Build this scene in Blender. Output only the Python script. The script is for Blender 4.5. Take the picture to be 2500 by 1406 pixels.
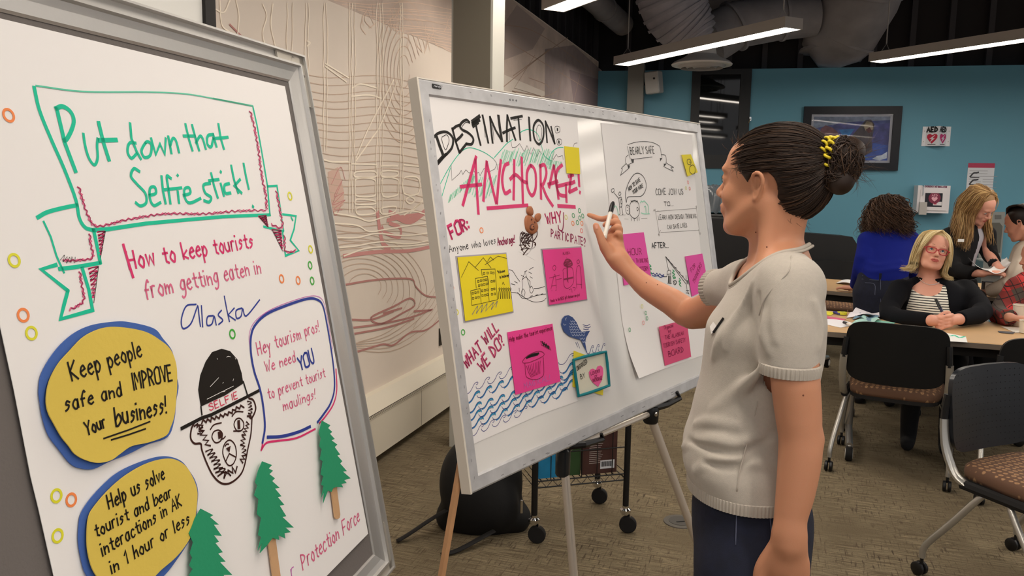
import bpy, bmesh, math, random
import numpy as np
from math import sin, cos, pi, radians, sqrt, atan2
from mathutils import Matrix, Vector
random.seed(7)
rs = np.random.RandomState(11)
for o in list(bpy.data.objects): bpy.data.objects.remove(o)
SC = bpy.context.scene; COL = SC.collection
V = lambda *a: np.array(a, float)
# ---------------------------------------------------------------- camera, world, exposure
FPX, CX, CY, CAMH = 1960.0, 1250.0, 703.0, 1.52
_p, _r = radians(7.57), radians(0.889)
CF = V(0, cos(_p), -sin(_p)); _U = V(0, sin(_p), cos(_p)); _R = V(1, 0, 0)
CR = cos(_r)*_R + sin(_r)*_U; CU = -sin(_r)*_R + cos(_r)*_U
CAM = V(0, 0, CAMH)
cd = bpy.data.cameras.new('camera'); cam = bpy.data.objects.new('camera', cd); COL.objects.link(cam)
m = Matrix.Identity(4)
for i in range(3):
    m[i][0] = CR[i]; m[i][1] = CU[i]; m[i][2] = -CF[i]; m[i][3] = CAM[i]
cam.matrix_world = m
cd.sensor_width = 36; cd.lens = FPX/2500*36; cd.clip_start = .02; cd.clip_end = 100
SC.camera = cam
w = bpy.data.worlds.new('world'); SC.world = w; w.use_nodes = True
w.node_tree.nodes['Background'].inputs[0].default_value = (.96, .94, .95, 1)
w.node_tree.nodes['Background'].inputs[1].default_value = 0.50
vs = SC.view_settings; vs.view_transform = 'Standard'; vs.look = 'None'; vs.gamma = 1; vs.use_curve_mapping = False
vs.exposure = 0.14
LAMP_STRENGTH = 21.0
# ---------------------------------------------------------------- geometry helpers
def ray(x, y): return CF + (x-CX)/FPX*CR - (y-CY)/FPX*CU
def pd(x, y, d): return CAM + ray(x, y)*d                       # photo point at a depth -> place
def onz(x, y, z):
    d = ray(x, y); return CAM + d*(z-CAMH)/d[2]
def onplane(x, y, P0, n):
    d = ray(x, y); return CAM + d*(((P0-CAM)@n)/(d@n))
def nrm(v): v = np.asarray(v, float); return v/np.linalg.norm(v)
def hdir(a): return V(sin(a), cos(a), 0)

def srgb(c):
    if isinstance(c, str): c = [int(c[i:i+2], 16)/255 for i in (0, 2, 4)]
    return tuple(((v/12.92) if v <= .04045 else ((v+.055)/1.055)**2.4) for v in c[:3])
MATS = {}
def mat(name, col='808080', rough=.6, metal=0, bump=0, bscale=200, var=0, vscale=8, spec=.5, emit=0, alpha=1, trans=0, coat=0, sheen=0, sss=0, ior=1.45):
    if name in MATS: return MATS[name]
    m = bpy.data.materials.new(name); m.use_nodes = True; MATS[name] = m
    nt = m.node_tree; b = nt.nodes['Principled BSDF']
    c = srgb(col)
    b.inputs['Base Color'].default_value = (*c, 1)
    b.inputs['Roughness'].default_value = rough; b.inputs['Metallic'].default_value = metal
    b.inputs['Specular IOR Level'].default_value = spec; b.inputs['IOR'].default_value = ior
    if coat: b.inputs['Coat Weight'].default_value = coat; b.inputs['Coat Roughness'].default_value = .08
    if sheen: b.inputs['Sheen Weight'].default_value = sheen
    if trans: b.inputs['Transmission Weight'].default_value = trans
    if sss:
        b.inputs['Subsurface Weight'].default_value = sss; b.inputs['Subsurface Scale'].default_value = .01
        b.inputs['Subsurface Radius'].default_value = (1, .35, .2)
    if emit: b.inputs['Emission Color'].default_value = (*c, 1); b.inputs['Emission Strength'].default_value = emit
    if alpha < 1: b.inputs['Alpha'].default_value = alpha
    if var or bump:
        tc = nt.nodes.new('ShaderNodeTexCoord')
        if var:
            n = nt.nodes.new('ShaderNodeTexNoise'); n.inputs['Scale'].default_value = vscale; n.inputs['Detail'].default_value = 5
            nt.links.new(tc.outputs['Object'], n.inputs['Vector'])
            r = nt.nodes.new('ShaderNodeValToRGB')
            r.color_ramp.elements[0].position = .3; r.color_ramp.elements[1].position = .7
            r.color_ramp.elements[0].color = (*[v*(1-var) for v in c], 1); r.color_ramp.elements[1].color = (*[min(1, v*(1+var)) for v in c], 1)
            nt.links.new(n.outputs['Fac'], r.inputs[0]); nt.links.new(r.outputs[0], b.inputs['Base Color'])
        if bump:
            n2 = nt.nodes.new('ShaderNodeTexNoise'); n2.inputs['Scale'].default_value = bscale; n2.inputs['Detail'].default_value = 3
            nt.links.new(tc.outputs['Object'], n2.inputs['Vector'])
            bp = nt.nodes.new('ShaderNodeBump'); bp.inputs['Strength'].default_value = bump; bp.inputs['Distance'].default_value = .002
            nt.links.new(n2.outputs['Fac'], bp.inputs['Height']); nt.links.new(bp.outputs[0], b.inputs['Normal'])
    return m

class MB:
    """collects shapes (points in whatever frame you like) for ONE mesh object"""
    def __init__(s): s.v = []; s.f = []; s.mi = []; s.cur = 0; s.M = None
    def add(s, vs, fs):
        k = len(s.v)
        for p in vs:
            p = tuple(p)
            if s.M is not None: p = tuple(s.M @ Vector(p))
            s.v.append(p)
        for f in fs: s.f.append([i+k for i in f]); s.mi.append(s.cur)
        return s
    def box(s, lo, hi, bev=0):
        (x0, y0, z0), (x1, y1, z1) = lo, hi
        return s.obox(V((x0+x1)/2, (y0+y1)/2, (z0+z1)/2), V(1,0,0), V(0,1,0), V(0,0,1), abs(x1-x0)/2, abs(y1-y0)/2, abs(z1-z0)/2, bev)
    def obox(s, c, ax, ay, az, hx, hy, hz, bev=0):
        if not bev:
            vs = [c+ax*hx*i+ay*hy*j+az*hz*k for k in (-1,1) for j in (-1,1) for i in (-1,1)]
            return s.add(vs, [(0,2,3,1),(4,5,7,6),(0,1,5,4),(2,6,7,3),(0,4,6,2),(1,3,7,5)])
        bev = min(bev, hx*.9, hy*.9, hz*.9)
        vs = []; idx = {}
        for k in (-1,1):
            for j in (-1,1):
                for i in (-1,1):
                    for a in range(3):
                        h = [hx-bev, hy-bev, hz-bev]; h[a] += bev
                        idx[(i,j,k,a)] = len(vs); vs.append(c+ax*h[0]*i+ay*h[1]*j+az*h[2]*k)
        fs = []
        def face(l): fs.append(l)
        for sgn in (-1,1):
            face([idx[(sgn,j,k,0)] for j,k in ((-1,-1),(1,-1),(1,1),(-1,1))][::sgn])
            face([idx[(i,sgn,k,1)] for i,k in ((-1,-1),(-1,1),(1,1),(1,-1))][::sgn])
            face([idx[(i,j,sgn,2)] for i,j in ((-1,-1),(1,-1),(1,1),(-1,1))][::sgn])
        for a, b in ((-1,-1),(-1,1),(1,-1),(1,1)):
            face([idx[(a,b,-1,0)], idx[(a,b,1,0)], idx[(a,b,1,1)], idx[(a,b,-1,1)]])
            face([idx[(a,-1,b,0)], idx[(a,1,b,0)], idx[(a,1,b,2)], idx[(a,-1,b,2)]])
            face([idx[(-1,a,b,1)], idx[(1,a,b,1)], idx[(1,a,b,2)], idx[(-1,a,b,2)]])
        for i in (-1,1):
            for j in (-1,1):
                for k in (-1,1): face([idx[(i,j,k,0)], idx[(i,j,k,1)], idx[(i,j,k,2)]])
        return s.add(vs, fs)
    def tube(s, pts, r, n=10, cap=True, closed=False, flat=None):
        pts = [np.asarray(p, float) for p in pts]; m = len(pts)
        if not hasattr(r, '__len__'): r = [r]*m
        T = []
        for i in range(m):
            a = pts[(i-1) % m] if (i > 0 or closed) else pts[0]; b = pts[(i+1) % m] if (i < m-1 or closed) else pts[-1]
            T.append(nrm(b-a) if np.linalg.norm(b-a) > 1e-9 else V(0,0,1))
        up = V(0,0,1) if abs(T[0][2]) < .9 else V(1,0,0)
        vs = []
        A = nrm(np.cross(T[0], up))
        for i in range(m):
            A = A-T[i]*(A@T[i]); A = nrm(A) if np.linalg.norm(A) > 1e-6 else nrm(np.cross(T[i], V(.3,.5,.8)))
            B = np.cross(T[i], A)
            for k in range(n):
                t = 2*pi*k/n
                vs.append(pts[i]+(A*cos(t)+B*sin(t)*(flat or 1))*r[i])
        fs = []
        for i in range(m if closed else m-1):
            for k in range(n):
                a = i*n+k; b = i*n+(k+1) % n; c = ((i+1) % m)*n+(k+1) % n; d = ((i+1) % m)*n+k
                fs.append((a, b, c, d))
        if cap and not closed: fs.append(list(range(n))[::-1]); fs.append([(m-1)*n+k for k in range(n)])
        return s.add(vs, fs)
    def lathe(s, prof, c=(0,0,0), n=24, axis=(0,0,1), ax=None):
        az = nrm(axis); a = nrm(np.cross(az, V(0,1,0) if abs(az[1]) < .9 else V(1,0,0))); b = np.cross(az, a); c = np.asarray(c, float)
        vs = []; fs = []
        for (r, z) in prof:
            for k in range(n):
                t = 2*pi*k/n; vs.append(c+az*z+(a*cos(t)+b*sin(t))*r)
        for i in range(len(prof)-1):
            for k in range(n): fs.append((i*n+k, i*n+(k+1) % n, (i+1)*n+(k+1) % n, (i+1)*n+k))
        if prof[0][0] > 1e-5: fs.append(list(range(n))[::-1])
        if prof[-1][0] > 1e-5: fs.append([(len(prof)-1)*n+k for k in range(n)])
        return s.add(vs, fs)
    def slab(s, poly, n, t):
        """flat outline (3d points, in order) given a thickness t along n"""
        poly = [np.asarray(p, float) for p in poly]; n = np.asarray(n, float); m = len(poly)
        return s.add(poly+[p+n*t for p in poly], [list(range(m))[::-1], [m+i for i in range(m)]]+[(i, (i+1) % m, m+(i+1) % m, m+i) for i in range(m)])
    def grid(s, fn, nu, nv):
        vs = [fn(i/nu, j/nv) for j in range(nv+1) for i in range(nu+1)]
        return s.add(vs, [(j*(nu+1)+i, j*(nu+1)+i+1, (j+1)*(nu+1)+i+1, (j+1)*(nu+1)+i) for j in range(nv) for i in range(nu)])
    def build(s, name, material, parent=None, smooth=False, origin=None):
        return mesh_obj(name, s.v, s.f, material, parent, smooth, origin, s.mi)

WLOC = {}
def wloc(o): return WLOC.get(o.name, np.zeros(3))
def mesh_obj(name, vs, fs, material, parent=None, smooth=False, origin=None, mi=None):
    vs = np.asarray(vs, float).reshape(-1, 3)
    base = wloc(parent) if parent is not None else np.zeros(3)
    if origin is None:
        lo, hi = vs.min(0), vs.max(0); origin = V((lo[0]+hi[0])/2, (lo[1]+hi[1])/2, lo[2])
    origin = np.asarray(origin, float)
    me = bpy.data.meshes.new(name)
    me.from_pydata((vs-origin).tolist(), [], [list(map(int, f)) for f in fs]) if not isinstance(fs, np.ndarray) else me.from_pydata((vs-origin).tolist(), [], fs.tolist())
    mats = material if isinstance(material, (list, tuple)) else [material]
    for mm in mats: me.materials.append(mm)
    if mi is not None and len(mats) > 1: me.polygons.foreach_set('material_index', list(mi))
    if smooth is True: me.polygons.foreach_set('use_smooth', [True]*len(me.polygons))
    me.update()
    o = bpy.data.objects.new(name, me); COL.objects.link(o)
    if parent is not None: o.parent = parent
    o.location = origin-base; WLOC[o.name] = origin
    if smooth not in (True, False): me.polygons.foreach_set('use_smooth', [True]*len(me.polygons)); me.set_sharp_from_angle(angle=radians(smooth))
    return o
def empty(name, label, cat, loc, group=None, rz=0):
    o = bpy.data.objects.new(name, None); COL.objects.link(o); o.location = loc; o.rotation_euler = (0,0,rz)
    o.empty_display_size = .05
    WLOC[o.name] = np.asarray(loc, float) if rz == 0 else np.asarray(loc, float)
    return tag(o, label, cat, group)
def tag(o, label=None, cat=None, group=None, kind=None):
    if label: o['label'] = label
    if cat: o['category'] = cat
    if group: o['group'] = group
    if kind: o['kind'] = kind
    return o
def local_empty(name, label, cat, loc, group=None, rz=0):
    """Empty whose parts are built in its own frame"""
    o = empty(name, label, cat, loc, group, rz); WLOC[o.name] = np.zeros(3); return o
def dup(root, loc, rz, label=None, group=None):
    def cp(o, par):
        c = o.copy(); COL.objects.link(c)
        if par is not None: c.parent = par
        for ch in list(o.children): cp(ch, c)
        return c
    r = cp(root, None); r.location = loc; r.rotation_euler = (0,0,rz)
    if label: r['label'] = label
    if group: r['group'] = group
    return r
def struct(o): o['kind'] = 'structure'; return o

def smooth_path(p, n=5, closed=False):
    p = np.asarray(p, float)
    if len(p) < 3: return p
    if closed: q = np.vstack([p[-1], p, p[0], p[1]])
    else: q = np.vstack([2*p[0]-p[1], p, 2*p[-1]-p[-2]])
    out = []
    for i in range(1, len(q)-2):
        for k in range(n):
            t = k/n; a, b, c, d = q[i-1], q[i], q[i+1], q[i+2]
            out.append(.5*((2*b)+(-a+c)*t+(2*a-5*b+4*c-d)*t*t+(-a+3*b-3*c+d)*t**3))
    if not closed: out.append(q[-2])
    return np.array(out)

# ---------------------------------------------------------------- a flat face that can carry paper and ink
class Face:
    def __init__(s, P0, h, u):
        s.P0 = np.asarray(P0, float); s.h = nrm(h); s.u = nrm(u); s.n = np.cross(s.h, s.u); s.wk = 1.0
    def uv(s, x, y):
        p = onplane(x, y, s.P0, s.n)-s.P0; return np.array([p@s.h, p@s.u])
    def P(s, a, b, off=0): return s.P0+s.h*a+s.u*b+s.n*off
    def depth(s, x, y): return (onplane(x, y, s.P0, s.n)-CAM)@CF
    def poly(s, pts, off=0): return [s.P(*s.uv(x, y), off) for x, y in pts]
    def sheet(s, name, pts, m, parent=None, off=.001, t=.0006, smooth=False):
        if smooth: pts = smooth_path(pts, 5, True)
        return MB().slab(s.poly(pts, off-t), s.n, t).build(name, m, parent)
    def ink(s, name, strokes, m, parent=None, wpx=4, off=.0022, closed=False, t=.00015):
        """strokes: list of pixel paths or one string 'x,y x,y; ~x,y ...' (~ = drawn smooth)"""
        mb = MB(); s.ink_into(mb, parse(strokes), wpx, off); return mb.build(name, m, parent)
    def ink_into(s, mb, strokes, wpx, off):
        for st in strokes:
            q = np.array([s.uv(*p[:2]) for p in st]); d = s.depth(*st[0][:2]); s.ribbon(mb, q, wpx*d/FPX, off)
    def ribbon(s, mb, q, w, off):
        w = w*s.wk
        if len(q) == 1: q = np.vstack([q[0]+[-w*.3, 0], q[0]+[w*.3, 0]])
        keep = [0]
        for i in range(1, len(q)):
            if np.hypot(*(q[i]-q[keep[-1]])) > 2e-4: keep.append(i)
        q = q[keep]
        if len(q) < 2: q = np.vstack([q[0]+[-w*.3, 0], q[0]+[w*.3, 0]])
        d = np.diff(q, axis=0); d /= np.hypot(d[:,0], d[:,1])[:,None]
        q = q.copy(); q[0] -= d[0]*w*.3; q[-1] += d[-1]*w*.3
        nn = np.stack([-d[:,1], d[:,0]], 1)
        L = []; 
        for i in range(len(q)):
            if i == 0: b = nn[0]
            elif i == len(q)-1: b = nn[-1]
            else:
                b = nn[i-1]+nn[i]; l = np.hypot(*b)
                b = nn[i] if l < .5 else b/l*min(1.6, 2/l)
            L.append(b)
        L = np.array(L)*w/2
        vs = [s.P(*(q[i]+L[i]), off) for i in range(len(q))]+[s.P(*(q[i]-L[i]), off) for i in range(len(q))]
        n = len(q)
        mb.add(vs, [(i+n, i+1+n, i+1, i) for i in range(n-1)])
    def ring(s, x, y, r, w, m, parent, off=.0022, label=None):
        """little round sticker; r is its outer radius in metres"""
        c = s.uv(x, y); vs = []; n = 20
        for rr, o in ((r, off-.0002), (r, off), (r-w, off), (r-w, off-.0002)):
            vs += [s.P(c[0]+rr*cos(2*pi*k/n), c[1]+rr*sin(2*pi*k/n), o) for k in range(n)]
        fs = [(i*n+k, i*n+(k+1) % n, (i+1)*n+(k+1) % n, (i+1)*n+k) for i in range(3) for k in range(n)]
        o = mesh_obj('ring_sticker', vs, fs, m, parent)
        if label: o['label'] = label
        return o
    def text(s, name, string, p0, p1, hpx, m, parent=None, wpx=3, off=.0022, slant=0, jit=.06, fill=.0, into=None, up=None, bold=1):
        mb = into or MB()
        a = s.uv(*p0); b = s.uv(*p1); L = np.hypot(*(b-a)); e = (b-a)/L; f = np.array([-e[1], e[0]])
        h = hpx*s.depth(*p0)/FPX; w = wpx*s.depth(*p0)/FPX
        adv = []
        for ch in string: adv.append(GLW.get(ch, .62)+.16)
        tot = sum(adv)-.16; k = L/tot; x = 0
        for ch, ad in zip(string, adv):
            if ch != ' ':
                jr = rs.uniform(-jit, jit); jy = rs.uniform(-jit, jit)*.6; js = 1+rs.uniform(-jit, jit)
                for st in glyph(ch):
                    q = np.array([[(px+py*slant*h/k*0)+x, py] for px, py in st])
                    X = q[:,0]*k+q[:,1]*h*(slant+jr*.6); Y = (q[:,1]*js+jy)*h
                    P = a+X[:,None]*e+Y[:,None]*f
                    for bb in range(bold):
                        s.ribbon(mb, P+(bb*w*.7)*np.array([1, .2]), w, off+bb*.00004)
            x += ad
        if into is None: return mb.build(name, m, parent)

def parse(st):
    if not isinstance(st, str): return st
    out = []
    for seg in st.split(';'):
        seg = seg.strip()
        if not seg: continue
        sm = seg[0] == '~'; cl = seg[0] == '@'
        if sm or cl: seg = seg[1:]
        p = np.array([[float(v) for v in q.split(',')] for q in seg.split()])
        if cl: p = smooth_path(p, 5, True); p = np.vstack([p, p[:1]])
        elif sm: p = smooth_path(p, 5)
        out.append(p)
    return out

# single stroke alphabet. two characters per point: x in tenths, y in tenths (A=1.0, B=1.1, a..d below the line)
YM = {**{str(i): i/10 for i in range(10)}, 'A': 1., 'B': 1.1, 'a': -.1, 'b': -.2, 'c': -.3, 'd': -.4}
GL = {
'A':'00 3A 60;14 54','B':'00 0A;~0A 39 47 35 05;~05 45 53 40 00','C':'~58 3A 17 04 11 30 51','D':'00 0A;~0A 38 55 42 00','E':'00 0A 5A;05 45;00 50','F':'00 0A 5A;05 45',
'G':'~58 3A 17 04 11 30 51 54;54 34','H':'00 0A;50 5A;05 55','I':'20 2A;','J':'~4A 43 30 10 02','K':'00 0A;5A 05 50','L':'0A 00 50','M':'00 0A 34 6A 60','N':'00 0A 50 5A',
'O':'~3A 08 05 01 30 61 65 69 3A','P':'00 0A;~0A 39 57 35 04','Q':'~3A 08 04 10 40 64 68 3A;43 70','R':'00 0A;~0A 39 57 35 05;25 50','S':'~58 3A 08 26 54 51 20 02','T':'30 3A;0A 6A','U':'~0A 03 20 40 53 5A',
'V':'0A 30 6A','W':'0A 20 37 50 7A','X':'0A 50;5A 00','Y':'0A 35 6A;35 30','Z':'0A 5A 00 50',
'a':'~45 26 03 10 30 45;46 40','b':'0A 00;~03 36 53 20 00','c':'~45 26 03 10 30 41','d':'~44 26 03 10 30 44;4A 40','e':'03 44;~44 36 15 02 20 41','f':'~49 3A 16 10;05 35','g':'~45 26 03 11 31 45;~46 40 3c 1d 0c','h':'0A 00;~03 25 35 40',
'i':'06 00;09','j':'~26 20 1c 0d;29','k':'0A 00;45 02 40','l':'0A 00','m':'06 00;~03 25 33 30;~33 55 63 60','n':'06 00;~03 25 44 40','o':'~26 03 11 30 44 26','p':'06 0d;~03 26 43 20 01','q':'~45 26 03 11 31 45;46 4d','r':'06 00;~03 16 36',
's':'~45 26 14 33 21 00','t':'29 21 40;06 46','u':'~06 02 20 42 46;46 40','v':'06 20 46','w':'06 10 35 50 66','x':'06 40;46 00','y':'06 22;~46 22 1d 0d','z':'06 46 00 40',
'0':'~3A 07 03 20 43 47 3A','1':'07 2A 20','2':'~08 3A 47 00;00 50','3':'~0A 49 25 42 00','8':'~3A 17 35 52 20 02 25 47 3A','!':'1A 04;00','?':'~07 2A 47 24 23;20','.':'00',',':'01 0b',':':'05;01','"':'0A 07;2A 27','-':'05 35','/':'00 4A',"'":'0A 07','&':'50 08 3A 38 02 20 54','4':'30 3A 04 54','6':'~39 14 01 40 54 05','>':'08 55 02'}
GLW = {' ': .35, 'I': .3, 'l': .12, 'i': .12, 'j': .25, 'm': .7, 'M': .7, 'W': .75, 'w': .7, 't': .42, 'r': .4, 'f': .4, '!': .2, '.': .12, ',': .12, ':': .12, 'O': .65, 'A': .65, 'a': .5, 'c': .45, 'e': .46, 'n': .5, 'o': .46, 's': .45, 'u': .5, 'h': .45, 'k': .45, 'd': .45, 'p': .45, 'b': .5, 'g': .48, 'y': .46, 'x': .45, 'z': .45, 'v': .45, "'": .1, '"': .25, '-': .4, '1': .25}
_gc = {}
def glyph(ch):
    if ch in _gc: return _gc[ch]
    out = []
    for seg in GL.get(ch, '00').split(';'):
        seg = seg.strip()
        if not seg: continue
        sm = seg[0] == '~'; seg = seg.lstrip('~')
        p = np.array([[int(q[0])/10, YM[q[1]]] for q in seg.split()])
        if sm: p = smooth_path(p, 4)
        out.append(p)
    _gc[ch] = out; return out
# ---------------------------------------------------------------- sculpting: smooth blends of round shapes, turned into one skin
class SDF:
    def __init__(s): s.p = []
    def _a(s, fn, lo, hi, k, op): s.p.append((fn, np.asarray(lo, float), np.asarray(hi, float), k, op)); return s
    def cap(s, a, b, r1, r2=None, k=.02, op='u', sq=None):
        a = np.asarray(a, float); b = np.asarray(b, float); r2 = r1 if r2 is None else r2; R = max(r1, r2)
        ba = b-a; L2 = ba@ba+1e-12
        if sq is None:
            def fn(P):
                pa = P-a; h = np.clip(pa@ba/L2, 0, 1); return np.sqrt(((pa-h[...,None]*ba)**2).sum(-1))-(r1+(r2-r1)*h)
        else:                       # sq=(axis, factor): squash the section along an axis
            ax, f = nrm(sq[0]), sq[1]
            def fn(P):
                pa = P-a; h = np.clip(pa@ba/L2, 0, 1); q = pa-h[...,None]*ba; c = q@ax; q = q+(c*(1/f-1))[...,None]*ax
                return (np.sqrt((q**2).sum(-1))-(r1+(r2-r1)*h))*min(1, f)
        return s._a(fn, np.minimum(a, b)-R, np.maximum(a, b)+R, k, op)
    def chain(s, pts, rad, k=.02, op='u', sq=None):
        if sq is not None:
            for i in range(len(pts)-1): s.cap(pts[i], pts[i+1], rad[i], rad[i+1], k, op, sq)
            return s
        q = np.c_[np.array(pts, float), np.array(rad, float)]
        if len(q) > 2: q = smooth_path(q, 3)
        A, B = q[:-1], q[1:]; R = q[:,3].max()
        def fn(P):
            d = None; sel = range(len(A))
            if P.ndim == 4:
                c = (P[0,0,0]+P[-1,-1,-1])/2; hd = np.linalg.norm(P[-1,-1,-1]-P[0,0,0])/2; sel = []
                for i in range(len(A)):
                    ba = B[i,:3]-A[i,:3]; h = np.clip((c-A[i,:3])@ba/(ba@ba+1e-12), 0, 1)
                    if np.linalg.norm(c-A[i,:3]-h*ba) < hd+R+.05: sel.append(i)
                if not sel: return np.full(P.shape[:-1], .05)
            for i in sel:
                a, b = A[i], B[i]
                ba = b[:3]-a[:3]; pa = P-a[:3]; h = np.clip(pa@ba/(ba@ba+1e-12), 0, 1); pa = pa-h[...,None]*ba
                e = np.sqrt(np.einsum('...i,...i', pa, pa))-(a[3]+(b[3]-a[3])*h); d = e if d is None else np.minimum(d, e)
            return d
        return s._a(fn, q[:,:3].min(0)-R, q[:,:3].max(0)+R, k, op)
    def cut_chain(s, pts, rad, p0, n, k=.02):
        s.chain(pts, rad, k); fn, l, h, k_, op = s.p.pop(); p0 = np.asarray(p0, float); n = nrm(n)
        return s._a(lambda P: np.maximum(fn(P), (P-p0)@n), l, h, k, op)
    def ell(s, c, r, k=.02, op='u', M=None):
        c = np.asarray(c, float); r = np.asarray(r, float)*np.ones(3); M = np.eye(3) if M is None else np.asarray(M, float)
        def fn(P):
            q = (P-c)@M.T                    # rows of M are the local axes
            k0 = np.sqrt(((q/r)**2).sum(-1)); k1 = np.sqrt(((q/r**2)**2).sum(-1))+1e-9; return k0*(k0-1)/k1
        e = np.sqrt(((M*r[:,None])**2).sum(0)); return s._a(fn, c-e, c+e, k, op)
    def loft(s, secs, f, k=.02, op='u', ctr=None, p=2.0):
        """sections (z, cx, cy, a, b): half depth a along f (horizontal), half width b across; blended in z"""
        secs = np.array(sorted(secs), float); f = nrm(f); g = V(-f[1], f[0], 0)
        zs = np.linspace(secs[0,0], secs[-1,0], 80)
        tab = np.array([smooth_interp(zs, secs[:,0], secs[:,i]) for i in range(1, 5)]).T
        def fn(P):
            z = P[...,2]; zi = np.clip(z, zs[0], zs[-1]); T = [np.interp(zi, zs, tab[:,i]) for i in range(4)]
            x = (P[...,0]-T[0]); y = (P[...,1]-T[1]); u = np.abs(x*f[0]+y*f[1])/T[2]; v = np.abs(x*g[0]+y*g[1])/T[3]
            d = ((u**p+v**p)**(1/p)-1)*np.minimum(T[2], T[3])*.95; dz = np.maximum(zs[0]-z, z-zs[-1])
            return np.where(dz > 0, np.sqrt(np.maximum(d, 0)**2+dz**2), np.maximum(d, dz))
        R = max(secs[:,3].max(), secs[:,4].max()); return s._a(fn, V(secs[:,1].min()-R, secs[:,2].min()-R, zs[0]), V(secs[:,1].max()+R, secs[:,2].max()+R, zs[-1]), k, op)
    def plane(s, p0, n, op='i', k=.001):       # keep the side the normal points away from
        p0 = np.asarray(p0, float); n = nrm(n)
        return s._a(lambda P: (P-p0)@n, V(-99,-99,-99), V(99,99,99), k, op)
    def ev(s, P, lo=None, hi=None):
        d = np.full(P.shape[:-1], 1.0)
        for fn, l, h, k, op in s.p:
            if lo is not None and (np.any(l-k-.03 > hi) or np.any(h+k+.03 < lo)): continue
            e = fn(P)
            if op == 'u': t = np.clip(.5+.5*(d-e)/k, 0, 1); d = d*(1-t)+e*t-k*t*(1-t)
            elif op == 's': t = np.clip(.5-.5*(d+e)/k, 0, 1); d = d*(1-t)-e*t+k*t*(1-t)
            elif op == 'i': d = np.maximum(d, e)
            elif op == 'shell': d = np.maximum(d, -(d+k))
            elif op == 'add': d = d+e
        return d
    def bounds(s):
        u = [(l, h) for fn, l, h, k, op in s.p if op == 'u']; return np.min([a for a, b in u], 0)-.01, np.max([b for a, b in u], 0)+.01
    def polygonize(s, res, fn=None):
        lo, hi = s.bounds(); N = 24; nb = np.ceil((hi-lo)/(res*N)).astype(int)
        f = fn or s.ev; Vs = []; Qs = []; base = 0; KEY = []
        nt = nb*N+4
        for bi in range(nb[0]):
            for bj in range(nb[1]):
                for bk in range(nb[2]):
                    o = np.array([bi, bj, bk])*N; bl = lo+o*res-res; bh = bl+(N+3)*res
                    if not any(op == 'u' and np.all(l-k-res*2 < bh) and np.all(h+k+res*2 > bl) for _, l, h, k, op in s.p): continue
                    ax = [bl[i]+res*np.arange(N+3) for i in range(3)]
                    cen = np.array([(bl+bh)/2]); 
                    P = np.stack(np.meshgrid(*ax, indexing='ij'), -1)
                    c4 = f(P[::4, ::4, ::4], bl, bh)
                    if c4.min() > res*9 or c4.max() < -res*9: continue
                    D = f(P, bl, bh); S = D < 0
                    if S.all() or not S.any(): continue
                    # cells with a sign change
                    c = S[:-1,:-1,:-1].astype(int)
                    tot = sum(S[i:N+2+i, j:N+2+j, k_:N+2+k_].astype(int) for i in (0,1) for j in (0,1) for k_ in (0,1))
                    act = (tot > 0) & (tot < 8); idx = np.argwhere(act)
                    if not len(idx): continue
                    acc = np.zeros((len(idx), 3)); cnt = np.zeros(len(idx)); I, J, Kk = idx.T
                    for (a, b) in EDG:
                        da = D[I+a[0], J+a[1], Kk+a[2]]; db = D[I+b[0], J+b[1], Kk+b[2]]; m = (da < 0) != (db < 0); t = np.where(m, da/(da-db+1e-20), 0)
                        q = np.array(a)+(np.array(b)-np.array(a))*t[:,None]; acc += q*m[:,None]; cnt += m
                    vid = -np.ones((N+2,)*3, int); vid[I, J, Kk] = base+np.arange(len(idx))
                    Vs.append(bl+(idx+acc/cnt[:,None])*res); g = idx+o; KEY.append((g[:,0]*nt[1]*1+g[:,1])*nt[2]*1+g[:,2]); base += len(idx)
                    # faces: for every interior grid edge that changes sign (edge owned by block)
                    for ax_ in range(3):
                        o1, o2 = (ax_+1) % 3, (ax_+2) % 3; e = np.zeros(3, int); e[ax_] = 1
                        sl0 = [slice(1, N+1)]*3; sl1 = [slice(1+e[i], N+1+e[i]) for i in range(3)]
                        A, B = S[tuple(sl0)], S[tuple(sl1)]; ed = np.argwhere(A != B)
                        if not len(ed): continue
                        fl = A[tuple(ed.T)]; ed = ed+1; d1 = np.zeros(3, int); d1[o1] = 1; d2 = np.zeros(3, int); d2[o2] = 1
                        q = [vid[tuple((ed-d).T)] for d in (d1*0, d1, d1+d2, d2)]; Q = np.stack(q, 1); Q[~fl] = Q[~fl][:, ::-1]; Qs.append(Q[:, ::-1])
        Vs = np.vstack(Vs); Qs = np.vstack(Qs); KEY = np.concatenate(KEY)
        _, first, inv = np.unique(KEY, return_index=True, return_inverse=True)
        return Vs[first], inv[Qs]
EDG = [((0,0,0),(1,0,0)),((0,1,0),(1,1,0)),((0,0,1),(1,0,1)),((0,1,1),(1,1,1)),((0,0,0),(0,1,0)),((1,0,0),(1,1,0)),((0,0,1),(0,1,1)),((1,0,1),(1,1,1)),((0,0,0),(0,0,1)),((1,0,0),(1,0,1)),((0,1,0),(0,1,1)),((1,1,0),(1,1,1))]
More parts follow.
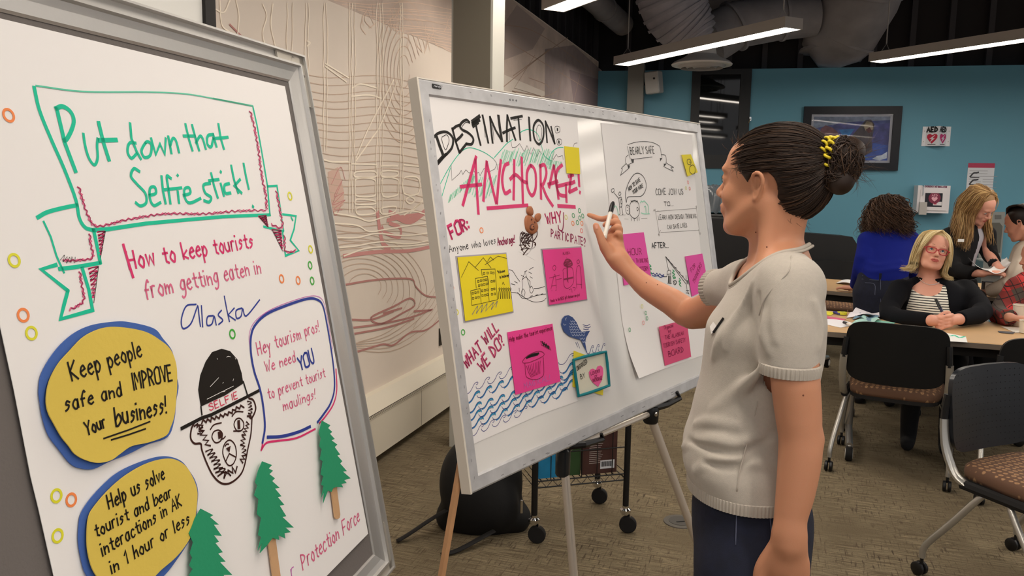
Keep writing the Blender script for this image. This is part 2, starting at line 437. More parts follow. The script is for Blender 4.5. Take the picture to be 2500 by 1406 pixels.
def smooth_interp(x, xp, fp):
    """monotone-ish cubic through the sections"""
    n = len(xp); d = np.diff(fp)/np.diff(xp); mm = np.zeros(n); mm[0] = d[0]; mm[-1] = d[-1]
    for i in range(1, n-1): mm[i] = 0 if d[i-1]*d[i] <= 0 else 2*d[i-1]*d[i]/(d[i-1]+d[i])
    i = np.clip(np.searchsorted(xp, x)-1, 0, n-2); h = xp[i+1]-xp[i]; t = np.clip((x-xp[i])/h, 0, 1)
    return (2*t**3-3*t**2+1)*fp[i]+(t**3-2*t**2+t)*h*mm[i]+(-2*t**3+3*t**2)*fp[i+1]+(t**3-t**2)*h*mm[i+1]
def relax(v, q, it=2, lam=.5):
    for _ in range(it):
        s = np.zeros_like(v); c = np.zeros(len(v))
        for a, b in ((0,1),(1,2),(2,3),(3,0)):
            np.add.at(s, q[:,a], v[q[:,b]]); np.add.at(s, q[:,b], v[q[:,a]]); np.add.at(c, q[:,a], 1); np.add.at(c, q[:,b], 1)
        v = v*(1-lam)+lam*s/np.maximum(c, 1)[:,None]
    return v
def sculpt(name, sdf, res, m, parent=None, it=2, label=None, cat=None, group=None, disp=None, fn=None, mi=None):
    v, q = sdf.polygonize(res, fn); v = relax(v, q, it)
    if disp is not None: v = disp(v, q)
    mid = None
    if mi is not None: mid = mi(v[q].mean(1))
    o = mesh_obj(name, v, q, m, parent, True, mi=mid)
    if label: tag(o, label, cat, group)
    return o
def vnormals(v, q):
    n = np.cross(v[q[:,2]]-v[q[:,0]], v[q[:,3]]-v[q[:,1]]); s = np.zeros_like(v)
    for i in range(4): np.add.at(s, q[:,i], n)
    return s/np.maximum(np.linalg.norm(s, axis=1), 1e-9)[:,None]
class Fr:
    """a local frame (origin, forward x, left y, up z)"""
    def __init__(s, o, yaw, pitch=0, roll=0, sc=1):
        s.o = np.asarray(o, float); s.sc = sc
        M = Matrix.Rotation(yaw, 3, 'Z') @ Matrix.Rotation(pitch, 3, 'Y') @ Matrix.Rotation(roll, 3, 'X')
        s.R = np.array(M)      # columns = local axes
    def __call__(s, x, y=None, z=None):
        p = np.array([x, y, z]) if y is not None else np.asarray(x, float)
        return s.o+s.sc*(p@s.R.T)
    @property
    def M(s): return s.R.T
# ---------------------------------------------------------------- the room
YW, YB = radians(17.37), radians(12.63)
WH = 2.96; BH = 2.85
hW = hdir(YW); nW = V(hW[1], -hW[0], 0)
FW = Face(nW*(-2.01)+V(0,0,0)+V(0,0,0), hW, V(0,0,1)); FW.P0 = nW*(-2.01)
hB = V(cos(YB), -sin(YB), 0); nB = V(-sin(YB), -cos(YB), 0)
FB = Face(nB*(-9.9), hB, V(0,0,1))
def meet():                                   # where the two walls meet
    A = np.array([[nW[0], nW[1]], [nB[0], nB[1]]]); return np.linalg.solve(A, [-2.01, -9.9])
MX = meet(); aW = V(MX[0], MX[1], 0)@FW.h-FW.P0@FW.h; aB = (V(MX[0], MX[1], 0)-FB.P0)@FB.h

def carpet():
    m = bpy.data.materials.new('carpet'); m.use_nodes = True; nt = m.node_tree; b = nt.nodes['Principled BSDF']
    N = nt.nodes.new; L = nt.links.new
    tc = N('ShaderNodeTexCoord'); mp = N('ShaderNodeMapping'); mp.inputs['Rotation'].default_value = (0, 0, radians(18)); L(tc.outputs['Object'], mp.inputs[0])
    def noise(sc, det=3):
        a = N('ShaderNodeMapping'); a.inputs['Scale'].default_value = sc; L(mp.outputs[0], a.inputs[0])
        n = N('ShaderNodeTexNoise'); n.inputs['Scale'].default_value = 1; n.inputs['Detail'].default_value = det; L(a.outputs[0], n.inputs['Vector']); return n
    n1 = noise((7, 150, 1)); n2 = noise((130, 12, 1)); n3 = noise((2.2, 3, 1)); n4 = noise((330, 330, 1), 2); n5 = noise((22, 55, 1))
    def mixc(a, bb, fac):
        x = N('ShaderNodeMix'); x.data_type = 'RGBA'; L(fac, x.inputs['Factor'])
        for s, k in ((a, 6), (bb, 7)):
            if isinstance(s, str): x.inputs[k].default_value = (*srgb(s), 1)
            else: L(s, x.inputs[k])
        return x.outputs[2]
    def ramp(n, lo, hi):
        r = N('ShaderNodeMapRange'); r.inputs[1].default_value = lo; r.inputs[2].default_value = hi; L(n.outputs['Fac'], r.inputs[0]); return r.outputs[0]
    c = mixc('655947', '90836a', ramp(n1, .38, .62))
    c = mixc(c, '50463a', ramp(n2, .56, .70))
    c = mixc(c, '9c8d70', ramp(n5, .62, .74))
    c = mixc(c, '6e624e', ramp(n3, .4, .75))
    c = mixc(c, '2f2822', ramp(n4, .57, .8))
    L(c, b.inputs['Base Color']); b.inputs['Roughness'].default_value = .95; b.inputs['Specular IOR Level'].default_value = .1
    ad = N('ShaderNodeMath'); ad.operation = 'ADD'; L(n1.outputs['Fac'], ad.inputs[0]); L(n4.outputs['Fac'], ad.inputs[1])
    bp = N('ShaderNodeBump'); bp.inputs['Strength'].default_value = .8; bp.inputs['Distance'].default_value = .006; L(ad.outputs[0], bp.inputs['Height']); L(bp.outputs[0], b.inputs['Normal'])
    return m
struct(MB().box((-4, -3, -.05), (11, 12.5, 0)).build('floor', carpet()))

M_wall = mat('mural_paper', 'ddd0c3', .75, var=.06, vscale=1.2)
M_wallmauve = mat('mural_mauve', 'b39c92', .8, var=.12, vscale=3)
M_teal = mat('teal_paint', '5890a5', .55, var=.02, vscale=2, bump=.15, bscale=120)
M_dark = mat('dark_ceiling', '191716', .9)
M_duct = mat('duct_grey', 'a9a5ab', .6, var=.15, vscale=5)
M_duct2 = mat('duct_dark', '8f8b8d', .7, var=.15, vscale=5)
M_white = mat('white_enamel', 'd9d7d2', .35)
M_off = mat('off_white_metal', 'd5ccba', .45)
M_black = mat('black_plastic', '0e0e10', .4)
M_blackm = mat('black_matte', '100e0e', .8)
M_alu = mat('brushed_aluminium', 'c9c7c4', .38, metal=.75, bump=.1, bscale=60)
M_chrome = mat('chrome', 'd8d8d8', .12, metal=1)
M_grey = mat('grey_paint', '8d897c', .5)

def wall_strip(name, F, a0, a1, z0, z1, m, th=.12):
    return struct(MB().slab([F.P(a0, z0), F.P(a1, z0), F.P(a1, z1), F.P(a0, z1)], -F.n, th).build(name, m))
wall_left = wall_strip('wall_left', FW, -3.2, aW, 0, WH, M_wall)
# back wall: teal, with the opening of the dark window cut out of it
WA0, WZ1 = FB.uv(1690, 182); WA1, WZ0 = FB.uv(1823, 412); WZ1 = BH-.0
wb = MB()
def st(a0, a1, z0, z1): wb.slab([FB.P(a0, z0), FB.P(a1, z0), FB.P(a1, z1), FB.P(a0, z1)], -FB.n, .15)
st(aB, WA0, 0, BH); st(WA1, 7.5, 0, BH); st(WA0, WA1, 0, WZ0)
wall_back = struct(wb.build('wall_back', M_teal))
# window: black frame, dark pane
wf = MB()
fw = .1
for (a0, a1, z0, z1) in ((WA0, WA0+fw, WZ0, WZ1), (WA1-fw*1.2, WA1, WZ0, WZ1), (WA0+fw, WA1-fw*1.2, WZ0, WZ0+.16), (WA0+fw, WA1-fw*1.2, WZ1-.06, WZ1)):
    wf.slab([FB.P(a0, z0, -.06), FB.P(a1, z0, -.06), FB.P(a1, z1, -.06), FB.P(a0, z1, -.06)], FB.n, .085)
win = struct(wf.build('window_1', mat('window_frame_black', '15171a', .5)))
MB().slab([FB.P(WA0+fw, WZ0+.16, -.05), FB.P(WA1-fw*1.2, WZ0+.16, -.05), FB.P(WA1-fw*1.2, WZ1-.06, -.05), FB.P(WA0+fw, WZ1-.06, -.05)], FB.n, .01).build('pane', mat('night_glass', '040404', .03, spec=.6), win)
# dark studded wall above the teal one, and the deck overhead
up = MB()
up.slab([FB.P(aB-1, BH+.0, -.3), FB.P(7.5, BH, -.3), FB.P(7.5, 4.6, -.3), FB.P(aB-1, 4.6, -.3)], -FB.n, .1)
upw = struct(up.build('trim_1', mat('dark_upper_wall', '211c1c', .9)))
for k in range(22):
    a = aB-.5+k*.4
    MB().slab([FB.P(a, BH+.01, -.299), FB.P(a+.06, BH+.01, -.299), FB.P(a+.06, 4.5, -.299), FB.P(a, 4.5, -.299)], FB.n, .05).build('stud', mat('stud_grey', '3a3638', .8), upw)
uw = MB(); uw.slab([FW.P(-3.2, WH, -.12), FW.P(aW+.8, WH, -.12), FW.P(aW+.8, 4.6, -.12), FW.P(-3.2, 4.6, -.12)], -FW.n, .1)
upl = struct(uw.build('trim_2', mat('dark_upper_wall_left', '1a1718', .9)))
for k in range(36):
    a = -.2+k*.33
    if a > aW+.6: break
    MB().slab([FW.P(a, WH+.01, -.119), FW.P(a+.05, WH+.01, -.119), FW.P(a+.05, 4.5, -.119), FW.P(a, 4.5, -.119)], FW.n, .04).build('rib', mat('rib_black', '262226', .8), upl)
ceiling = struct(MB().box((-4, -3, 4.3), (11, 12.5, 4.4)).build('ceiling', M_dark))
for k in range(9):                                                            # deck joists
    y = 4+k*.95
    MB().slab([V(-2, y, 4.05), V(9, y-1.6, 4.05), V(9, y-1.5, 4.05), V(-2, y+.1, 4.05)], V(0,0,1), .25).build('joist', M_dark, ceiling)

# mural: white, brown and rose strokes printed on the wall
M_mw = mat('mural_white', 'f6ead8', .7); M_mb = mat('mural_brown', 'a98e7c', .8); M_mr = mat('mural_rose', 'cb8f8b', .8); M_mm = mat('mural_maroon', '96605c', .8)
M_mt = mat('mural_tan', 'c7af9c', .8); M_mg = mat('mural_greyviolet', 'a8978f', .8)
s1 = FW.uv(800, 0)[1]
# upper band
ub = MB(); aP = FW.uv(640, 200)[0]
band = [FW.uv(1112, 132), FW.uv(800, 0)]
zb = (band[0][1]+band[1][1])/2
ub.slab([FW.P(.2, zb, .0), FW.P(aW-.02, zb, .0), FW.P(aW-.02, WH-.01, .0), FW.P(.2, WH-.01, .0)], FW.n, .0008)
ub.build('mural_panel', mat('mural_upper', 'c6b3a6', .8, var=.14, vscale=5), wall_left)
FW.sheet('mural_patch', [(1222,70),(1262,12),(1330,70),(1300,120),(1222,150)], M_mg, wall_left, off=.0015, t=.0005)
FW.sheet('mural_patch', [(1330,120),(1400,110),(1483,185),(1483,262),(1330,240)], mat('mural_dusk', '9b8b88', .8, var=.1), wall_left, off=.0017, t=.0005)
FW.sheet('mural_patch', [(1390,170),(1478,200),(1478,262),(1400,250)], mat('mural_dusk2', '857577', .8), wall_left, off=.0022, t=.0004)
FW.ink('mural_lines', '1224,92 1480,245;~1225,60 1300,75 1400,140 1480,205;1385,92 1252,185;1305,135 1255,215 1320,235 1250,222;~1250,222 1290,240 1340,232 1360,222;~1290,190 1330,205 1340,215;1340,120 1225,215;1385,128 1360,235;1420,160 1400,250', M_mb, wall_left, 2, .0026)
tr = []
for k in range(16):   # hatched rock in the upper band left of the pillar
    y0 = 5+k*8; x0 = 815+k*19
    tr.append(smooth_path([(max(x0,800), y0-2+rs.uniform(-3,3)), (900+k*8, y0+6), (1000+k*3, y0+rs.uniform(0,14)), (1108, y0+20)], 4) if x0 < 1000 else np.array([(x0, y0), (1108, y0+14)]))
for k in range(26):
    x = rs.uniform(880, 1100); y = rs.uniform(5, 60+(x-880)*.25); tr.append(smooth_path([(x, y), (x+rs.uniform(-12,12), y+18), (x+rs.uniform(-20,20), y+36)], 3))
FW.ink('mural_scribble', tr, mat('mural_scribble_tan', 'dcc3b0', .8), wall_left, 2, .0025)
tr = []
for k in range(22):   # brown contour lines
    y = 180+k*19
    x0 = 690+(y-60)*.17
    tr.append(smooth_path([(x0, y-6), (x0+90, y+10+rs.uniform(-3,3)), (x0+200, y+4), (x0+290, y+18+rs.uniform(-3,3)), (1098, y+30)], 4))
for k in range(9):
    c = (890-k*4, 700+k*2); r = 40+k*18
    tr.append(smooth_path([(c[0]+r*1.0*cos(t), c[1]+r*.8*sin(t)) for t in np.linspace(3.3, 6.9, 9)], 4))
for k in range(7):
    r = 25+k*14; tr.append(smooth_path([(985+r*.6*cos(t), 175+r*1.6*sin(t)) for t in np.linspace(.2+k*.03, 5.9, 9)], 4))
for k in range(6):
    tr.append(smooth_path([(835+k*8, 850-k*3), (950, 858-k*10), (1040, 810-k*16), (1085, 750-k*22)], 4))
for t_ in tr: t_[:,0] = np.clip(t_[:,0], 700, 1104)
FW.ink('mural_contours', tr, M_mt, wall_left, 2.2, .0018)
vl = []
for x in (700, 712, 745, 752, 790, 797, 852, 858, 866, 919, 926, 933, 976, 983):
    vl.append(smooth_path([(x+rs.uniform(-2,2)-(y-100)*.0, y) for y in np.arange(8 if x < 990 else 60, 380 if x < 850 else 520, 30)], 2))
FW.ink('mural_masts', vl, M_mw, wall_left, 3.2, .0030)
FW.ink('mural_rigging', '~960,195 900,310 868,385;~968,200 930,300 905,340 868,392;~790,390 810,395 850,395;~700,150 745,160;~748,100 756,105 748,112;793,155 850,190;793,162 845,200;~858,215 880,205 920,215;~857,235 900,232 930,240;~858,400 915,402 916,408;~929,405 970,405;~985,402 1040,408;@868,420 912,418 914,432 868,432;@932,418 968,418 966,430 932,430;@870,436 912,438 915,460 912,478 870,478 866,455;@932,436 970,438 970,460 968,476 934,478;@985,435 1020,435 1020,472 986,472;@872,486 912,490 912,498 868,498;@870,508 905,506 915,520 875,524;@930,508 965,504 960,518 932,522;~1000,520 1040,480 1060,430;~985,525 1030,490 1050,430;~815,520 870,530 900,540 935,530 1000,515 1045,525;~812,545 870,550 900,565 940,560 1000,550 1070,540;~818,580 870,580 920,570 990,575 1070,565;~822,605 870,600 930,590 1000,595 1075,580;~838,625 900,605 1000,600 1078,590;@1000,480 1012,488 1000,497 990,488;~535,0 540,60 560,80 555,100;~575,0 582,40 578,90;~640,10 650,40 640,80 648,120;~665,10 660,60 670,110;~520,20 545,30 560,0', M_mw, wall_left, 3.8, .0033)
FW.ink('mural_rose_stroke', '~921,520 928,570 935,595 950,610;~950,520 1000,540 1045,510', M_mr, wall_left, 16, .0020)
FW.ink('mural_rose_stroke', '~945,538 980,530 1100,512;~950,545 975,555 978,572 970,578 940,568 932,555;~838,625 920,615 1000,612 1060,600', M_mr, wall_left, 10, .0021)
FW.sheet('mural_patch', [(800,420),(825,408),(840,470),(838,500),(815,520),(806,500)], mat('mural_blush', 'd3b3a4', .8), wall_left, off=.0012, t=.0004)
FW.ink('mural_rose_scribble', '~810,500 835,440 815,480 838,470 812,500 842,488 815,510 835,512;~808,450 830,408 842,440;~812,515 820,525 832,500', M_mr, wall_left, 2, .0024)
FW.ink('mural_boat', '~842,695 900,685 960,680 1005,682 1015,700 1040,722 1078,725;@905,775 960,748 1000,728 1012,745 980,765 930,790;~858,780 905,780 960,760;~858,800 920,792 1000,775 1055,755;1010,760 1052,757;~862,815 940,800 1010,778;~866,860 900,850 935,840 960,842 1000,812 1040,805 1080,775;~935,765 980,752;~600,100 560,60', mat('mural_boat_rose', 'b57f79', .8), wall_left, 5, .0027)
# window bar and white panel at the far left of the wall
a0 = FW.uv(482, 20)[0]; a1 = FW.uv(507, 20)[0]
struct(MB().slab([FW.P(-3, 2.0, .0), FW.P(a0, 2.0, 0), FW.P(a0, WH-.01, 0), FW.P(-3, WH-.01, 0)], FW.n, .02).build('trim_3', mat('white_panel', 'f0efea', .5)))
struct(MB().slab([FW.P(a0, 2.0, 0), FW.P(a1, 2.0, 0), FW.P(a1, WH-.01, 0), FW.P(a0, WH-.01, 0)], FW.n, .035).build('trim_4', mat('bar_black', '1c1715', .6)))

# wall heater running along the mural wall
def heater():
    e = empty('wall_heater', 'long cream perimeter heater cabinet along the foot of the mural wall', 'heater', FW.P(2.8, 0, .05))
    aa0, aa1 = -1.0, 7.6
    prof = [(0.0, .05), (.1, .05), (.1, .27), (.095, .285), (.03, .36), (0, .365)]
    n = len(prof); vs = [FW.P(aa0, z, o) for o, z in prof]+[FW.P(aa1, z, o) for o, z in prof]
    MB().add(vs, [(i, (i+1) % n, n+(i+1) % n, n+i) for i in range(n)]+[list(range(n)), [n+i for i in range(n)]]).build('cabinet', M_off, e)
    g = MB(); g.slab([FW.P(aa0, .272, .1002), FW.P(aa1, .272, .1002), FW.P(aa1, .288, .094), FW.P(aa0, .288, .094)], nrm(FW.n+V(0,0,.8)), .002)
    gr = g.build('grille', mat('grille_dark', '4a443a', .6), e)
    for k in range(3): MB().slab([FW.P(aa0, .274+k*.005, .1032-k*.002), FW.P(aa1, .274+k*.005, .1032-k*.002), FW.P(aa1, .2757+k*.005, .1032-k*.002), FW.P(aa0, .2757+k*.005, .1032-k*.002)], FW.n, .002).build('slat', M_off, gr)
    for a in (-.3, .9, 2.1, FW.uv(992, 1000)[0], 4.9, 6.2):
        MB().slab([FW.P(a, .05, .1), FW.P(a+.004, .05, .1), FW.P(a+.004, .268, .1), FW.P(a, .268, .1)], FW.n, .0006).build('joint', M_grey, e)
heater()
# outlet
c = FW.uv(1076, 821)
e = empty('power_outlet', 'small dark power outlet low on the mural wall beside the whiteboard', 'outlet', FW.P(c[0], c[1], .0))
MB().slab([FW.P(c[0]+i, c[1]+j) for i, j in ((-.035,-.058),(.035,-.058),(.035,.058),(-.035,.058))], FW.n, .006).build('plate', mat('outlet_brown', '2b2722', .4), e)
for dz in (-.022, .022):
    MB().lathe([(.016, 0), (.016, .009), (.0, .009)], FW.P(c[0], c[1]+dz), 14, FW.n).build('socket', mat('outlet_face', '5c554c', .4), e)

# square pillar by the mural wall
pc = onz(1097, 1090, 0); pw = .235; pdp = .2
e_ = MB()
q0 = V(pc[0], pc[1], 0)
e_.slab([q0, q0+nW*pw, q0+nW*pw+hW*pdp, q0+hW*pdp], V(0,0,1), 4.2)
pil = struct(e_.build('trim_5', mat('pillar_grey', 'b9b7ae', .5)))
MB().slab([q0+nW*.012-hW*.001+V(0,0,1.2), q0+nW*(pw-.012)-hW*.001+V(0,0,1.2), q0+nW*(pw-.012)-hW*.001+V(0,0,4.2), q0+nW*.012-hW*.001+V(0,0,4.2)], -hW, .004).build('shaded_face', mat('pillar_shade', '6d675a', .5), pil)  # darker slab paints the shade on the unlit upper front of the pillar
# column on the back wall
ca = FB.uv(1535, 250)[0]; cb = FB.uv(1573, 250)[0]
struct(MB().slab([FB.P(ca, 0, .03), FB.P(cb, 0, .03), FB.P(cb, 0, .25), FB.P(ca, 0, .25)], V(0,0,1), BH+.05).build('trim_6', mat('column_grey', '77756f', .5)))

# ---------------------------------------------------------------- ducts, diffuser
def thing_mesh(mb, name, m, label, cat, group=None, smooth=False):
    return tag(mb.build(name, m, None, smooth), label, cat, group)
def duct(name, label, pts, r, m, rings=0, n=28):
    e = empty(name, label, 'duct', tuple(pts[0]))
    MB().tube(pts, r, n).build('tube', m, e, smooth=40)
    P = np.array(pts)
    for k in range(rings):
        t = (k+.7)/(rings+.4)*(len(P)-1); i = int(t); f = t-i
        p = P[i]*(1-f)+P[min(i+1, len(P)-1)]*f; d = nrm(P[min(i+1, len(P)-1)]-P[i])
        rr = (r[i] if hasattr(r, '__len__') else r)
        MB().tube([p-d*.015, p+d*.015], rr+.012, n).build('seam_band', m, e, smooth=40)
    return e
flex = [pd(1612, -160, 8.3), pd(1626, -60, 8.35), pd(1640, 0, 8.4), pd(1664, 50, 8.45), pd(1690, 80, 8.48), pd(1708, 104, 8.48)]
duct('flexible_duct', 'ribbed grey flexible duct dropping to the round ceiling diffuser', [tuple(p) for p in smooth_path(flex, 4)], list(np.interp(np.linspace(0, 1, 21), [0, .5, .8, 1], [.36, .34, .26, .15])), M_duct, 14)
duct('round_duct', 'fat dark round duct slanting down above the framed sea lion picture', [pd(2160, -190, 8.4), pd(2095, 0, 8.9), pd(2050, 90, 9.2), pd(2028, 130, 9.3), pd(2022, 162, 9.3)], [.45, .43, .40, .34, .12], M_duct2, 3)
bx = MB(); bx.slab([pd(1730, 52, 9.4), pd(2560, 30, 9.0), pd(2560, -40, 9.0), pd(1700, -40, 9.4)], V(0, 1, 0), .3)
thing_mesh(bx, 'rectangular_duct', mat('duct_box', '857b75', .7, var=.2, vscale=3), 'long dark boxed duct crossing behind the pendant lamps under the deck', 'duct')
duct('branch_duct', 'round branch duct running left to right behind the nearest hanging lamp', [pd(1735, 95, 9.0), pd(1800, 60, 9.0), pd(1900, 45, 9.0), pd(1990, 40, 9.0)], [.28, .26, .24, .22], M_duct2, 2)
duct('side_duct', 'dark slim duct in the upper corner above the mural wall', [pd(1250, -120, 7.0), pd(1440, -10, 8.4), pd(1520, 60, 9.6)], .13, M_duct2, 2)
dc = pd(1713, 160, 8.45); e = empty('ceiling_diffuser', 'round white stepped air diffuser hanging below the flexible duct', 'air diffuser', tuple(dc))
MB().lathe([(.31, .0), (.315, .012), (.29, .035), (.2, .075), (.15, .11), (.14, .16), (.14, .24), (.0, .24)], dc, 40).build('cone', mat('diffuser_white', 'dcd8d3', .5), e, smooth=40)
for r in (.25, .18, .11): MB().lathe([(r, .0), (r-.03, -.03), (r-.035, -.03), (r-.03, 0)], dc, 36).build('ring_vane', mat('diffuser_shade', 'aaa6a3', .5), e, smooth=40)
# ---------------------------------------------------------------- pendant lamps
M_em = mat('lamp_diffuser', 'fff4e6', .5, emit=LAMP_STRENGTH)
M_lamp = mat('lamp_housing', 'a8a29c', .45)
def pendant(a, b, label, first=[None]):
    """a, b: the two bottom corners along the near edge (z 2.75)"""
    a = np.asarray(a, float); b = np.asarray(b, float); d = b-a; L = np.hypot(d[0], d[1]); ang = atan2(d[1], d[0])
    if first[0] is None:
        e = local_empty('pendant_lamp', label, 'lamp', (a[0], a[1], 2.75), 'long pendant lamps', ang)
        W = .19; H = .085
        h = MB(); 
        for lo, hi in (((0,0,0), (L,.012,H)), ((0,W-.012,0), (L,W,H)), ((0,.012,0), (.012,W-.012,H)), ((L-.012,.012,0), (L,W-.012,H)), ((0.012,.012,H-.01), (L-.012,W-.012,H))): h.box(lo, hi)
        h.build('housing', M_lamp, e)
        MB().box((.014,.014,.006), (L-.014,W-.014,.016)).build('diffuser', M_em, e)
        for x in (.12, L-.12):
            MB().tube([(x, .03, H), (x, W/2, H+.08), (x, W-.03, H)], .0025, 6).tube([(x, W/2, H+.08), (x, W/2, 4.3-2.75)], .006, 6).build('suspension_cable', M_lamp, e)
        first[0] = (e, L); return e
    return dup(first[0][0], (a[0], a[1], 2.75), ang, label, 'long pendant lamps')
ld = V(.445, -.895, 0)
lp = V(1.03, 8.68, 2.75)
LL = 2.42
pendant(lp, lp+ld*LL, 'long white pendant lamp hanging above the round air diffuser')
l2 = V(3.50, 8.20, 2.75); pendant(l2, l2+ld*LL, 'long white pendant lamp at the right edge above the teal wall')
l2b = l2+ld*(LL+.02); pendant(l2b, l2b+ld*LL, 'second lamp of the right-hand run, joined to its near end')
l3 = V(.18, 6.0, 2.75); pendant(l3, l3+ld*LL, 'long white pendant lamp cut by the top edge above the whiteboard')
for a, lb in (((3.45, 5.2), 'lamp overhead to the right of the photographer, before the two tables'), ((2.7, 2.9), 'lamp above the woman at the whiteboard, out of frame'), ((-.55, 2.6), 'lamp above the grey pin board, out of frame'), ((5.7, 7.2), 'lamp far right above the tables, out of frame'), ((1.0, .6), 'lamp straight above the photographer'), ((4.6, 2.6), 'lamp above the floor right of the nearest chair, out of frame'), ((6.8, 4.6), 'lamp furthest right, out of frame'), ((-.22, 4.85), 'added lamp brightening the mural wall, above the whiteboard, out of frame'), ((-1.0, -.4), 'lamp behind the photographer on the left'), ((2.6, -1.2), 'lamp behind the photographer on the right')):  # the one beside the mural wall is added to brighten that wall
    a = V(*a, 2.75); pendant(a, a+ld*LL, lb)
# ---------------------------------------------------------------- things on the back wall
def onB(pts, off=0): return FB.poly(pts, off)
# loudspeaker
e = empty('wall_speaker', 'small light grey loudspeaker tilted on a bracket beside the grey column', 'speaker', tuple(FB.P(*FB.uv(1595, 230), .05)))
c = FB.P(*FB.uv(1599, 208), .25)
ax = nrm(FB.h+V(0, -.35, .1)); az = nrm(V(.12, -.15, 1)); az = nrm(az-ax*(az@ax)); ay = np.cross(az, ax)
MB().obox(c, ax, ay, az, .085, .08, .125, .012).build('cabinet', mat('speaker_grey', 'aaa9a6', .5), e)
MB().lathe([(.012, 0), (.012, .012), (0, .012)], c-ay*.079+az*.04+ax*.035, 12, -ay).build('port', M_black, e)
MB().tube([c-ax*.09, c-ax*.14+V(0,.05,0), FB.P(*FB.uv(1574, 205), .14)], .014, 8).build('bracket', M_black, e)
# framed picture
A = [FB.uv(*p) for p in ((1963,260),(2202,260),(2188,420),(1955,404))]
a0, a1 = A[0][0]-.0, A[1][0]; z1 = (A[0][1]+A[1][1])/2; z0 = A[2][1]+.015
pic = empty('framed_picture', 'black framed painting of dark sea lions among icy blue water on the teal wall', 'picture', tuple(FB.P((a0+a1)/2, z0, 0)))
fr = MB(); t = .085
for (x0, x1, y0, y1) in ((a0, a0+t, z0, z1), (a1-t, a1, z0, z1), (a0+t, a1-t, z0, z0+t), (a0+t, a1-t, z1-t, z1)):
    fr.slab([FB.P(x0, y0, .002), FB.P(x1, y0, .002), FB.P(x1, y1, .002), FB.P(x0, y1, .002)], FB.n, .04)
fr.build('frame', mat('picture_frame', '070b16', .4, spec=.3), pic)
MB().slab([FB.P(a0+t, z0+t, .006), FB.P(a1-t, z0+t, .006), FB.P(a1-t, z1-t, .006), FB.P(a0+t, z1-t, .006)], FB.n, .004).build('mat_board', mat('picture_mat', 'a9adba', .5), pic)
i0, i1, j0, j1 = a0+t+.028, a1-t-.028, z0+t+.028, z1-t-.028
def art(name, pts, col, off):
    P = [FB.P(i0+(i1-i0)*x, j0+(j1-j0)*y, off) for x, y in pts]
    MB().slab(P, FB.n, .0006).build(name, mat('art_'+col, col, .6, var=.35, vscale=14), pic)
art('painted_sky', [(0,0),(1,0),(1,1),(0,1)], '3d4a80', .0104)
art('painted_cloud', [(0,.72),(.2,.8),(.5,.88),(1,.92),(1,1),(0,1)], '6d7a92', .0112)
art('painted_mountain', [(0,.55),(.22,.74),(.34,.86),(.5,.8),(.62,.88),(.78,.8),(1,.86),(1,.3),(0,.3)], '3a3f7a', .0120)
art('painted_ice_gap', [(.34,.7),(.55,.72),(.44,.45)], '2a6aa8', .0128)
art('painted_sea', [(0,0),(1,0),(1,.34),(.8,.4),(.6,.3),(.4,.34),(.2,.28),(0,.33)], '2d4c9c', .0136)
art('painted_sea_lion', [(.02,.1),(.08,.42),(.1,.72),(.16,.8),(.24,.76),(.32,.66),(.4,.45),(.46,.2),(.4,.08)], '5c3a44', .0144)
art('painted_sea_lion', [(.42,.12),(.46,.4),(.54,.62),(.62,.78),(.68,.92),(.75,.93),(.8,.82),(.79,.62),(.78,.45),(.8,.2),(.7,.1)], '3e3840', .0152)
art('painted_muzzle', [(.66,.78),(.7,.9),(.77,.86),(.79,.72),(.75,.66),(.69,.68)], '7b6f5a', .0160)
art('painted_mouth', [(.69,.7),(.74,.76),(.78,.66),(.73,.62)], '4a2222', .0166)
art('painted_foam', [(.8,.03),(.86,.1),(.92,.12),(.99,.2),(.99,.05),(.9,.0)], 'b9c6d6', .0166)
art('painted_foam', [(.55,.04),(.6,.09),(.7,.1),(.76,.05)], '4f9ad0', .0166)
MB().slab([FB.P(a0+t-.01, z0+t-.01, .024), FB.P(a1-t+.01, z0+t-.01, .024), FB.P(a1-t+.01, z1-t+.01, .024), FB.P(a0+t-.01, z1-t+.01, .024)], FB.n, .003).build('glass', mat('picture_glass', 'ffffff', .02, trans=1, ior=1.2), pic)
# AED sign
M_sign = mat('sign_white', 'd3d6dc', .4); M_ink = mat('print_black', '0c0c12', .5); M_red = mat('print_red', 'b81c3c', .5); M_mag = mat('print_magenta', 'b92a6c', .5)
sg = empty('aed_sign', 'white V-shaped AED sign with two red hearts on the teal wall', 'sign', tuple(FB.P(*FB.uv(2285, 357), 0)))
u0 = FB.uv(2251, 333)[0]; u1 = FB.uv(2320, 333)[0]; v1 = FB.uv(2286, 309)[1]; v0 = FB.uv(2286, 357)[1]; um = (u0+u1)/2+.005
MB().slab([FB.P(u0, v0, .002), FB.P(u0+.04, v0, .002), FB.P(u0+.04, v1, .002), FB.P(u0, v1, .002)], FB.n, .003).build('flange', M_sign, sg); MB().slab([FB.P(u1-.04, v0, .002), FB.P(u1, v0, .002), FB.P(u1, v1, .002), FB.P(u1-.04, v1, .002)], FB.n, .003).build('flange', M_sign, sg)
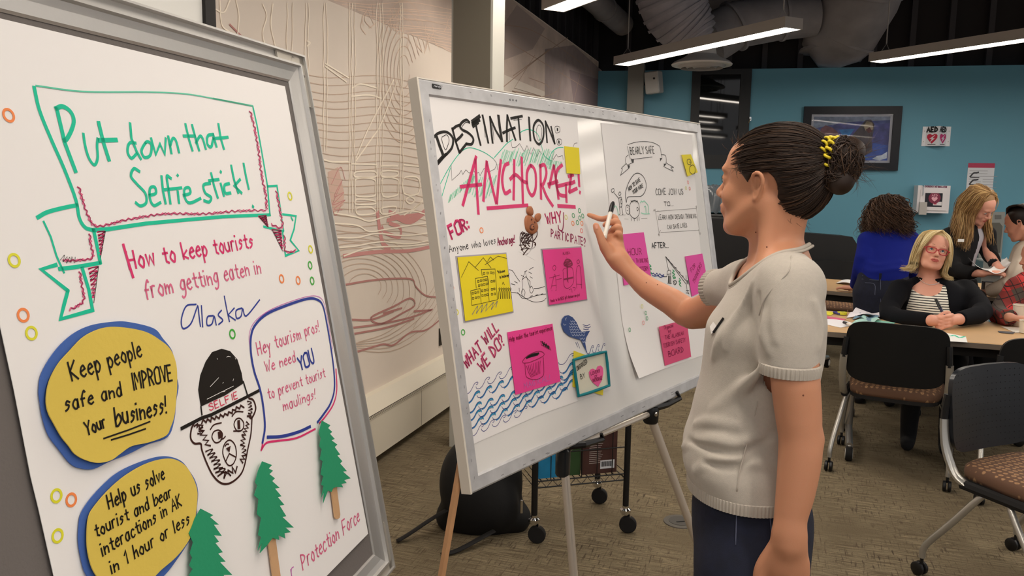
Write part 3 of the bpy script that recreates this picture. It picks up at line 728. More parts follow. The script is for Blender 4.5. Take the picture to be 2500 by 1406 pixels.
for (x0, x1, o0, o1, mc) in ((u0+.04, um, .004, .09, M_red), (um, u1-.04, .09, .004, M_mag)):
    F = Face(FB.P(x0, v0, o0), FB.h*(x1-x0)+FB.n*(o1-o0), V(0,0,1)); W = sqrt((x1-x0)**2+(o1-o0)**2); Hh = v1-v0
    pn = MB().slab([F.P(0,0), F.P(W,0), F.P(W,Hh), F.P(0,Hh)], F.n, .003).build('panel', M_sign, sg)
    tx = MB(); k = 0
    for ch, x in (('A', .06), ('E', .37), ('D', .66)):
        for stt in glyph(ch): F.ribbon(tx, np.array([[W*(x+px*.36), Hh*(.72+py*.24)] for px, py in stt]), .017, .0036)
    tx.build('lettering', M_ink, pn)
    hp = [(0,-.5),(-.3,-.2),(-.5,.1),(-.5,.33),(-.38,.48),(-.2,.5),(0,.36),(.2,.5),(.38,.48),(.5,.33),(.5,.1),(.3,-.2)]
    MB().slab([F.P(W*.5+x*W*.8, Hh*.37+y*Hh*.5, .0036) for x, y in hp], F.n, .0004).build('heart', mc, pn)
    bo = [(.32,.42),(-.28,-.02),(-.02,.0),(-.2,-.38),(.28,.06),(.02,.04)]
    MB().slab([F.P(W*.5+x*W*.8, Hh*.37+y*Hh*.5, .0044) for x, y in bo], F.n, .0004).build('bolt', M_sign, pn)
    MB().slab([F.P(W*x, Hh*y, .0036) for x, y in ((.18,.06),(.8,.06),(.8,.09),(.18,.09))], F.n, .0003).build('footer_line', M_ink, pn)
for (x, y) in ((u0+.018, v0+.05), (u0+.018, v1-.05), (u1-.018, v0+.05), (u1-.018, v1-.05)): MB().lathe([(.005, 0), (.004, .006), (0, .006)], FB.P(x, y, .003), 8, FB.n).build('screw', M_grey, sg)
# AED cabinet
ce = empty('aed_cabinet', 'white steel defibrillator cabinet with a glass door on the teal wall', 'cabinet', tuple(FB.P(*FB.uv(2275, 521), 0)))
DPT = .17; FC = Face(FB.P(0, 0, DPT), FB.h, V(0,0,1))
x0 = FC.uv(2239, 490)[0]; x1 = FC.uv(2318, 490)[0]; y1 = FC.uv(2280, 453)[1]; y0 = FC.uv(2276, 520)[1]
M_cab = mat('cabinet_white', 'd6d3d6', .4)
bd = MB(); i = .055
for (p0, p1, q0_, q1) in ((x0, x0+i, y0, y1), (x1-i, x1, y0, y1), (x0+i, x1-i, y0, y0+i), (x0+i, x1-i, y1-i*1.3, y1)): bd.slab([FB.P(p0, q0_, .0), FB.P(p1, q0_, 0), FB.P(p1, q1, 0), FB.P(p0, q1, 0)], FB.n, DPT)
bd.slab([FB.P(x0+i, y0+i, 0), FB.P(x1-i, y0+i, 0), FB.P(x1-i, y1-i*1.3, 0), FB.P(x0+i, y1-i*1.3, 0)], FB.n, .01)
bd.build('body', M_cab, ce)
dr = MB(); j = .028; k2 = .075
for (p0, p1, q0_, q1) in ((x0+j, x0+k2, y0+j, y1-j*1.6), (x1-k2, x1-j, y0+j, y1-j*1.6), (x0+k2, x1-k2, y0+j, y0+k2*.9), (x0+k2, x1-k2, y1-k2*1.1, y1-j*1.6)): dr.slab([FB.P(p0, q0_, DPT+.001), FB.P(p1, q0_, DPT+.001), FB.P(p1, q1, DPT+.001), FB.P(p0, q1, DPT+.001)], FB.n, .01)
dr = dr.build('door', M_cab, ce)
MB().slab([FB.P(x0+k2, y0+k2*.9, DPT-.002), FB.P(x1-k2, y0+k2*.9, DPT-.002), FB.P(x1-k2, y1-k2*1.1, DPT-.002), FB.P(x0+k2, y1-k2*1.1, DPT-.002)], FB.n, .003).build('window_pane', mat('cabinet_dark_glass', '1b1a22', .12), dr)
MB().tube([FB.P(x0+.045, y0+.3, DPT+.012), FB.P(x0+.047, y0+.29, DPT+.035), FB.P(x0+.047, y0+.2, DPT+.035), FB.P(x0+.045, y0+.19, DPT+.012)], .006, 8).build('handle', M_chrome, dr)
cx, cy = (x0+x1)/2+.01, (y0+y1)/2+.015
dk = MB().lathe([(.062, 0), (.062, .004), (0, .004)], FB.P(cx, cy, DPT+.002), 28, FB.n).build('badge', mat('badge_maroon', '7a2340', .5), ce)
F = Face(FB.P(cx, cy, DPT+.007), FB.h, V(0,0,1)); tx = MB()
for ch, x in (('A', -.03), ('E', -.008), ('D', .013)):
    for stt in glyph(ch): F.ribbon(tx, np.array([[x+px*.028, .018+py*.022] for px, py in stt]), .004, 0)
tx.slab([F.P(x*.06, -.014+y*.05) for x, y in hp], F.n, .0003); tx.build('badge_print', mat('badge_pink', 'e0a7b4', .5), dk)
MB().slab([FB.P(cx-.01, y0+.085, DPT+.003), FB.P(cx+.1, y0+.085, DPT+.003), FB.P(cx+.1, y0+.125, DPT+.003), FB.P(cx-.01, y0+.125, DPT+.003)], FB.n, .001).build('sticker', M_cab, ce)
MB().slab([FB.P(cx-.005, y0+.095, DPT+.0045), FB.P(cx+.025, y0+.095, DPT+.0045), FB.P(cx+.025, y0+.118, DPT+.0045), FB.P(cx-.005, y0+.118, DPT+.0045)], FB.n, .0005).build('sticker_print', M_red, ce)
MB().slab([FB.P(x0+.02, y0-.02, DPT+.012), FB.P(x0+.095, y0-.02, DPT+.012), FB.P(x0+.095, y0+.12, DPT+.012), FB.P(x0+.02, y0+.12, DPT+.012)], FB.n, .03).build('alarm_box', mat('alarm_grey', 'a9a6a2', .5), ce)
FD = Face(FB.P(0, 0, DPT+.0005), FB.h, V(0,0,1))
FD.text('lettering', 'EMERGENCY DEFIBRILLATOR', (2258, 457), (2312, 458.5), 4.0, mat('print_purple', '6e2c52', .5), ce, 1.0, .0012, jit=0)
# instruction poster
po = empty('cpr_poster', 'white first-aid instruction poster with a red heading on the teal wall', 'poster', tuple(FB.P(*FB.uv(2390, 500), 0)))
u0, v1 = FB.uv(2364, 398); u1 = FB.uv(2429, 399)[0]; v0 = FB.uv(2390, 505)[1]
MB().slab([FB.P(u0, v0, .002), FB.P(u1, v0, .002), FB.P(u1, v1, .002), FB.P(u0, v1, .002)], FB.n, .0015).build('sheet', mat('poster_paper', 'c9cdd3', .5), po)
MB().slab([FB.P(u0, v1-.05, .0037), FB.P(u1, v1-.05, .0037), FB.P(u1, v1, .0037), FB.P(u0, v1, .0037)], FB.n, .0005).build('heading_bar', mat('poster_red', 'a42a4e', .5), po)
FP = Face(FB.P(0, 0, .0045), FB.h, V(0,0,1)); tl = MB()
for k in range(15):
    z = v1-.085-k*.03
    for (q0_, q1) in ((.02, .12+.02*(k % 3)), (.16, .30-.03*(k % 2))) if k > 1 else ((.02, .2),):
        FP.ribbon(tl, np.array([[u0+q0_, z], [u0+q1, z]]), .005, 0)
tl.build('text_lines', mat('poster_text', '8c8f96', .6), po)
tl = MB()
for k, z in enumerate((.15, .23, .31, .39)):
    FP.ribbon(tl, smooth_path([(u0+.03, v1-z), (u0+.06, v1-z+.04), (u0+.09, v1-z+.045), (u0+.11, v1-z+.05)], 3), .016, .0006); FP.ribbon(tl, np.array([[u0+.03, v1-z-.005], [u0+.12, v1-z-.008]]), .01, .0006)
tl.build('diagram', mat('poster_figure', '35363c', .6), po)
# drinking fountain
fo = empty('drinking_fountain', 'stainless steel drinking fountain with a dark alcove behind the standing blonde woman', 'drinking fountain', tuple(FB.P(*FB.uv(2420, 640), 0)))
M_ss = mat('stainless', '8e8f8a', .35, metal=.6); M_al = mat('alcove_grey', '55544d', .5)
def fq(pts, off, t, name, m): MB().slab([FB.P(*FB.uv(x, y), off) for x, y in pts], FB.n, t).build(name, m, fo)
fq([(2385,517),(2450,517),(2440,632),(2385,632)], .002, .05, 'back_panel', M_ss)
fq([(2390,552),(2402,543),(2436,543),(2443,552),(2437,616),(2388,616)], .0525, .004, 'alcove', M_al)
fq([(2425,524),(2440,524),(2440,534),(2425,534)], .0525, .006, 'push_plate', mat('plate_dark', '6a6a66', .3, metal=.5))
uu = FB.uv(2372, 632)[0]; u2 = FB.uv(2462, 632)[0]; zz = FB.uv(2400, 632)[1]
MB().slab([FB.P(uu, zz-.12, .0), FB.P(u2, zz-.12, 0), FB.P(u2, zz, 0), FB.P(uu, zz, 0)], FB.n, .38).build('basin', M_ss, fo)
MB().slab([FB.P(uu+.03, zz, .03), FB.P(u2-.03, zz, .03), FB.P(u2-.03, zz, .34), FB.P(uu+.03, zz, .34)], V(0,0,1), .012).build('basin_rim', M_white, fo)
MB().slab([FB.P(uu+.02, .35, 0), FB.P(u2-.02, .35, 0), FB.P(u2-.02, zz-.12, 0), FB.P(uu+.02, zz-.12, 0)], FB.n, .3).build('lower_housing', mat('fountain_grey', '6e6d68', .5), fo)
MB().tube(smooth_path([FB.P(uu+.08, zz, .15), FB.P(uu+.09, zz+.15, .15), FB.P(uu+.05, zz+.32, .12), FB.P(uu+.05, zz+.36, .06)], 4), .008, 8).build('spout', M_chrome, fo)
# cloths hook by window
# dark cabinet with a wrapped bundle on top, between whiteboard and woman
dcn = pd(1775, 640, 7.6); dcn[2] = 0
cb_ = empty('rolling_cabinet', 'black storage cabinet standing behind the whiteboard edge near the back wall', 'cabinet', tuple(dcn))
MB().obox(V(dcn[0], dcn[1]+.3, .62), FB.h, -FB.n, V(0,0,1), .42, .3, .62, .01).build('body', mat('cabinet_black', '0c0b0c', .5), cb_)
MB().obox(V(dcn[0]+.0, dcn[1]-.012, .65), FB.h, -FB.n, V(0,0,1), .39, .01, .56, .004).build('door', mat('cabinet_black2', '131213', .4), cb_)
wr = tag(MB().grid(lambda u, v: V(dcn[0]-.32+.5*u+.02*sin(v*9), dcn[1]+.1+.35*v+.03*sin(u*14), 1.252+.26*(sin(pi*min(max(u*1.0, .0), 1))**.25)*(sin(pi*v)**.3)+.012*sin(u*40+v*13)), 30, 16).build('wrapped_bundle', mat('grey_wrap', '4d5358', .25, bump=.6, bscale=30), None, True), 'shiny grey plastic-wrapped bundle lying on the black storage cabinet', 'bundle')
# things hung on teal wall: hook
h0 = FB.uv(1824, 295)
ho = empty('coat_hook', 'tiny silver hook on the teal wall beside the dark window', 'hook', tuple(FB.P(h0[0]+.02, h0[1], 0)))
MB().tube([FB.P(h0[0]+.02, h0[1]+.03, .004), FB.P(h0[0]+.02, h0[1]-.02, .03), FB.P(h0[0]+.03, h0[1]+.02, .05)], .008, 6).build('prong', M_chrome, ho)
MB().slab([FB.P(h0[0]+.0, h0[1]-.0, .001), FB.P(h0[0]+.045, h0[1], .001), FB.P(h0[0]+.045, h0[1]+.045, .001), FB.P(h0[0], h0[1]+.045, .001)], FB.n, .006).build('base_plate', M_chrome, ho)
# ---------------------------------------------------------------- papers on boards: helpers
def K(ox, oy, s):
    def f(st): return [np.array(p)/s+[ox, oy] for p in parse(st)]
    f.pt = lambda x, y: (ox+x/s, oy+y/s)
    f.pts = lambda st: [(ox+float(q.split(',')[0])/s, oy+float(q.split(',')[1])/s) for q in st.split()]
    return f
INK = {k: mat('ink_'+k, v, .45, spec=.3) for k, v in dict(teal='0fc29b', teal2='5cc4a4', pink='d8336f', rose='d9688c', maroon='93184c', black='17130f', blue='2c3f96', navy='1f2f7c', brown='3a1c16', red='d03c58', sky='3a7fb4', grey='8a8580', purple='7a4fae', lilac='c66fb8', fgreen='1f9a5c', palegreen='8fd6b8').items()}
RG = {k: mat('ring_'+k, v, .4) for k, v in dict(orange='f2894a', yellow='ddd92c', green='43ad3f', dgreen='2f9a62', pink='e57a72', pale='d8d67a').items()}
M_paper = mat('flip_chart_paper', 'ece9e8', .6, spec=.25, bump=.25, bscale=5)
P1y, P2y, LEAN = radians(13.72), radians(36.36), radians(10.14)
def udir(y, a): return V(-cos(y)*sin(a), sin(y)*sin(a), cos(a))
F1 = Face(pd(740, 137, 1.37), hdir(P1y), udir(P1y, LEAN))
F2 = Face(pd(1016, 191, 1.76), hdir(P2y), udir(P2y, LEAN))

F1.wk = 1.06; F2.wk = 1.3
# ---------------------------------------------------------------- grey pin board at the left
W1, H1 = .98, .915
b1 = empty('pin_board', 'grey felt pin board with a ribbed aluminium frame on an easel, nearest the camera', 'board', tuple(F1.P(-W1/2, -H1)))
FR = .047
MB().slab([F1.P(-W1+.01, -H1+.01, -.03), F1.P(-.01, -H1+.01, -.03), F1.P(-.01, -.01, -.03), F1.P(-W1+.01, -.01, -.03)], F1.n, .018).build('felt_panel', mat('grey_felt', '6b6562', .95, bump=.3, bscale=300), b1)
prof = [(0, -.035), (0, .004), (.003, .004), (.0035, -.004), (.016, -.004), (.0165, .003), (.02, .003), (.0215, -.003), (.030, -.006), (FR-.003, -.009), (FR, -.011), (FR, -.035)]
def rail(F, p, q, inn, prof, m, par, name='frame_rail', off=.0):
    """profile swept from p to q (uv), inn = inward direction, mitred"""
    p = np.array(p, float); q = np.array(q, float); d = (q-p)/np.hypot(*(q-p)); inn = np.array(inn, float)
    A = [F.P(*(p+inn*w+d*w), z+off) for w, z in prof]; B = [F.P(*(q+inn*w-d*w), z+off) for w, z in prof]; n = len(prof)
    return MB().add(A+B, [(i, (i+1) % n, n+(i+1) % n, n+i) for i in range(n)]+[list(range(n))[::-1], [n+i for i in range(n)]]).build(name, m, par)
for p, q, inn in (((-W1, 0), (0, 0), (0, -1)), ((0, 0), (0, -H1), (-1, 0)), ((0, -H1), (-W1, -H1), (0, 1)), ((-W1, -H1), (-W1, 0), (1, 0))): rail(F1, p, q, inn, prof, M_alu, b1)
for a, b_, w, h in ((-.046, -.010, .085, .013), (-.010, -.045, .013, .085), (-.010, -H1+.045, .013, .085), (-.046, -H1+.010, .085, .013)):
    MB().slab([F1.P(a-w/2, b_-h/2, -.0035), F1.P(a+w/2, b_-h/2, -.0035), F1.P(a+w/2, b_+h/2, -.0035), F1.P(a-w/2, b_+h/2, -.0035)], F1.n, .0035).build('corner_key', mat('corner_key', 'b7b1a6', .4, metal=.5), b1)
F1.text('letter_mark', 'A', (712, 141), (717, 142.5), 4.5, M_black, b1, 1.2, .0012)
F1.text('letter_mark', 'B', (740, 188), (744, 189), 4.5, M_black, b1, 1.2, .0012)
# its easel (below and behind the board)
e1 = empty('display_easel', 'dark tripod easel holding up the grey pin board, mostly below the frame', 'easel', (F1.P(-.5, -H1)[0], F1.P(-.5, -H1)[1]+.0, 0))
for a, fa, fo_ in ((-.28, -.36, .18), (-.72, -.64, .18), (-.5, -.5, -.55)):
    top = F1.P(a, -H1*.3, -.05) if fo_ < 0 else F1.P(a, -H1+.0, -.05)
    bo_ = F1.P(fa, -H1, 0); bo_ = V(bo_[0], bo_[1], 0)+V(F1.n[0], F1.n[1], 0)*(fo_ if fo_ < 0 else .05); 
    MB().tube([top, bo_+V(0,0,.012)], .012, 10).build('leg', M_black, e1)
MB().obox(F1.P(-.5, -H1-.012, -.01), F1.h, F1.u, F1.n, .3, .01, .035, .003).build('ledge', M_black, e1)

# first poster
p1 = K(0, 150, 2.1625); p2 = K(0, 756, 2.163)
ps1 = empty('flip_chart_poster', 'white flip-chart sheet reading Put down that Selfie stick on the grey pin board', 'poster', tuple(F1.P(-.37, -.82, .0)))
OFF1 = -.0085
uvp = [F1.uv(706, 208.5), F1.uv(909, 1302), F1.uv(820, 1391.5)]
wv = [F1.uv(148, 1406), F1.uv(111, 1241), F1.uv(92, 1163), F1.uv(51, 950), F1.uv(9, 756), F1.uv(0, 715)]
tl = np.array([wv[-1][0]-.001, F1.uv(0, 36)[1]+.0]); bl = np.array([wv[0][0]-.004, uvp[1][1]])
poly = [tuple(uvp[0]), tuple(uvp[1]), tuple(bl)]+[tuple(q) for q in wv]+[tuple(tl)]
MB().slab([F1.P(a, b_, OFF1) for a, b_ in poly], F1.n, .0007).build('sheet', M_paper, ps1)
O = OFF1+.0011
def ink1(name, k, st, col, w, o=0): F1.ink(name, k(st) if k else st, INK[col], ps1, w, O+o)
ink1('banner_outline', p1, '~212,128 240,250 300,400 370,560 430,720 450,820 480,870 520,885; 520,885 600,880 800,850 1000,832 1200,815 1450,805;~230,818 280,790 360,768 440,752;345,1090 430,1080 560,1058;525,885 545,980 560,1058;330,1068 250,1092 390,1205;390,1205 370,1280 352,1355 520,1308 500,1200 465,1085', 'teal', 10)
ink1('banner_outline', p1, '262,838 300,920 330,1020 370,1110;1358,232 1380,330 1410,500 1435,650 1448,800;1435,655 1485,652 1500,750 1520,890;1415,868 1520,893;1515,803 1585,812 1575,880 1555,940 1600,995 1530,1022 1515,900;1560,820 1568,835', 'teal', 5.5)
ink1('banner_outline', p1, '~220,120 470,152 800,155 1000,165 1150,190 1358,232;1150,190 1358,230', 'teal2', 4, .0001)
ink1('title_lettering', p1, '330,240 372,420 430,575;~325,242 360,230 400,255 420,300 410,350 385,400 368,412;550,315 575,420 605,515;550,410 645,408', 'teal', 11, .0001)
ink1('title_lettering', p1, '~470,375 480,440 500,505 528,540 545,505 542,440 545,400;715,320 722,400 750,470 772,510;~745,425 712,425 702,470 722,505 750,480;@795,425 775,465 790,500 820,490 828,440 812,418;825,400 850,485 872,430 897,485 902,400;915,390 932,480;~925,440 938,402 955,412 972,475;1005,325 1022,400 1042,465;995,388 1055,388;1040,330 1058,400 1077,465;~1060,425 1080,390 1095,400 1112,457;~1150,380 1122,388 1120,430 1140,445 1152,400;1150,378 1168,445;1178,325 1190,400 1207,457;1150,402 1228,395', 'teal', 7.5, .0001)
ink1('title_lettering', p1, '~765,575 735,560 720,600 750,640 795,690 800,740 770,757 745,740;~815,702 850,690 845,658 820,665 820,720 840,755 875,740;880,600 888,680 902,745;~930,612 908,600 915,660 927,745;895,672 985,662;965,680 972,742;963,594 966,598;~995,702 1030,690 1025,662 1000,670 1005,720 1030,742 1085,718;~1135,638 1100,648 1110,690 1140,712 1130,737 1103,730;1140,585 1155,650 1175,715;1128,625 1180,618;1190,640 1207,705;1189,576 1192,580;~1235,640 1210,650 1215,690 1242,690;1245,545 1260,620 1282,690;1292,618 1262,652 1300,690;1310,535 1322,600 1337,668;1357,760 1362,764', 'teal', 7.5, .0001)
def zig(path, step, amp, n=None):
    q = smooth_path(path, 6); L = np.r_[0, np.cumsum(np.hypot(*np.diff(q, axis=0).T))]; t = np.arange(0, L[-1], step)
    x = np.interp(t, L, q[:,0]); y = np.interp(t, L, q[:,1]); dx = np.gradient(x); dy = np.gradient(y); l = np.hypot(dx, dy)+1e-6
    s = np.where(np.arange(len(t)) % 2 == 0, 1, -1)*amp*(1+rs.uniform(-.3, .3, len(t)))
    return np.stack([x-dy/l*s, y+dx/l*s], 1)
def cp(st, k): return [np.array(k.pt(*[float(v) for v in q.split(',')])) for q in st.split()]
zz = ['445,655 470,740 500,820 545,865 700,830 900,800 1100,800 1280,785 1432,782', '1343,258 1365,340 1385,450 1405,600 1425,700 1430,780', '503,905 508,960 518,1030 430,1045 360,1045', '452,1105 462,1180 470,1262 395,1308', '1480,680 1495,760 1512,872 1450,855', '1525,915 1530,1000 1595,992']
F1.ink('squiggle_shadow', [smooth_path(zig(cp(z, p1), 7, 2.5), 2) for z in zz[:1]]+[zig(cp(z, p1), 6, 2) for z in zz[1:]], INK['rose'], ps1, 4, O+.0002)
F1.ink('squiggle_line', [smooth_path(zig(cp(z, p1), 9, 2.2), 3) for z in zz], INK['maroon'], ps1, 2.2, O+.0003)
def hatch(tri, n, k, jx=0):
    a, b_, c_ = [np.array(k.pt(*t)) for t in tri]; out = []
    for i in range(n):
        t = i/n; out.append(a*(1-t)+c_*t); out.append(b_*(1-t)+c_*t)
    return np.array(out)
tris = [((545,895),(585,892),(560,1030)), ((498,1090),(548,1078),(522,1260)), ((1388,815),(1430,810),(1440,875)), ((1458,885),(1508,890),(1515,995))]
F1.ink('fold_hatching', [hatch(t, 8, p1) for t in tris], INK['pink'], ps1, 4.5, O+.0001)
F1.ink('fold_hatching', [hatch(t, 6, p1) for t in tris]+p1('585,892 560,1030;550,1075 525,1270;1460,885 1515,998;1390,815 1440,872')+[zig(cp('355,1030 395,1045 430,1040', p1), 4, 7)], INK['black'], ps1, 1.6, O+.0003)
F1.text('subtitle_lettering', 'How to keep tourists', (330, 655), (631, 601), 46, INK['pink'], ps1, 6, O, bold=1)
F1.ink('subtitle_lettering', p1('680,962 705,1050 732,1135'), INK['pink'], ps1, 8, O+.0001)
F1.text('subtitle_lettering', 'from getting eaten in', (371, 728), (650, 664), 44, INK['rose'], ps1, 5, O)
ink1('alaska_lettering', p1, '~1062,1278 1010,1288 985,1360 995,1406 1035,1380 1065,1300 1072,1290 1078,1340 1085,1395;1090,1285 1097,1398;~1152,1338 1122,1345 1120,1388 1145,1382 1157,1342 1168,1388;~1195,1310 1178,1335 1202,1362 1180,1385;1210,1235 1222,1300 1237,1370;1262,1298 1230,1335 1268,1362;~1302,1298 1272,1312 1275,1352 1297,1342 1307,1303 1325,1340 1395,1255', 'blue', 4)
# rings on the first poster
for (x, y, r, c) in ((36,278,'o',''),(50,633,'y',''),(72,767,'o',''),(92,811,'y',''),(153,1209,'y',''),(189,1219,'o',''),(156,1307,'y',''),(718,477,'y',''),(768,607,'y',''),(767,646,'g',''),(772,684,'g',''),(698,679,'o',''),(738,683,'o',''),(579,814,'g','')):
    nm = dict(o='orange', y='yellow', g='green')[r]
    F1.ring(x, y, .0072, .0026, RG[nm], ps1, O+.0002, nm+' ring sticker')
# bear with bowler hat
kb = K(440, 840, 3.905)
hatp = kb.pts('245,590 220,430 240,290 290,160 350,70 440,38 520,60 590,140 630,270 645,370 480,480 330,550')
F1.sheet('hat_crown_drawing', hatp, INK['black'], ps1, O+.0002, .0002)
ink1('hat_brim_drawing', kb, '60,800 250,700 340,670 500,590 790,440', 'black', 8.5, .0004)
ink1('hat_band_drawing', kb, '245,590 255,670;645,350 685,480', 'black', 4.5, .0003)
F1.ink('hat_highlight', kb('395,130 400,140;330,400 410,315;485,120 500,110 522,118;565,125 572,140;545,345 552,325;435,450 470,445;300,520 550,395;455,360 448,368'), M_paper, ps1, 1.3, O+.0006)
F1.text('band_lettering', 'SELFIE', kb.pt(330, 632), kb.pt(600, 505), 17, INK['red'], ps1, 2.6, O+.0002)
ink1('bear_drawing', kb, '~185,745 158,800 150,890 185,942 245,945 255,1000 290,1100 350,1230 420,1310 490,1330 560,1300 625,1235 660,1150 690,1000 720,850 730,690;~700,512 742,530 765,600 750,660 722,702 700,680', 'brown', 5.2)
ink1('bear_drawing', kb, '~335,810 370,765 440,745;~540,685 580,640 645,640;@352,885 368,832 415,815 450,850 435,915 385,935;~435,905 460,895 478,875;@560,765 580,712 620,705 652,750 640,808 592,825;555,825 625,822;@455,1040 470,950 520,910 570,960 582,1060 550,1140 500,1145;515,1040 480,1118;515,1040 580,1075;~475,970 490,950 510,950', 'brown', 3.6)
for pts in ('405,832 440,825 446,885 412,902', '590,722 612,718 618,805 594,806', '482,990 526,965 514,1028'): F1.sheet('eye_drawing' if pts[0] != '4' or pts[1] == '0' else 'nose_drawing', kb.pts(pts), INK['brown'], ps1, O+.0004, .0002)
zg = [('230,755 260,830 300,920 320,980', 12, 6), ('320,1000 360,1060 400,1150 440,1250', 9, 9), ('440,1180 480,1250 540,1200 600,1190', 9, 7), ('655,880 640,960 660,1040 620,1130', 9, 5), ('690,740 670,820 640,880', 8, 4), ('250,740 330,720 400,690 500,660 580,610 650,580', 10, 4), ('705,540 715,620 700,700', 7, 4), ('195,760 250,800 230,860', 6, 5)]
F1.ink('fur_drawing', [zig(cp(a, kb), s_*.55, m_) for a, s_, m_ in zg], INK['brown'], ps1, 4.6, O+.0002)
# speech bubble drawn in marker
F1.ink('bubble_outline', '~652,1080 658,1040 653,985 645,945 632,905 624,860 624,820 634,792 662,765 710,744 760,728 784,730 798,745 808,790 818,850 825,905 826,950 816,985 800,1010 785,1030;~768,1040 740,1053 700,1064 664,1066', INK['blue'], ps1, 7, O+.0002)
F1.ink('bubble_outline', '~622,850 620,815 632,785 665,758 710,738 762,722 790,724 803,745 812,790 822,850', INK['lilac'], ps1, 2, O+.0001)
F1.ink('bubble_outline', '~830,900 832,950 824,985 805,1015 790,1032;~780,1046 735,1068 690,1075 662,1080 649,1098;~655,1070 652,1085 650,1096', INK['pink'], ps1, 4.5, O+.0001)
for s_, a, b_, h, c, w in (('Hey tourism pros!', (642,866), (792,806), 32, 'rose', 3.6), ('We need', (660,907), (733,880), 27, 'rose', 3.3), ('to prevent tourist', (667,974), (805,918), 27, 'rose', 3.1), ('maulings!', (704,1001), (783,970), 25, 'rose', 3.1), ('YOU', (744,905), (780,882), 34, 'blue', 5.5)):
    F1.text('bubble_lettering', s_, a, b_, h, INK[c], ps1, w, O)
F1.text('footer_lettering', 'Protection Force', (751, 1391), (889, 1270), 38, INK['rose'], ps1, 4, O)
F1.text('footer_lettering', 'r', (724, 1408), (733, 1400), 30, INK['lilac'], ps1, 3, O)
# stuck-on paper bubbles
M_bp = mat('blue_construction_paper', '3f62ab', .85, bump=.2, bscale=150); M_yp = mat('yellow_construction_paper', 'd9be53', .85, bump=.2, bscale=150, var=.03)
def bubble(label, blue, yel, texts, extra=None):
    bp_ = p2.pts(blue); yp_ = p2.pts(yel)
    c = F1.uv(*np.mean(bp_, 0)); e = empty('paper_bubble', label, 'paper cut-out', tuple(F1.P(*c, OFF1)), 'cut-out paper bubbles on the selfie poster')
    F1.sheet('backing', bp_, M_bp, e, OFF1+.0035, .0012, smooth=True)
    F1.sheet('face', yp_, M_yp, e, OFF1+.0075, .0012, smooth=True)
    for s_, a, b_, h, w in texts: F1.text('lettering', s_, a, b_, h, INK['black'], e, w, OFF1+.0079, jit=.04)
    if extra: F1.ink('underline', extra, INK['black'], e, 4, OFF1+.0079)
bubble('upper yellow paper bubble on blue backing reading Keep people safe', '230,420 245,330 310,220 400,130 500,80 620,60 700,62 830,95 880,150 930,220 945,320 962,400 950,480 940,580 905,670 800,710 700,760 600,800 520,838 460,838 400,815 330,730 280,660 250,570 235,480', '250,470 265,380 310,290 370,220 450,140 550,95 650,92 770,115 850,160 905,210 935,290 940,390 935,470 925,560 905,620 880,665 790,700 700,720 640,760 590,795 520,808 450,790 400,760 370,720 330,670 290,600 260,540',
    [('Keep people', (178,930), (350,869), 46, 5), ('safe and', (162,1003), (300,964), 36, 5), ('IMPROVE', (325,953), (424,927), 42, 5), ('Your', (213,1063), (262,1041), 34, 5), ('business!', (285,1039), (412,1006), 44, 5.5)], p2('550,680 680,635 795,590;590,687 680,660 772,628'))
bubble('lower yellow paper bubble on blue backing reading Help us solve', '440,1150 450,1080 490,1010 560,930 640,860 740,810 850,775 920,775 980,800 1020,850 1050,900 1065,960 1060,1040 1055,1100 1040,1180 1000,1250 960,1310 900,1390 830,1450 700,1500 560,1480 480,1400 450,1300 438,1220', '465,1180 475,1090 510,1030 580,950 660,880 760,820 850,790 920,788 980,820 1020,880 1045,950 1045,1020 1035,1100 1020,1180 980,1250 930,1310 860,1370 790,1430 650,1470 560,1450 500,1380 470,1280',
    [('Help us solve', (268,1243), (405,1168), 36, 4.6), ('tourist and bear', (236,1312), (422,1211), 32, 4.3), ('interactions in AK', (253,1358), (447,1233), 34, 4.3), ('in 1 hour or less', (275,1400), (466,1276), 34, 4.3)])
# paper trees on craft sticks
M_tree = mat('green_construction_paper', '1f9166', .8, bump=.2, bscale=150); M_stick = mat('craft_stick', 'c9a077', .6, var=.08, vscale=30)
def tree(label, crown, stick):
    cpn = p2.pts(crown); e = empty('paper_tree', label, 'paper cut-out', tuple(F1.P(*F1.uv(*cpn[len(cpn)//2]), OFF1)), 'green paper trees on the selfie poster')
    if stick: F1.sheet('craft_stick', p2.pts(stick), M_stick, e, OFF1+.0055, .002)
    F1.sheet('crown', cpn, M_tree, e, OFF1+.0085, .0006)
tree('right-hand paper tree with its whole stick, its tip touching the speech bubble', '1700,585 1745,610 1733,625 1755,645 1743,655 1768,682 1752,690 1782,712 1768,725 1797,765 1782,770 1808,800 1797,812 1832,852 1812,855 1852,890 1818,900 1832,915 1803,920 1812,938 1778,935 1760,942 1752,962 1732,955 1707,1022 1712,960 1698,990 1710,930 1697,925 1708,880 1694,870 1705,800 1690,790 1700,740 1687,720 1695,680 1684,650', '1757,930 1787,930 1806,1080 1803,1098 1794,1105 1784,1104 1778,1094')
tree('middle paper tree with a stick, right of the bear drawing chin', '1385,800 1437,820 1420,838 1442,850 1424,868 1452,890 1438,905 1477,940 1453,945 1487,985 1468,990 1502,1030 1478,1035 1512,1090 1493,1095 1552,1150 1508,1150 1537,1175 1503,1180 1507,1208 1470,1190 1475,1215 1440,1205 1410,1245 1373,1285 1385,1230 1362,1270 1380,1200 1364,1190 1380,1100 1358,1080 1366,1000 1343,980 1360,930 1348,910 1364,850', '1425,1200 1465,1200 1497,1440 1480,1460 1457,1440')
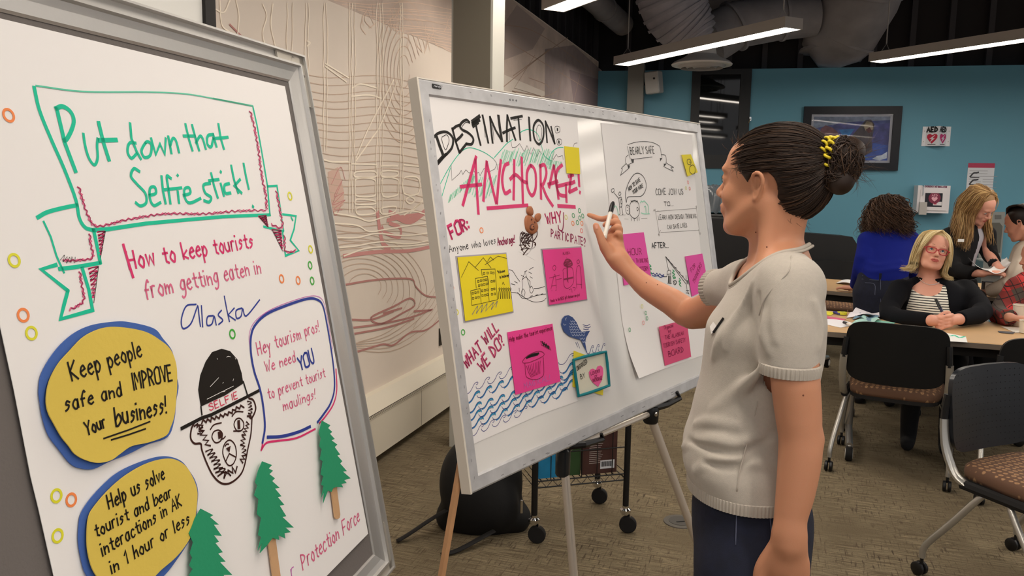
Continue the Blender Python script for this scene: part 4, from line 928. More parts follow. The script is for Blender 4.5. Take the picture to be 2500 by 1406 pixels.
tree('largest paper tree at the bottom edge beside the lower yellow bubble', '1060,1050 1127,1085 1110,1095 1157,1135 1130,1135 1172,1195 1130,1190 1157,1225 1138,1232 1177,1280 1153,1288 1192,1330 1163,1333 1227,1400 1180,1400 1215,1450 1240,1490 1190,1500 1100,1520 1000,1510 990,1470 1015,1430 1000,1400 1018,1370 1000,1350 1016,1310 1003,1285 1020,1230 998,1180 1012,1150 1030,1100', None)
# ---------------------------------------------------------------- whiteboard on a tripod easel
W2, H2 = 1.525, .926
b2 = empty('whiteboard', 'glossy whiteboard with a wide scuffed aluminium frame on a tripod easel', 'board', tuple(F2.P(W2/2, -H2)))
fi = .036
def wbmat():
    m = bpy.data.materials.new('whiteboard_gloss'); m.use_nodes = True; b = m.node_tree.nodes['Principled BSDF']
    b.inputs['Base Color'].default_value = (*srgb('e4e2df'), 1); b.inputs['Roughness'].default_value = .13; b.inputs['Specular IOR Level'].default_value = .55
    return m
MB().slab([F2.P(.01, -H2+.01, -.016), F2.P(W2-.01, -H2+.01, -.016), F2.P(W2-.01, -.01, -.016), F2.P(.01, -.01, -.016)], F2.n, .012).build('writing_surface', wbmat(), b2)
M_alus = mat('scuffed_aluminium', 'bfbfc1', .42, metal=.35, var=.12, vscale=25)
prof2 = [(0, -.022), (0, .0005), (.004, .003), (.032, .0025), (fi, -.002), (fi, -.022)]
for p, q, inn in (((0, 0), (W2, 0), (0, -1)), ((W2, 0), (W2, -H2), (-1, 0)), ((W2, -H2), (0, -H2), (0, 1)), ((0, -H2), (0, 0), (1, 0))): rail(F2, p, q, inn, prof2, M_alus, b2)
ed = mat('edge_cream', 'd8d0c4', .4)
MB().slab([F2.P(-.002, -H2, -.024), F2.P(.0035, -H2, -.024), F2.P(.0035, 0, -.024), F2.P(-.002, 0, -.024)], F2.n, .0275).build('edge_strip', ed, b2)
MB().slab([F2.P(0, .0, -.022), F2.P(W2, .0, -.022), F2.P(W2, .003, -.022), F2.P(0, .003, -.022)], F2.n, .024).build('edge_strip', ed, b2)
F2.sheet('maker_badge', [(1052,205),(1071,209),(1073.5,213),(1074,219),(1054,216),(1052,211)], M_black, b2, .0045, .0012)
F2.ink('badge_print', [smooth_path(q, 3) for q in [[(1055.5,212),(1058,210),(1059,213)],[(1060,210.5),(1061,213.5),(1063,211)],[(1064,211),(1066,214.5)],[(1067,212),(1070,211.5),(1071,215),(1068,216),(1067,212)]]], M_sign, b2, .9, .0050)
scr = [np.array([(1049+rs.uniform(-3,3)+t, 230+t*7.2), (1049+rs.uniform(-3,3)+t, 230+t*7.2+rs.uniform(2,9))]) for t in rs.uniform(0, 120, 26)]
F2.ink('scuff', [np.array([[x, y], [x+rs.uniform(-1, 1), y+rs.uniform(2, 7)]]) for x, y in [(1030+t*.128+rs.uniform(-1.5, 7), 205+t) for t in rs.uniform(0, 960, 22)]]+[np.array([[x, y], [x+3, y+1]]) for x, y in [(1040+t, 203+t*.16+rs.uniform(0, 8)) for t in rs.uniform(0, 640, 16)]]+[np.array([[x, y], [x+6, y-3]]) for x, y in [(1160+t, 1190-t*.475+rs.uniform(-6, 3)) for t in rs.uniform(0, 500, 14)]], mat('scuff_grey', '8e8d90', .6), b2, 1.6, .0034)
for x, y, r in ((1243,244,.003),(1250,245,.003),(1258,246,.003),(1702,305,.003)): 
    MB().lathe([(.0025, 0), (.0025, .001), (0, .001)], F2.P(*F2.uv(x, y), .003), 10, F2.n).build('rivet', mat('rivet', '77777a', .4, metal=.6), b2)
# easel
M_tubeal = mat('easel_tube', 'd3c9bd', .35, metal=.5)
eb = F2.P(W2*.5, -H2); es = empty('tripod_easel', 'silver tube tripod easel with black clamps standing under the whiteboard', 'easel', (eb[0], eb[1], 0))
n2h = nrm(V(F2.n[0], F2.n[1], 0))
Pc = onplane(1398, 1095, F2.P(0,0,-.04), F2.n); 
c_top = F2.P(*F2.uv(1398, 1100), -.03); c_bot = pd(1400, 1406, 2.05)
def floorhit(a, b_): t = (a[2]-.012)/(a[2]-b_[2]); return a+(b_-a)*t
MB().tube([c_top, floorhit(c_top, pd(1401, 1406, 2.16))], .0115, 16).build('leg', M_tubeal, es, smooth=40)
r_top = F2.P(*F2.uv(1607, 1010), -.03); r2 = pd(1703, 1330, 2.75)
MB().tube([r_top, floorhit(r_top, r2)], [.014, .0125], 16).build('leg', M_tubeal, es, smooth=40)
l_top = F2.P(*F2.uv(1146, 1180), -.035); l2 = pd(1078, 1406, 1.80)
MB().tube([l_top+nrm(l_top-l2)*.1, floorhit(l_top, l2)], .0085, 4).build('leg', mat('easel_wood', 'b98c64', .5, var=.1, vscale=20), es)
MB().tube([c_top+V(0,0,.0), r_top], .009, 10).build('cross_bar', M_tubeal, es)
# clamps
def clamp(px, py, ex, ey, col):
    c = F2.P(*F2.uv(px, py), -.03)
    q = MB()
    q.lathe([(.02, -.03), (.024, -.024), (.025, .01), (.021, .024), (0, .026)], c, 20, (0,0,1))
    o = q.build('clamp', M_black, es, smooth=40)
    t = F2.P(*F2.uv(ex, ey), .012); mid = (c+t)/2+V(0,0,.004)
    MB().tube([c+V(0,0,.02), mid, t, t+V(-.012,0,.022)], [.017, .012, .008, .006], 8).build('clamp_arm', M_black, o)
    MB().lathe([(.008, 0), (.007, .005), (0, .006)], c+n2h*.025-F2.h*.018+V(0,0,.008), 12, n2h).build('rivet', M_chrome, o)
clamp(1610, 1010, 1652, 972, 0)
cc = MB(); cc.lathe([(.017, -.05), (.02, -.045), (.02, .02), (.013, .028), (0, .03)], c_top-V(0,0,.02), 20, (0,0,1)); o = cc.build('clamp', mat('clamp_smoke', '23262a', .2), es, smooth=40)
MB().lathe([(.019, 0), (.019, .006)], c_top+V(0,0,.01), 20).build('collar', M_chrome, o)
MB().tube([c_top+V(0,0,.01), F2.P(*F2.uv(1418, 1085), .01), F2.P(*F2.uv(1462, 1072), .012), F2.P(*F2.uv(1457, 1058), .014)], [.012, .010, .008, .005], 8).build('clamp_arm', M_black, o)

# ---------------------------------------------------------------- second poster
O2 = -.0035
ps2 = empty('flip_chart_poster', 'white flip-chart sheet reading DESTINATION: ANCHORAGE! on the whiteboard', 'poster', tuple(F2.P(*F2.uv(1300, 950), O2)))
F2.sheet('sheet', [(1038,222),(1410,288),(1420,400),(1450,640),(1476,820),(1492,950),(1320,1012),(1153,1086),(1140,1060),(1120,920),(1085,640),(1060,400)], M_paper, ps2, O2+.0012, .0008)
O = O2+.0016
d1 = K(1040, 250, 8.273); d3 = K(1000, 180, 3.056); d4 = K(1050, 560, 2.604); d7 = K(1240, 480, 8.786)
def ink2(name, k, st, col, w, o=0): return F2.ink(name, k(st) if k else st, INK[col], ps2, w, O+o)
ink2('title_lettering', d1, '230,700 290,880 360,1060;1475,270 1500,480 1545,775;945,385 1095,275;950,430 1090,350;960,475 1060,400', 'black', 7.5, .0002)
ink2('title_lettering', d1, '~155,712 260,620 400,590 500,640 560,740 540,900 460,1010 360,1110 245,1245;~230,1220 340,1100 420,1040;545,520 610,780 690,1010;545,540 620,480 690,455;610,780 700,700 750,640;690,1010 760,920 830,830;~890,400 830,350 740,400 700,480 750,550 850,600 940,680 970,760 930,840 830,835;~1020,450 1060,640 1115,855;1155,260 1210,520 1270,810;1305,290 1330,560 1358,812;1305,290 1420,560 1545,772;1655,260 1645,520 1648,780;1655,260 1740,520 1820,755;1565,615 1700,550 1812,508', 'black', 5.5, .0001)
ink2('title_lettering', d1, '~330,700 430,650 480,740 460,850 400,950 320,720;~760,560 850,620 960,690;~900,420 820,400 760,460 740,500;1170,300 1210,700;1350,400 1385,750;1690,600 1700,760', 'black', 1.3, .0001)
ink2('title_lettering', d3, '760,332 845,315;815,320 830,490;895,325 905,497;@965,345 930,390 935,480 970,525 1000,480 1002,390;1018,355 1030,510;1018,355 1052,430 1087,520;1060,395 1075,460 1087,520', 'black', 5.2, .0001)
ink2('title_lettering', d3, '895,330 905,490;1106,415 1108,416;1117,508 1119,509', 'black', 6, .0002)
ink2('title_lettering', d3, '@1090,395 1122,395 1125,430 1095,440;@1105,490 1135,490 1135,525 1108,528;@970,380 950,420 960,490 985,480 990,410;780,345 840,340;740,430 790,400 ', 'black', 1, .0001)
ink2('title_lettering', d3, '500,618 450,800 402,978;495,640 505,850 518,1042;385,842 540,825;580,655 565,800 555,945;580,660 615,820 650,965;685,645 668,800 655,965;~742,668 712,690 695,790 715,888 755,872;785,645 783,800 780,935;840,625 845,800 850,965;~755,785 795,752 850,800 882,812;@908,685 880,740 885,850 918,908 945,850 942,730;980,680 982,800 985,930;~975,690 1010,680 1025,740 1005,815 985,832;~1000,850 1030,920 1072,985;1080,685 1045,845;1080,685 1098,800 1115,930;1038,825 1108,802;~1142,680 1105,720 1095,800 1120,895 1170,912;1110,838 1200,815;1170,830 1175,955;1210,752 1195,882;1190,765 1225,752;1203,820 1235,805;1197,882 1252,855;1265,755 1270,835;1274,884 1276,886;585,1003 885,980;1112,985 1238,993', 'pink', 7.2, .0003)
ink2('mountain_drawing', d3, '~215,855 300,700 380,590 440,552 500,560 570,590 630,632;~635,625 680,575 730,520 775,487;~830,440 850,425 900,415 960,450 990,540;~990,540 1010,610 1060,650;~1040,640 1070,580 1110,552 1150,548;245,915 310,700', 'teal', 1.6)
ink2('mountain_drawing', d3, '~630,632 655,670 660,715;315,680 320,795 375,745 390,720 402,750 425,715 450,740 480,720 500,745 520,735 530,760 560,705 590,735 640,710 655,672;760,500 770,550 800,545 825,520 860,580 880,535 910,600 930,550 955,615 975,575 992,600;1065,610 1075,640 1100,600 1110,620 1145,610 1150,640;~1225,545 1235,520 1255,515', 'black', .9)
hs = []
for k in range(40):
    x = 250+k*14; y0 = 905-max(0, min(1, (k)/10))*60 if k < 14 else 760-(k-14)*0
    if x < 430: a = (x+60, 900-(x-250)*.9); L = 60
    else: a = (x+20, 780+rs.uniform(-30, 20)); L = 130
    hs.append(np.array([a, (a[0]-L*.28, a[1]+L)])) if x < 640 else None
for k in range(30): x = 680+k*13; y = 600+rs.uniform(-20, 20)-(0 if x > 780 else (x-680)*.0); hs.append(np.array([(x+22, y-30), (x-10, y+70)]))
for k in range(10): hs.append(np.array([(1040+k*11, 640+k*2), (1020+k*11, 700+k*4)]))
F2.ink('mountain_hatching', [q/3.056+[1000, 180] for q in hs if q is not None], INK['palegreen'], ps2, 1.7, O)
F2.ink('mountain_hatching', [q/3.056+[1002, 180] for q in hs[::3]], INK['fgreen'], ps2, .9, O+.0001)
def tx2(s_, a, b_, h, c, w, par=None, o=0, nm='lettering', slant=0, jit=.06): F2.text(nm, s_, a, b_, h, INK[c], par or ps2, w, O+o, slant=slant, jit=jit)
tx2('FOR:', (1105,583), (1149,556), 32, 'pink', 5); tx2('FOR:', (1106,584), (1150,557), 32, 'maroon', 1.8, o=.0002)
tx2('Anyone who loves', (1099,616), (1213,594), 17, 'black', 1.5); tx2('Anchorage!', (1217,599), (1259,591), 18, 'maroon', 2.2, slant=.1)
tx2('WHY', (1336,547), (1374,541), 26, 'pink', 4); tx2('WHY', (1336.5,547.5), (1374.5,541.5), 26, 'maroon', 1.6, o=.0002)
F2.ink('lettering', '~1377,519 1377,545 1374,562 1366,560 1364,550', INK['maroon'], ps2, 2.6, O+.0002)
tx2('PARTICIPATE?', (1347,578), (1433,601), 20, 'maroon', 2.4); 
tx2('WHAT WILL', (1141,902), (1220,803), 29, 'rose', 4.5); tx2('WHAT WILL', (1142,902), (1221,803), 29, 'maroon', 2, o=.0002)
tx2('WE DO?', (1179,911), (1236,834), 31, 'rose', 4.5); tx2('WE DO?', (1180,911), (1237,834), 31, 'maroon', 2, o=.0002)
# road and bicycle
ink2('road_drawing', d4, '~505,255 530,265 555,305 575,330;~522,400 560,405 600,430 660,460 720,455 742,435;~560,400 600,440 680,420 740,410;~665,375 700,372 732,362;640,425 655,420;675,418 690,415;708,412 722,408;@585,400 595,378 608,400 597,430;@637,385 648,360 660,385 648,405;590,400 588,320 612,300 640,330 640,375;590,318 608,268 640,375;583,290 600,300;605,268 620,262;540,330 560,340;520,345 545,352;570,372 572,395;630,270 650,280;640,300 655,310;635,255 660,240', 'black', 1.1)
# waves
wv_ = []; wb_ = []
def wave(x0, y0, x1, y1, n, h):
    out = []; w_ = (x1-x0)/n; sl = (y1-y0)/n
    for i in range(n):
        bx = x0+w_*i; by = y0+sl*i
        out.append(smooth_path([(bx+w_*u, by+sl*u-h*v) for u, v in ((-.02, .45), (.05, .12), (.25, -.08), (.48, .05), (.66, .45), (.82, .92), (1.02, 1.08), (1.16, .95), (1.12, .74), (1.0, .72))], 3))
    return out
rows = [((222,1050), (520,920), 4), ((228,1105), (530,975), 4), ((240,1165), (905,955), 9), ((240,1215), (905,1000), 9), ((250,1265), (860,1050), 8), ((262,1315), (610,1170), 5), ((822,862), (905,835), 1), ((828,915), (905,890), 1), ((835,960), (910,935), 1), ((1000,790), (1110,770), 3)]
T4 = lambda L, dx=0, dy=0: [(q+[dx, dy])/2.604+[1050, 560] for q in L]
for a, b_, n in rows: wv_ += wave(*a, *b_, n, 42)
for a, b_, n in rows[1:5]+rows[7:9]: wb_ += wave(*a, *b_, n, 42)
ink2('wave_drawing', None, T4(wv_), 'navy', 1.1, .0002)
F2.ink('wave_colour', [q[6:22] for q in T4(wb_, 2, 3)], INK['sky'], ps2, 3.4, O)
F2.ink('wave_colour', [q[14:24] for q in T4(wb_, 5, 6)], mat('ink_cyan', '2e9bc0', .5), ps2, 2.2, O+.0001)
# rings
for (x, y, c) in ((1105,703,'orange'),(1116,762,'yellow'),(1132,811,'green'),(1177,562,'orange'),(1383,530,'pale'),(1401,526,'dgreen'),(1416,514,'dgreen'),(1424,527,'dgreen'),(1417,532,'dgreen'),(1411,543,'dgreen'),(1400,545,'orange'),(1422,545,'orange'),(1421,563,'pink')):
    F2.ring(x, y, .0072, .0024, RG[c], ps2, O+.0003, {'pale': 'pale yellow', 'dgreen': 'green'}.get(c, c)+' ring sticker')
# sticky notes
def note(label, pts, col, border=None, lift=.0012, group='notes stuck on the destination poster', name='sticky_note', oo=0):
    e = empty(name, label, 'note', tuple(F2.P(*F2.uv(*np.mean(pts, 0)), O2)), group)
    if border: 
        F2.sheet('border', pts, mat('note_border', 'a9a3ab', .5), e, O2+.0026+oo, .0006); c = np.mean(pts, 0); pts = [tuple(np.array(p)+(c-p)*.045) for p in pts]
    F2.sheet('note_paper', pts, mat('note_'+col, col, .6), e, O2+.0034+oo+lift, .0006); return e
def inkn(e, k, st, col, w, nm='drawing', o=0): F2.ink(nm, k(st), INK[col], e, w, O2+.0040+.0012+o)
yn = note('yellow square note with a drawn city skyline and mountains', [(1113,625),(1237,616),(1255,763),(1133,788)], 'e9d414', True)
st_ = '195,305 243,205 305,262;285,240 335,180 385,245;362,205 380,175 402,195;345,225 430,170 485,185;255,390 262,483 318,472 425,447 410,252 322,255 328,296;285,312 362,298 370,350;285,312 290,375;255,390 315,376 322,470;362,298 372,455;427,262 428,272;455,350 461,335 470,352'
sq = []
for (x, y) in [(340,280),(363,277),(384,275),(400,277),(303,330),(320,326),(337,322),(353,320),(308,357),(324,353),(340,350),(356,346),(268,405),(285,402),(302,398),(270,438),(288,435),(305,430),(328,390),(345,387),(360,384),(330,420),(347,417),(362,414),(388,330),(404,328),(390,380),(405,378),(390,412),(408,410)]: sq.append('%d,%d %d,%d %d,%d %d,%d %d,%d' % (x-5,y-5,x+5,y-5,x+5,y+6,x-5,y+6,x-5,y-5))
for x in range(432, 512, 14): sq.append('~%d,442 %d,395 %d,392 %d,440' % (x, x+2, x+9, x+11)); sq.append('@%d,378 %d,372 %d,378 %d,384' % (x+1, x+6, x+11, x+6))
inkn(yn, d4, st_+';'+';'.join(sq), 'black', 1.0)
F2.text('lettering', '"Welcome', (1214,668), (1232,664), 7, INK['black'], yn, .9, O2+.0052); F2.text('lettering', 'to Anchorage"', (1219,680), (1243,674), 7, INK['black'], yn, .9, O2+.0052)
inkn(yn, d4, '265,540 300,485 290,535 330,478 320,530 360,470 350,520 400,462 385,510 425,455 415,495', 'grey', 2)
pn_ = note('pink note with stick figures round a trophy, under WHY PARTICIPATE', [(1321,607),(1420,601),(1435,733),(1339,748)], 'ea3d92', True)
inkn(pn_, d4, '@775,245 787,228 797,240 788,262;~765,380 790,285 800,375;@770,392 772,388;770,360 800,355;@795,388 800,384;~755,310 820,290;~800,320 832,312;~840,265 850,250 900,245 910,330 880,372 850,360 845,270;845,320 905,310;870,225 875,340;@930,205 940,193 948,207 938,218;~930,375 925,300 932,240 950,235 958,300 960,375;928,348 962,350;865,180 870,192;~880,385 895,378 900,400;~905,370 920,372 915,388', 'maroon', 1.0)
inkn(pn_, d4, '~850,215 860,195 880,192 895,205 900,225 880,235 855,230 850,215 890,200 855,228 900,215;850,318 905,305;868,235 872,330', 'maroon', 3)
F2.text('lettering', 'ALASKA', (1373,622), (1391,620), 6, INK['maroon'], pn_, .9, O2+.0052); F2.text('lettering', 'thanks to the BEST gift Alaskans can give!', (1343,738), (1415,722), 7, INK['maroon'], pn_, .9, O2+.0052)
pm = note('pink note with a drawn pot and the words Help make the tourist experience', [(1238,811),(1348,790),(1368,931),(1258,964)], 'ea3d92')
F2.text('lettering', 'Help make the tourist experience', (1243,834), (1347,805), 11, INK['maroon'], pm, 1.5, O2+.0052)
F2.text('lettering', 'MAGICAL!', (1279,948), (1343,927), 13, INK['lilac'], pm, 1.5, O2+.0052)
inkn(pm, d4, '~590,850 587,835 620,800 680,775 715,782 720,800 690,820 630,845 595,850;~600,850 605,920 620,945 670,955 715,930 720,880 717,815;700,710 755,745 765,768 705,735 700,710', 'maroon', 1.5)
inkn(pm, d4, ';'.join('~%d,%d %d,%d %d,%d' % (610+k*11, 868-k*4, 622+k*9, 905-k*3, 640+k*7, 940-k*3) for k in range(9)), 'maroon', 1.3)
inkn(pm, d4, '~610,818 640,798 688,788;620,812 680,795;710,715 720,735;722,722 732,742;735,730 742,750;748,742 752,758', 'black', 4)
fn = note('yellow card with a pink heart reading ORGANIZED BY, edged in teal pipe cleaner', [(1398,880),(1474,859),(1483,942),(1408,966)], 'e8e6e2')
F2.sheet('yellow_card', [(1401,856),(1478,884),(1472,965),(1398,944)], mat('note_yellow2', 'e3d02c', .6), fn, O2+.0036, .0006)
F2.sheet('tracing_sheet', [(1398,880),(1474,859),(1483,942),(1408,966)], mat('tracing', 'f5f2d8', .5, alpha=.25), fn, O2+.0062, .0004)
hq = d4.pts('1015,890 1030,885 1048,895 1060,870 1078,865 1093,880 1095,915 1085,960 1062,1000 1030,975 1010,945 1003,910')
F2.sheet('heart', hq, mat('heart_pink', 'ee5a9c', .6), fn, O2+.0070, .0006)
yr = MB(); yr.tube([F2.P(*F2.uv(*d4.pt(x, y)), O2+.0095) for x, y in ((900,830),(960,812),(1050,790),(1106,778),(1115,850),(1122,920),(1128,992),(1060,1018),(990,1042),(932,1058),(920,980),(908,900))], .0042, 8, closed=True); yr.build('pipe_cleaner_edge', mat('teal_chenille', '12828c', .9, bump=.8, bscale=900), fn)
F2.text('lettering', 'ORGANIZED', (1407,905), (1432,886), 11, INK['black'], fn, 1.2, O2+.0070); F2.text('lettering', 'BY', (1416,926), (1426,920), 12, INK['black'], fn, 1.2, O2+.0070)
F2.text('lettering', 'LOVERS', (1440,916), (1462,908), 7, INK['maroon'], fn, 1.2, O2+.0075); F2.text('lettering', 'OF', (1449,922), (1456,920), 5, INK['maroon'], fn, 1, O2+.0075); F2.text('lettering', 'ANCHORAGE', (1444,933), (1468,926), 8, INK['maroon'], fn, 1.2, O2+.0075)
bn = note('blank yellow sticky note beside the word ANCHORAGE', [(1377,357),(1413,361),(1416,425),(1383,423)], 'e4d21c')
# fish cut-out
fs_ = empty('paper_fish', 'dark blue paper fish leaping above the drawn waves', 'paper cut-out', tuple(F2.P(*F2.uv(1405, 810), O2)))
F2.sheet('body', d4.pts('833,605 838,570 855,550 878,545 905,558 930,590 945,625 962,650 1015,645 990,690 985,720 996,785 985,760 960,705 930,695 885,680 850,650'), mat('fish_blue', '2d4a86', .6), fs_, O2+.0042, .0008, smooth=False)
F2.ink('scales', d4(';'.join('~%d,%d %d,%d %d,%d' % (890+dx, y, 897+dx, y+9, 905+dx, y) for y, dxs in ((580, (0, 16)), (597, (-4, 12, 28)), (614, (-8, 8, 24, 38)), (632, (-4, 12, 28, 44)), (650, (0, 16, 32, 48, 62, 80)), (668, (10, 26, 42, 58, 76)), (690, (60, 76)), (710, (74, 86))) for dx in dxs)+';~865,562 858,570 862,578;~845,600 850,608 862,606'), mat('ink_pale', 'b9c3da', .5), fs_, 1.1, O2+.0046)
ink2('splash_drawing', d4, '~975,605 1000,612 1020,602;~980,618 1005,625 1025,618;~978,633 1000,637 1012,633;930,718 942,748;940,715 955,755', 'navy', 1.2)
# bear body scribble and clay-brown face
ink2('bear_body_drawing', d7, '~330,750 285,800 275,900 290,1050 340,1180 390,1240 450,1210 520,1110 545,1000 545,880 520,810;~350,760 310,860 300,950 380,1060 480,1120 580,1090 600,1040;~640,740 640,820 600,900 540,960;~540,960 590,985 610,1000', 'brown', 2.2)
F2.ink('bear_body_drawing', [zig(cp(a, d7), 5.5, 9) for a in ('360,780 380,850 400,950 420,1050', '440,800 470,880 460,960 400,1040', '320,1020 350,1100 400,1180 430,1200')]+d7('~300,900 330,820 380,770;~310,950 360,850 420,790;~340,980 400,880 470,810;~390,990 450,900 500,840;~430,1010 490,930 520,860;@590,1020 605,1010 610,1030 598,1040'), INK['brown'], ps2, 2.4, O+.0001)
bf = empty('bear_face_cutout', 'brown bear face modelled in clay with two ears, under the word ANCHORAGE', 'cut-out', tuple(F2.P(*F2.uv(*d7.pt(500, 600)), O2)))
M_clay = mat('brown_clay', 'a0623f', .6, bump=.2, bscale=80); M_clayd = mat('dark_clay', '5a2f20', .6)
def blob(nm, pts, m, o, t): 
    P = F2.poly(smooth_path(d7.pts(pts), 5, True), o); c = np.mean(P, 0); mb = MB(); n = len(P)
    r1 = [p+F2.n*t*.7 for p in P]; r1 = [p+(c-p)*.03 for p in r1]; r2 = [c+(p-c)*.82+F2.n*t for p in P]; r3 = [c+(p-c)*.4+F2.n*t*1.15 for p in P]
    mb.add(P+r1+r2+r3+[c+F2.n*t*1.2], [(k*n+i, k*n+(i+1) % n, (k+1)*n+(i+1) % n, (k+1)*n+i) for k in range(3) for i in range(n)]+[(3*n+i, 3*n+(i+1) % n, 4*n) for i in range(n)]); return mb.build(nm, m, bf, smooth=True)
blob('face', '380,440 365,520 372,620 400,720 470,790 545,805 610,760 640,680 630,600 590,520 540,450 470,400 410,400', M_clay, O2+.0016, .006)
blob('ear', '430,215 400,270 405,340 450,400 500,410 524,370 515,280 480,210', M_clay, O2+.0030, .006)
blob('ear', '600,380 575,430 585,500 615,550 655,520 685,450 680,380 645,355', M_clay, O2+.0030, .006)
blob('snout', '460,600 435,640 440,700 480,730 520,715 535,660 515,600 485,585', M_clayd, O2+.0085, .002)
blob('snout_ring', '470,620 450,655 455,695 483,710 510,695 520,655 505,618', M_clay, O2+.0103, .0015)
blob('nose', '480,630 478,655 495,665 505,645', M_clayd, O2+.0118, .001)
blob('eye', '475,470 455,500 465,518 488,500', M_clayd, O2+.0088, .001); blob('eye', '540,530 525,560 545,580 555,555', M_clayd, O2+.0088, .001)
F2.sheet('paper_slip', [(1267,613),(1285,612),(1310,600),(1308,635)], M_paper, ps2, O+.0000, .0004)

# ---------------------------------------------------------------- third poster
ps3 = empty('flip_chart_poster', 'white flip-chart sheet headed BEARLY SAFE at the right of the whiteboard', 'poster', tuple(F2.P(*F2.uv(1620, 700), O2)))
L3 = [(1469,299),(1478,380),(1487,470),(1500,600),(1512,700),(1520,780),(1535,860),(1551,924)]
top3 = [(1469,299),(1690,329)]; bot3 = [(1551,924),(1732,862)]
def sheet3(u, v):
    i = v*(len(L3)-1); k = min(int(i), len(L3)-2); f = i-k; l = F2.uv(*(np.array(L3[k])*(1-f)+np.array(L3[k+1])*f))
    r = F2.uv(*(np.array(top3[1])*(1-v)+np.array(bot3[1])*v)); q = l*(1-u)+r*u
    return F2.P(q[0], q[1], O2+.0008+(.028*max(0, v-.72)**2/.08*(max(0, .75-u)**2)))
MB().grid(sheet3, 16, 24).build('sheet', M_paper, ps3, True)
k5 = K(1400, 280, 4.135); k6 = K(1480, 560, 3.516)
def ink3(nm, k, st, col, w, o=0): F2.ink(nm, k(st), INK[col], ps3, w, O+o+.0002)
ink3('banner_drawing', k5, '~555,300 640,275 740,270 820,285 878,318;548,320 580,445;878,318 900,430;~560,405 535,430 530,480 555,510;555,510 575,495 610,480 590,440;~890,400 935,412 942,480 930,500;880,468 900,440 878,440;~540,490 490,540 500,550 480,612;480,612 570,535 560,510;~940,485 1015,530 990,530 1013,570;~1013,570 960,545 915,520;600,450 800,425', 'black', 1.1)
for pts in ('585,448 615,448 612,485 598,480', '552,508 575,512 568,540 558,535', '880,440 900,442 880,468', '918,492 942,500 920,520'): F2.sheet('fold_drawing', k5.pts(pts), INK['black'], ps3, O+.0004, .0002)
F2.text('lettering', 'BEARLY SAFE', (1541,376), (1600,374), 18, INK['black'], ps3, 1.5, O+.0002)
ink3('speech_drawing', k5, '~540,885 545,850 560,830 620,825 690,820 730,770 740,700 715,630 670,592 620,600 570,670 540,750 530,820 540,885', 'black', 1.4)
F2.text('lettering', 'HOW TO SAVE', (1537,466), (1565,441), 9, INK['black'], ps3, 1.5, O+.0002); F2.text('lettering', 'YOUR HIDE', (1547,474), (1572,456), 9, INK['black'], ps3, 1.5, O+.0002)
ink3('stick_figure_drawing', k5, '@470,780 460,800 472,815 485,800 480,782;415,785 465,845;@390,755 412,745 417,770 395,783;~465,840 490,835 495,920 475,925 463,845;470,925 475,1000 465,1008;~490,920 505,1000 500,1005;@485,850 497,880 485,900', 'black', 1.2)
ink3('bear_drawing', k5, '@570,930 590,880 625,865 660,890 672,950 665,1010 630,1045 595,1030 572,990;~590,880 585,865 600,880 605,862 615,878 625,860 635,880 650,868 655,885;@540,915 535,950 540,990 560,1005 575,985 565,920;590,1045 590,1070;620,1050 620,1072;650,1045 650,1070;668,1030 670,1066;@645,940 655,935 660,955 650,970;545,930 552,935;545,965 552,970', 'black', 1.2)
ink3('bush_drawing', k5, '~415,940 430,920 445,940 455,980 460,1010;~680,890 690,870 700,880 720,870 740,890 760,920 765,1000;~690,990 720,1000 775,1000;~720,930 735,925 738,990', 'palegreen', 1.8)
ink3('ground_drawing', k5, '460,1015 530,1010;520,1050 560,1052;690,1048 750,1045;850,970 890,972', 'grey', .6)
F2.text('lettering', 'COME JOIN US', (1603,475), (1670,474), 15, INK['black'], ps3, 1.3, O+.0002); F2.text('lettering', 'TO...', (1623,502), (1646,502), 10, INK['black'], ps3, 1.2, O+.0002)
ink3('frame_drawing', k5, '835,975 1245,945;885,1188 1275,1165;830,950 870,1190;1245,930 1275,1165;@815,970 820,955 830,965;@1240,925 1248,920 1248,935;@865,1210 875,1205 872,1222;@1278,1195 1290,1195 1284,1208;860,1215 885,1165;1265,1155 1280,1205', 'grey', .9)
F2.text('lettering', 'LEARN HOW DESIGN THINKING', (1609,536), (1702,532), 11, INK['black'], ps3, 1.1, O+.0002); F2.text('lettering', 'CAN SAVE LIVES', (1631,559), (1679,554), 10, INK['black'], ps3, 1.1, O+.0002)
F2.text('lettering', 'AFTER...', (1593,606), (1634,604), 13, INK['black'], ps3, 1.8, O+.0002)
ink3('crane_drawing', k6, '515,232 690,440;515,232 540,350;515,235 688,465;530,255 545,262;560,290 575,298;590,325 608,330;620,360 640,368;650,395 668,402;690,395 698,520 715,555;705,395 715,470;~525,400 530,360 545,350 558,362 562,460;530,385 560,380;530,460 565,465;498,405 525,405;580,440 600,470 610,440;@580,455 595,437 608,455 595,475;690,525 715,525;690,545 715,548', 'black', 1.2)
ink3('crane_drawing', k6, '540,400 540,455;552,400 552,455;700,440 705,465', 'black', 3)
ink3('tree_drawing', k6, '~375,300 390,315 372,325 392,340 378,355 395,375 380,380;~575,345 588,360 572,370 592,385 575,400 590,415;~632,420 642,435 628,445 645,460 632,470 648,488;~590,400 600,415 580,420', 'fgreen', 1.8)
ink3('people_drawing', k6, '~395,385 410,375 425,390 440,375 450,395 465,380 480,395 500,388;~400,395 420,400 450,398 470,410 500,400', 'navy', 1.8)
for (x, y, c) in ((1681,445,'pink'),(1685,460,'pink'),(1676,459,'pale'),(1567,748,'pale'),(1576,764,'dgreen'),(1579,777,'dgreen'),(1570,788,'pink'),(1536.5,805,'dgreen')): F2.ring(x, y, .0068, .002, RG[c], ps3, O+.0004+(.003 if y > 700 else 0), {'pale': 'pale yellow', 'dgreen': 'green'}.get(c, c)+' ring sticker')
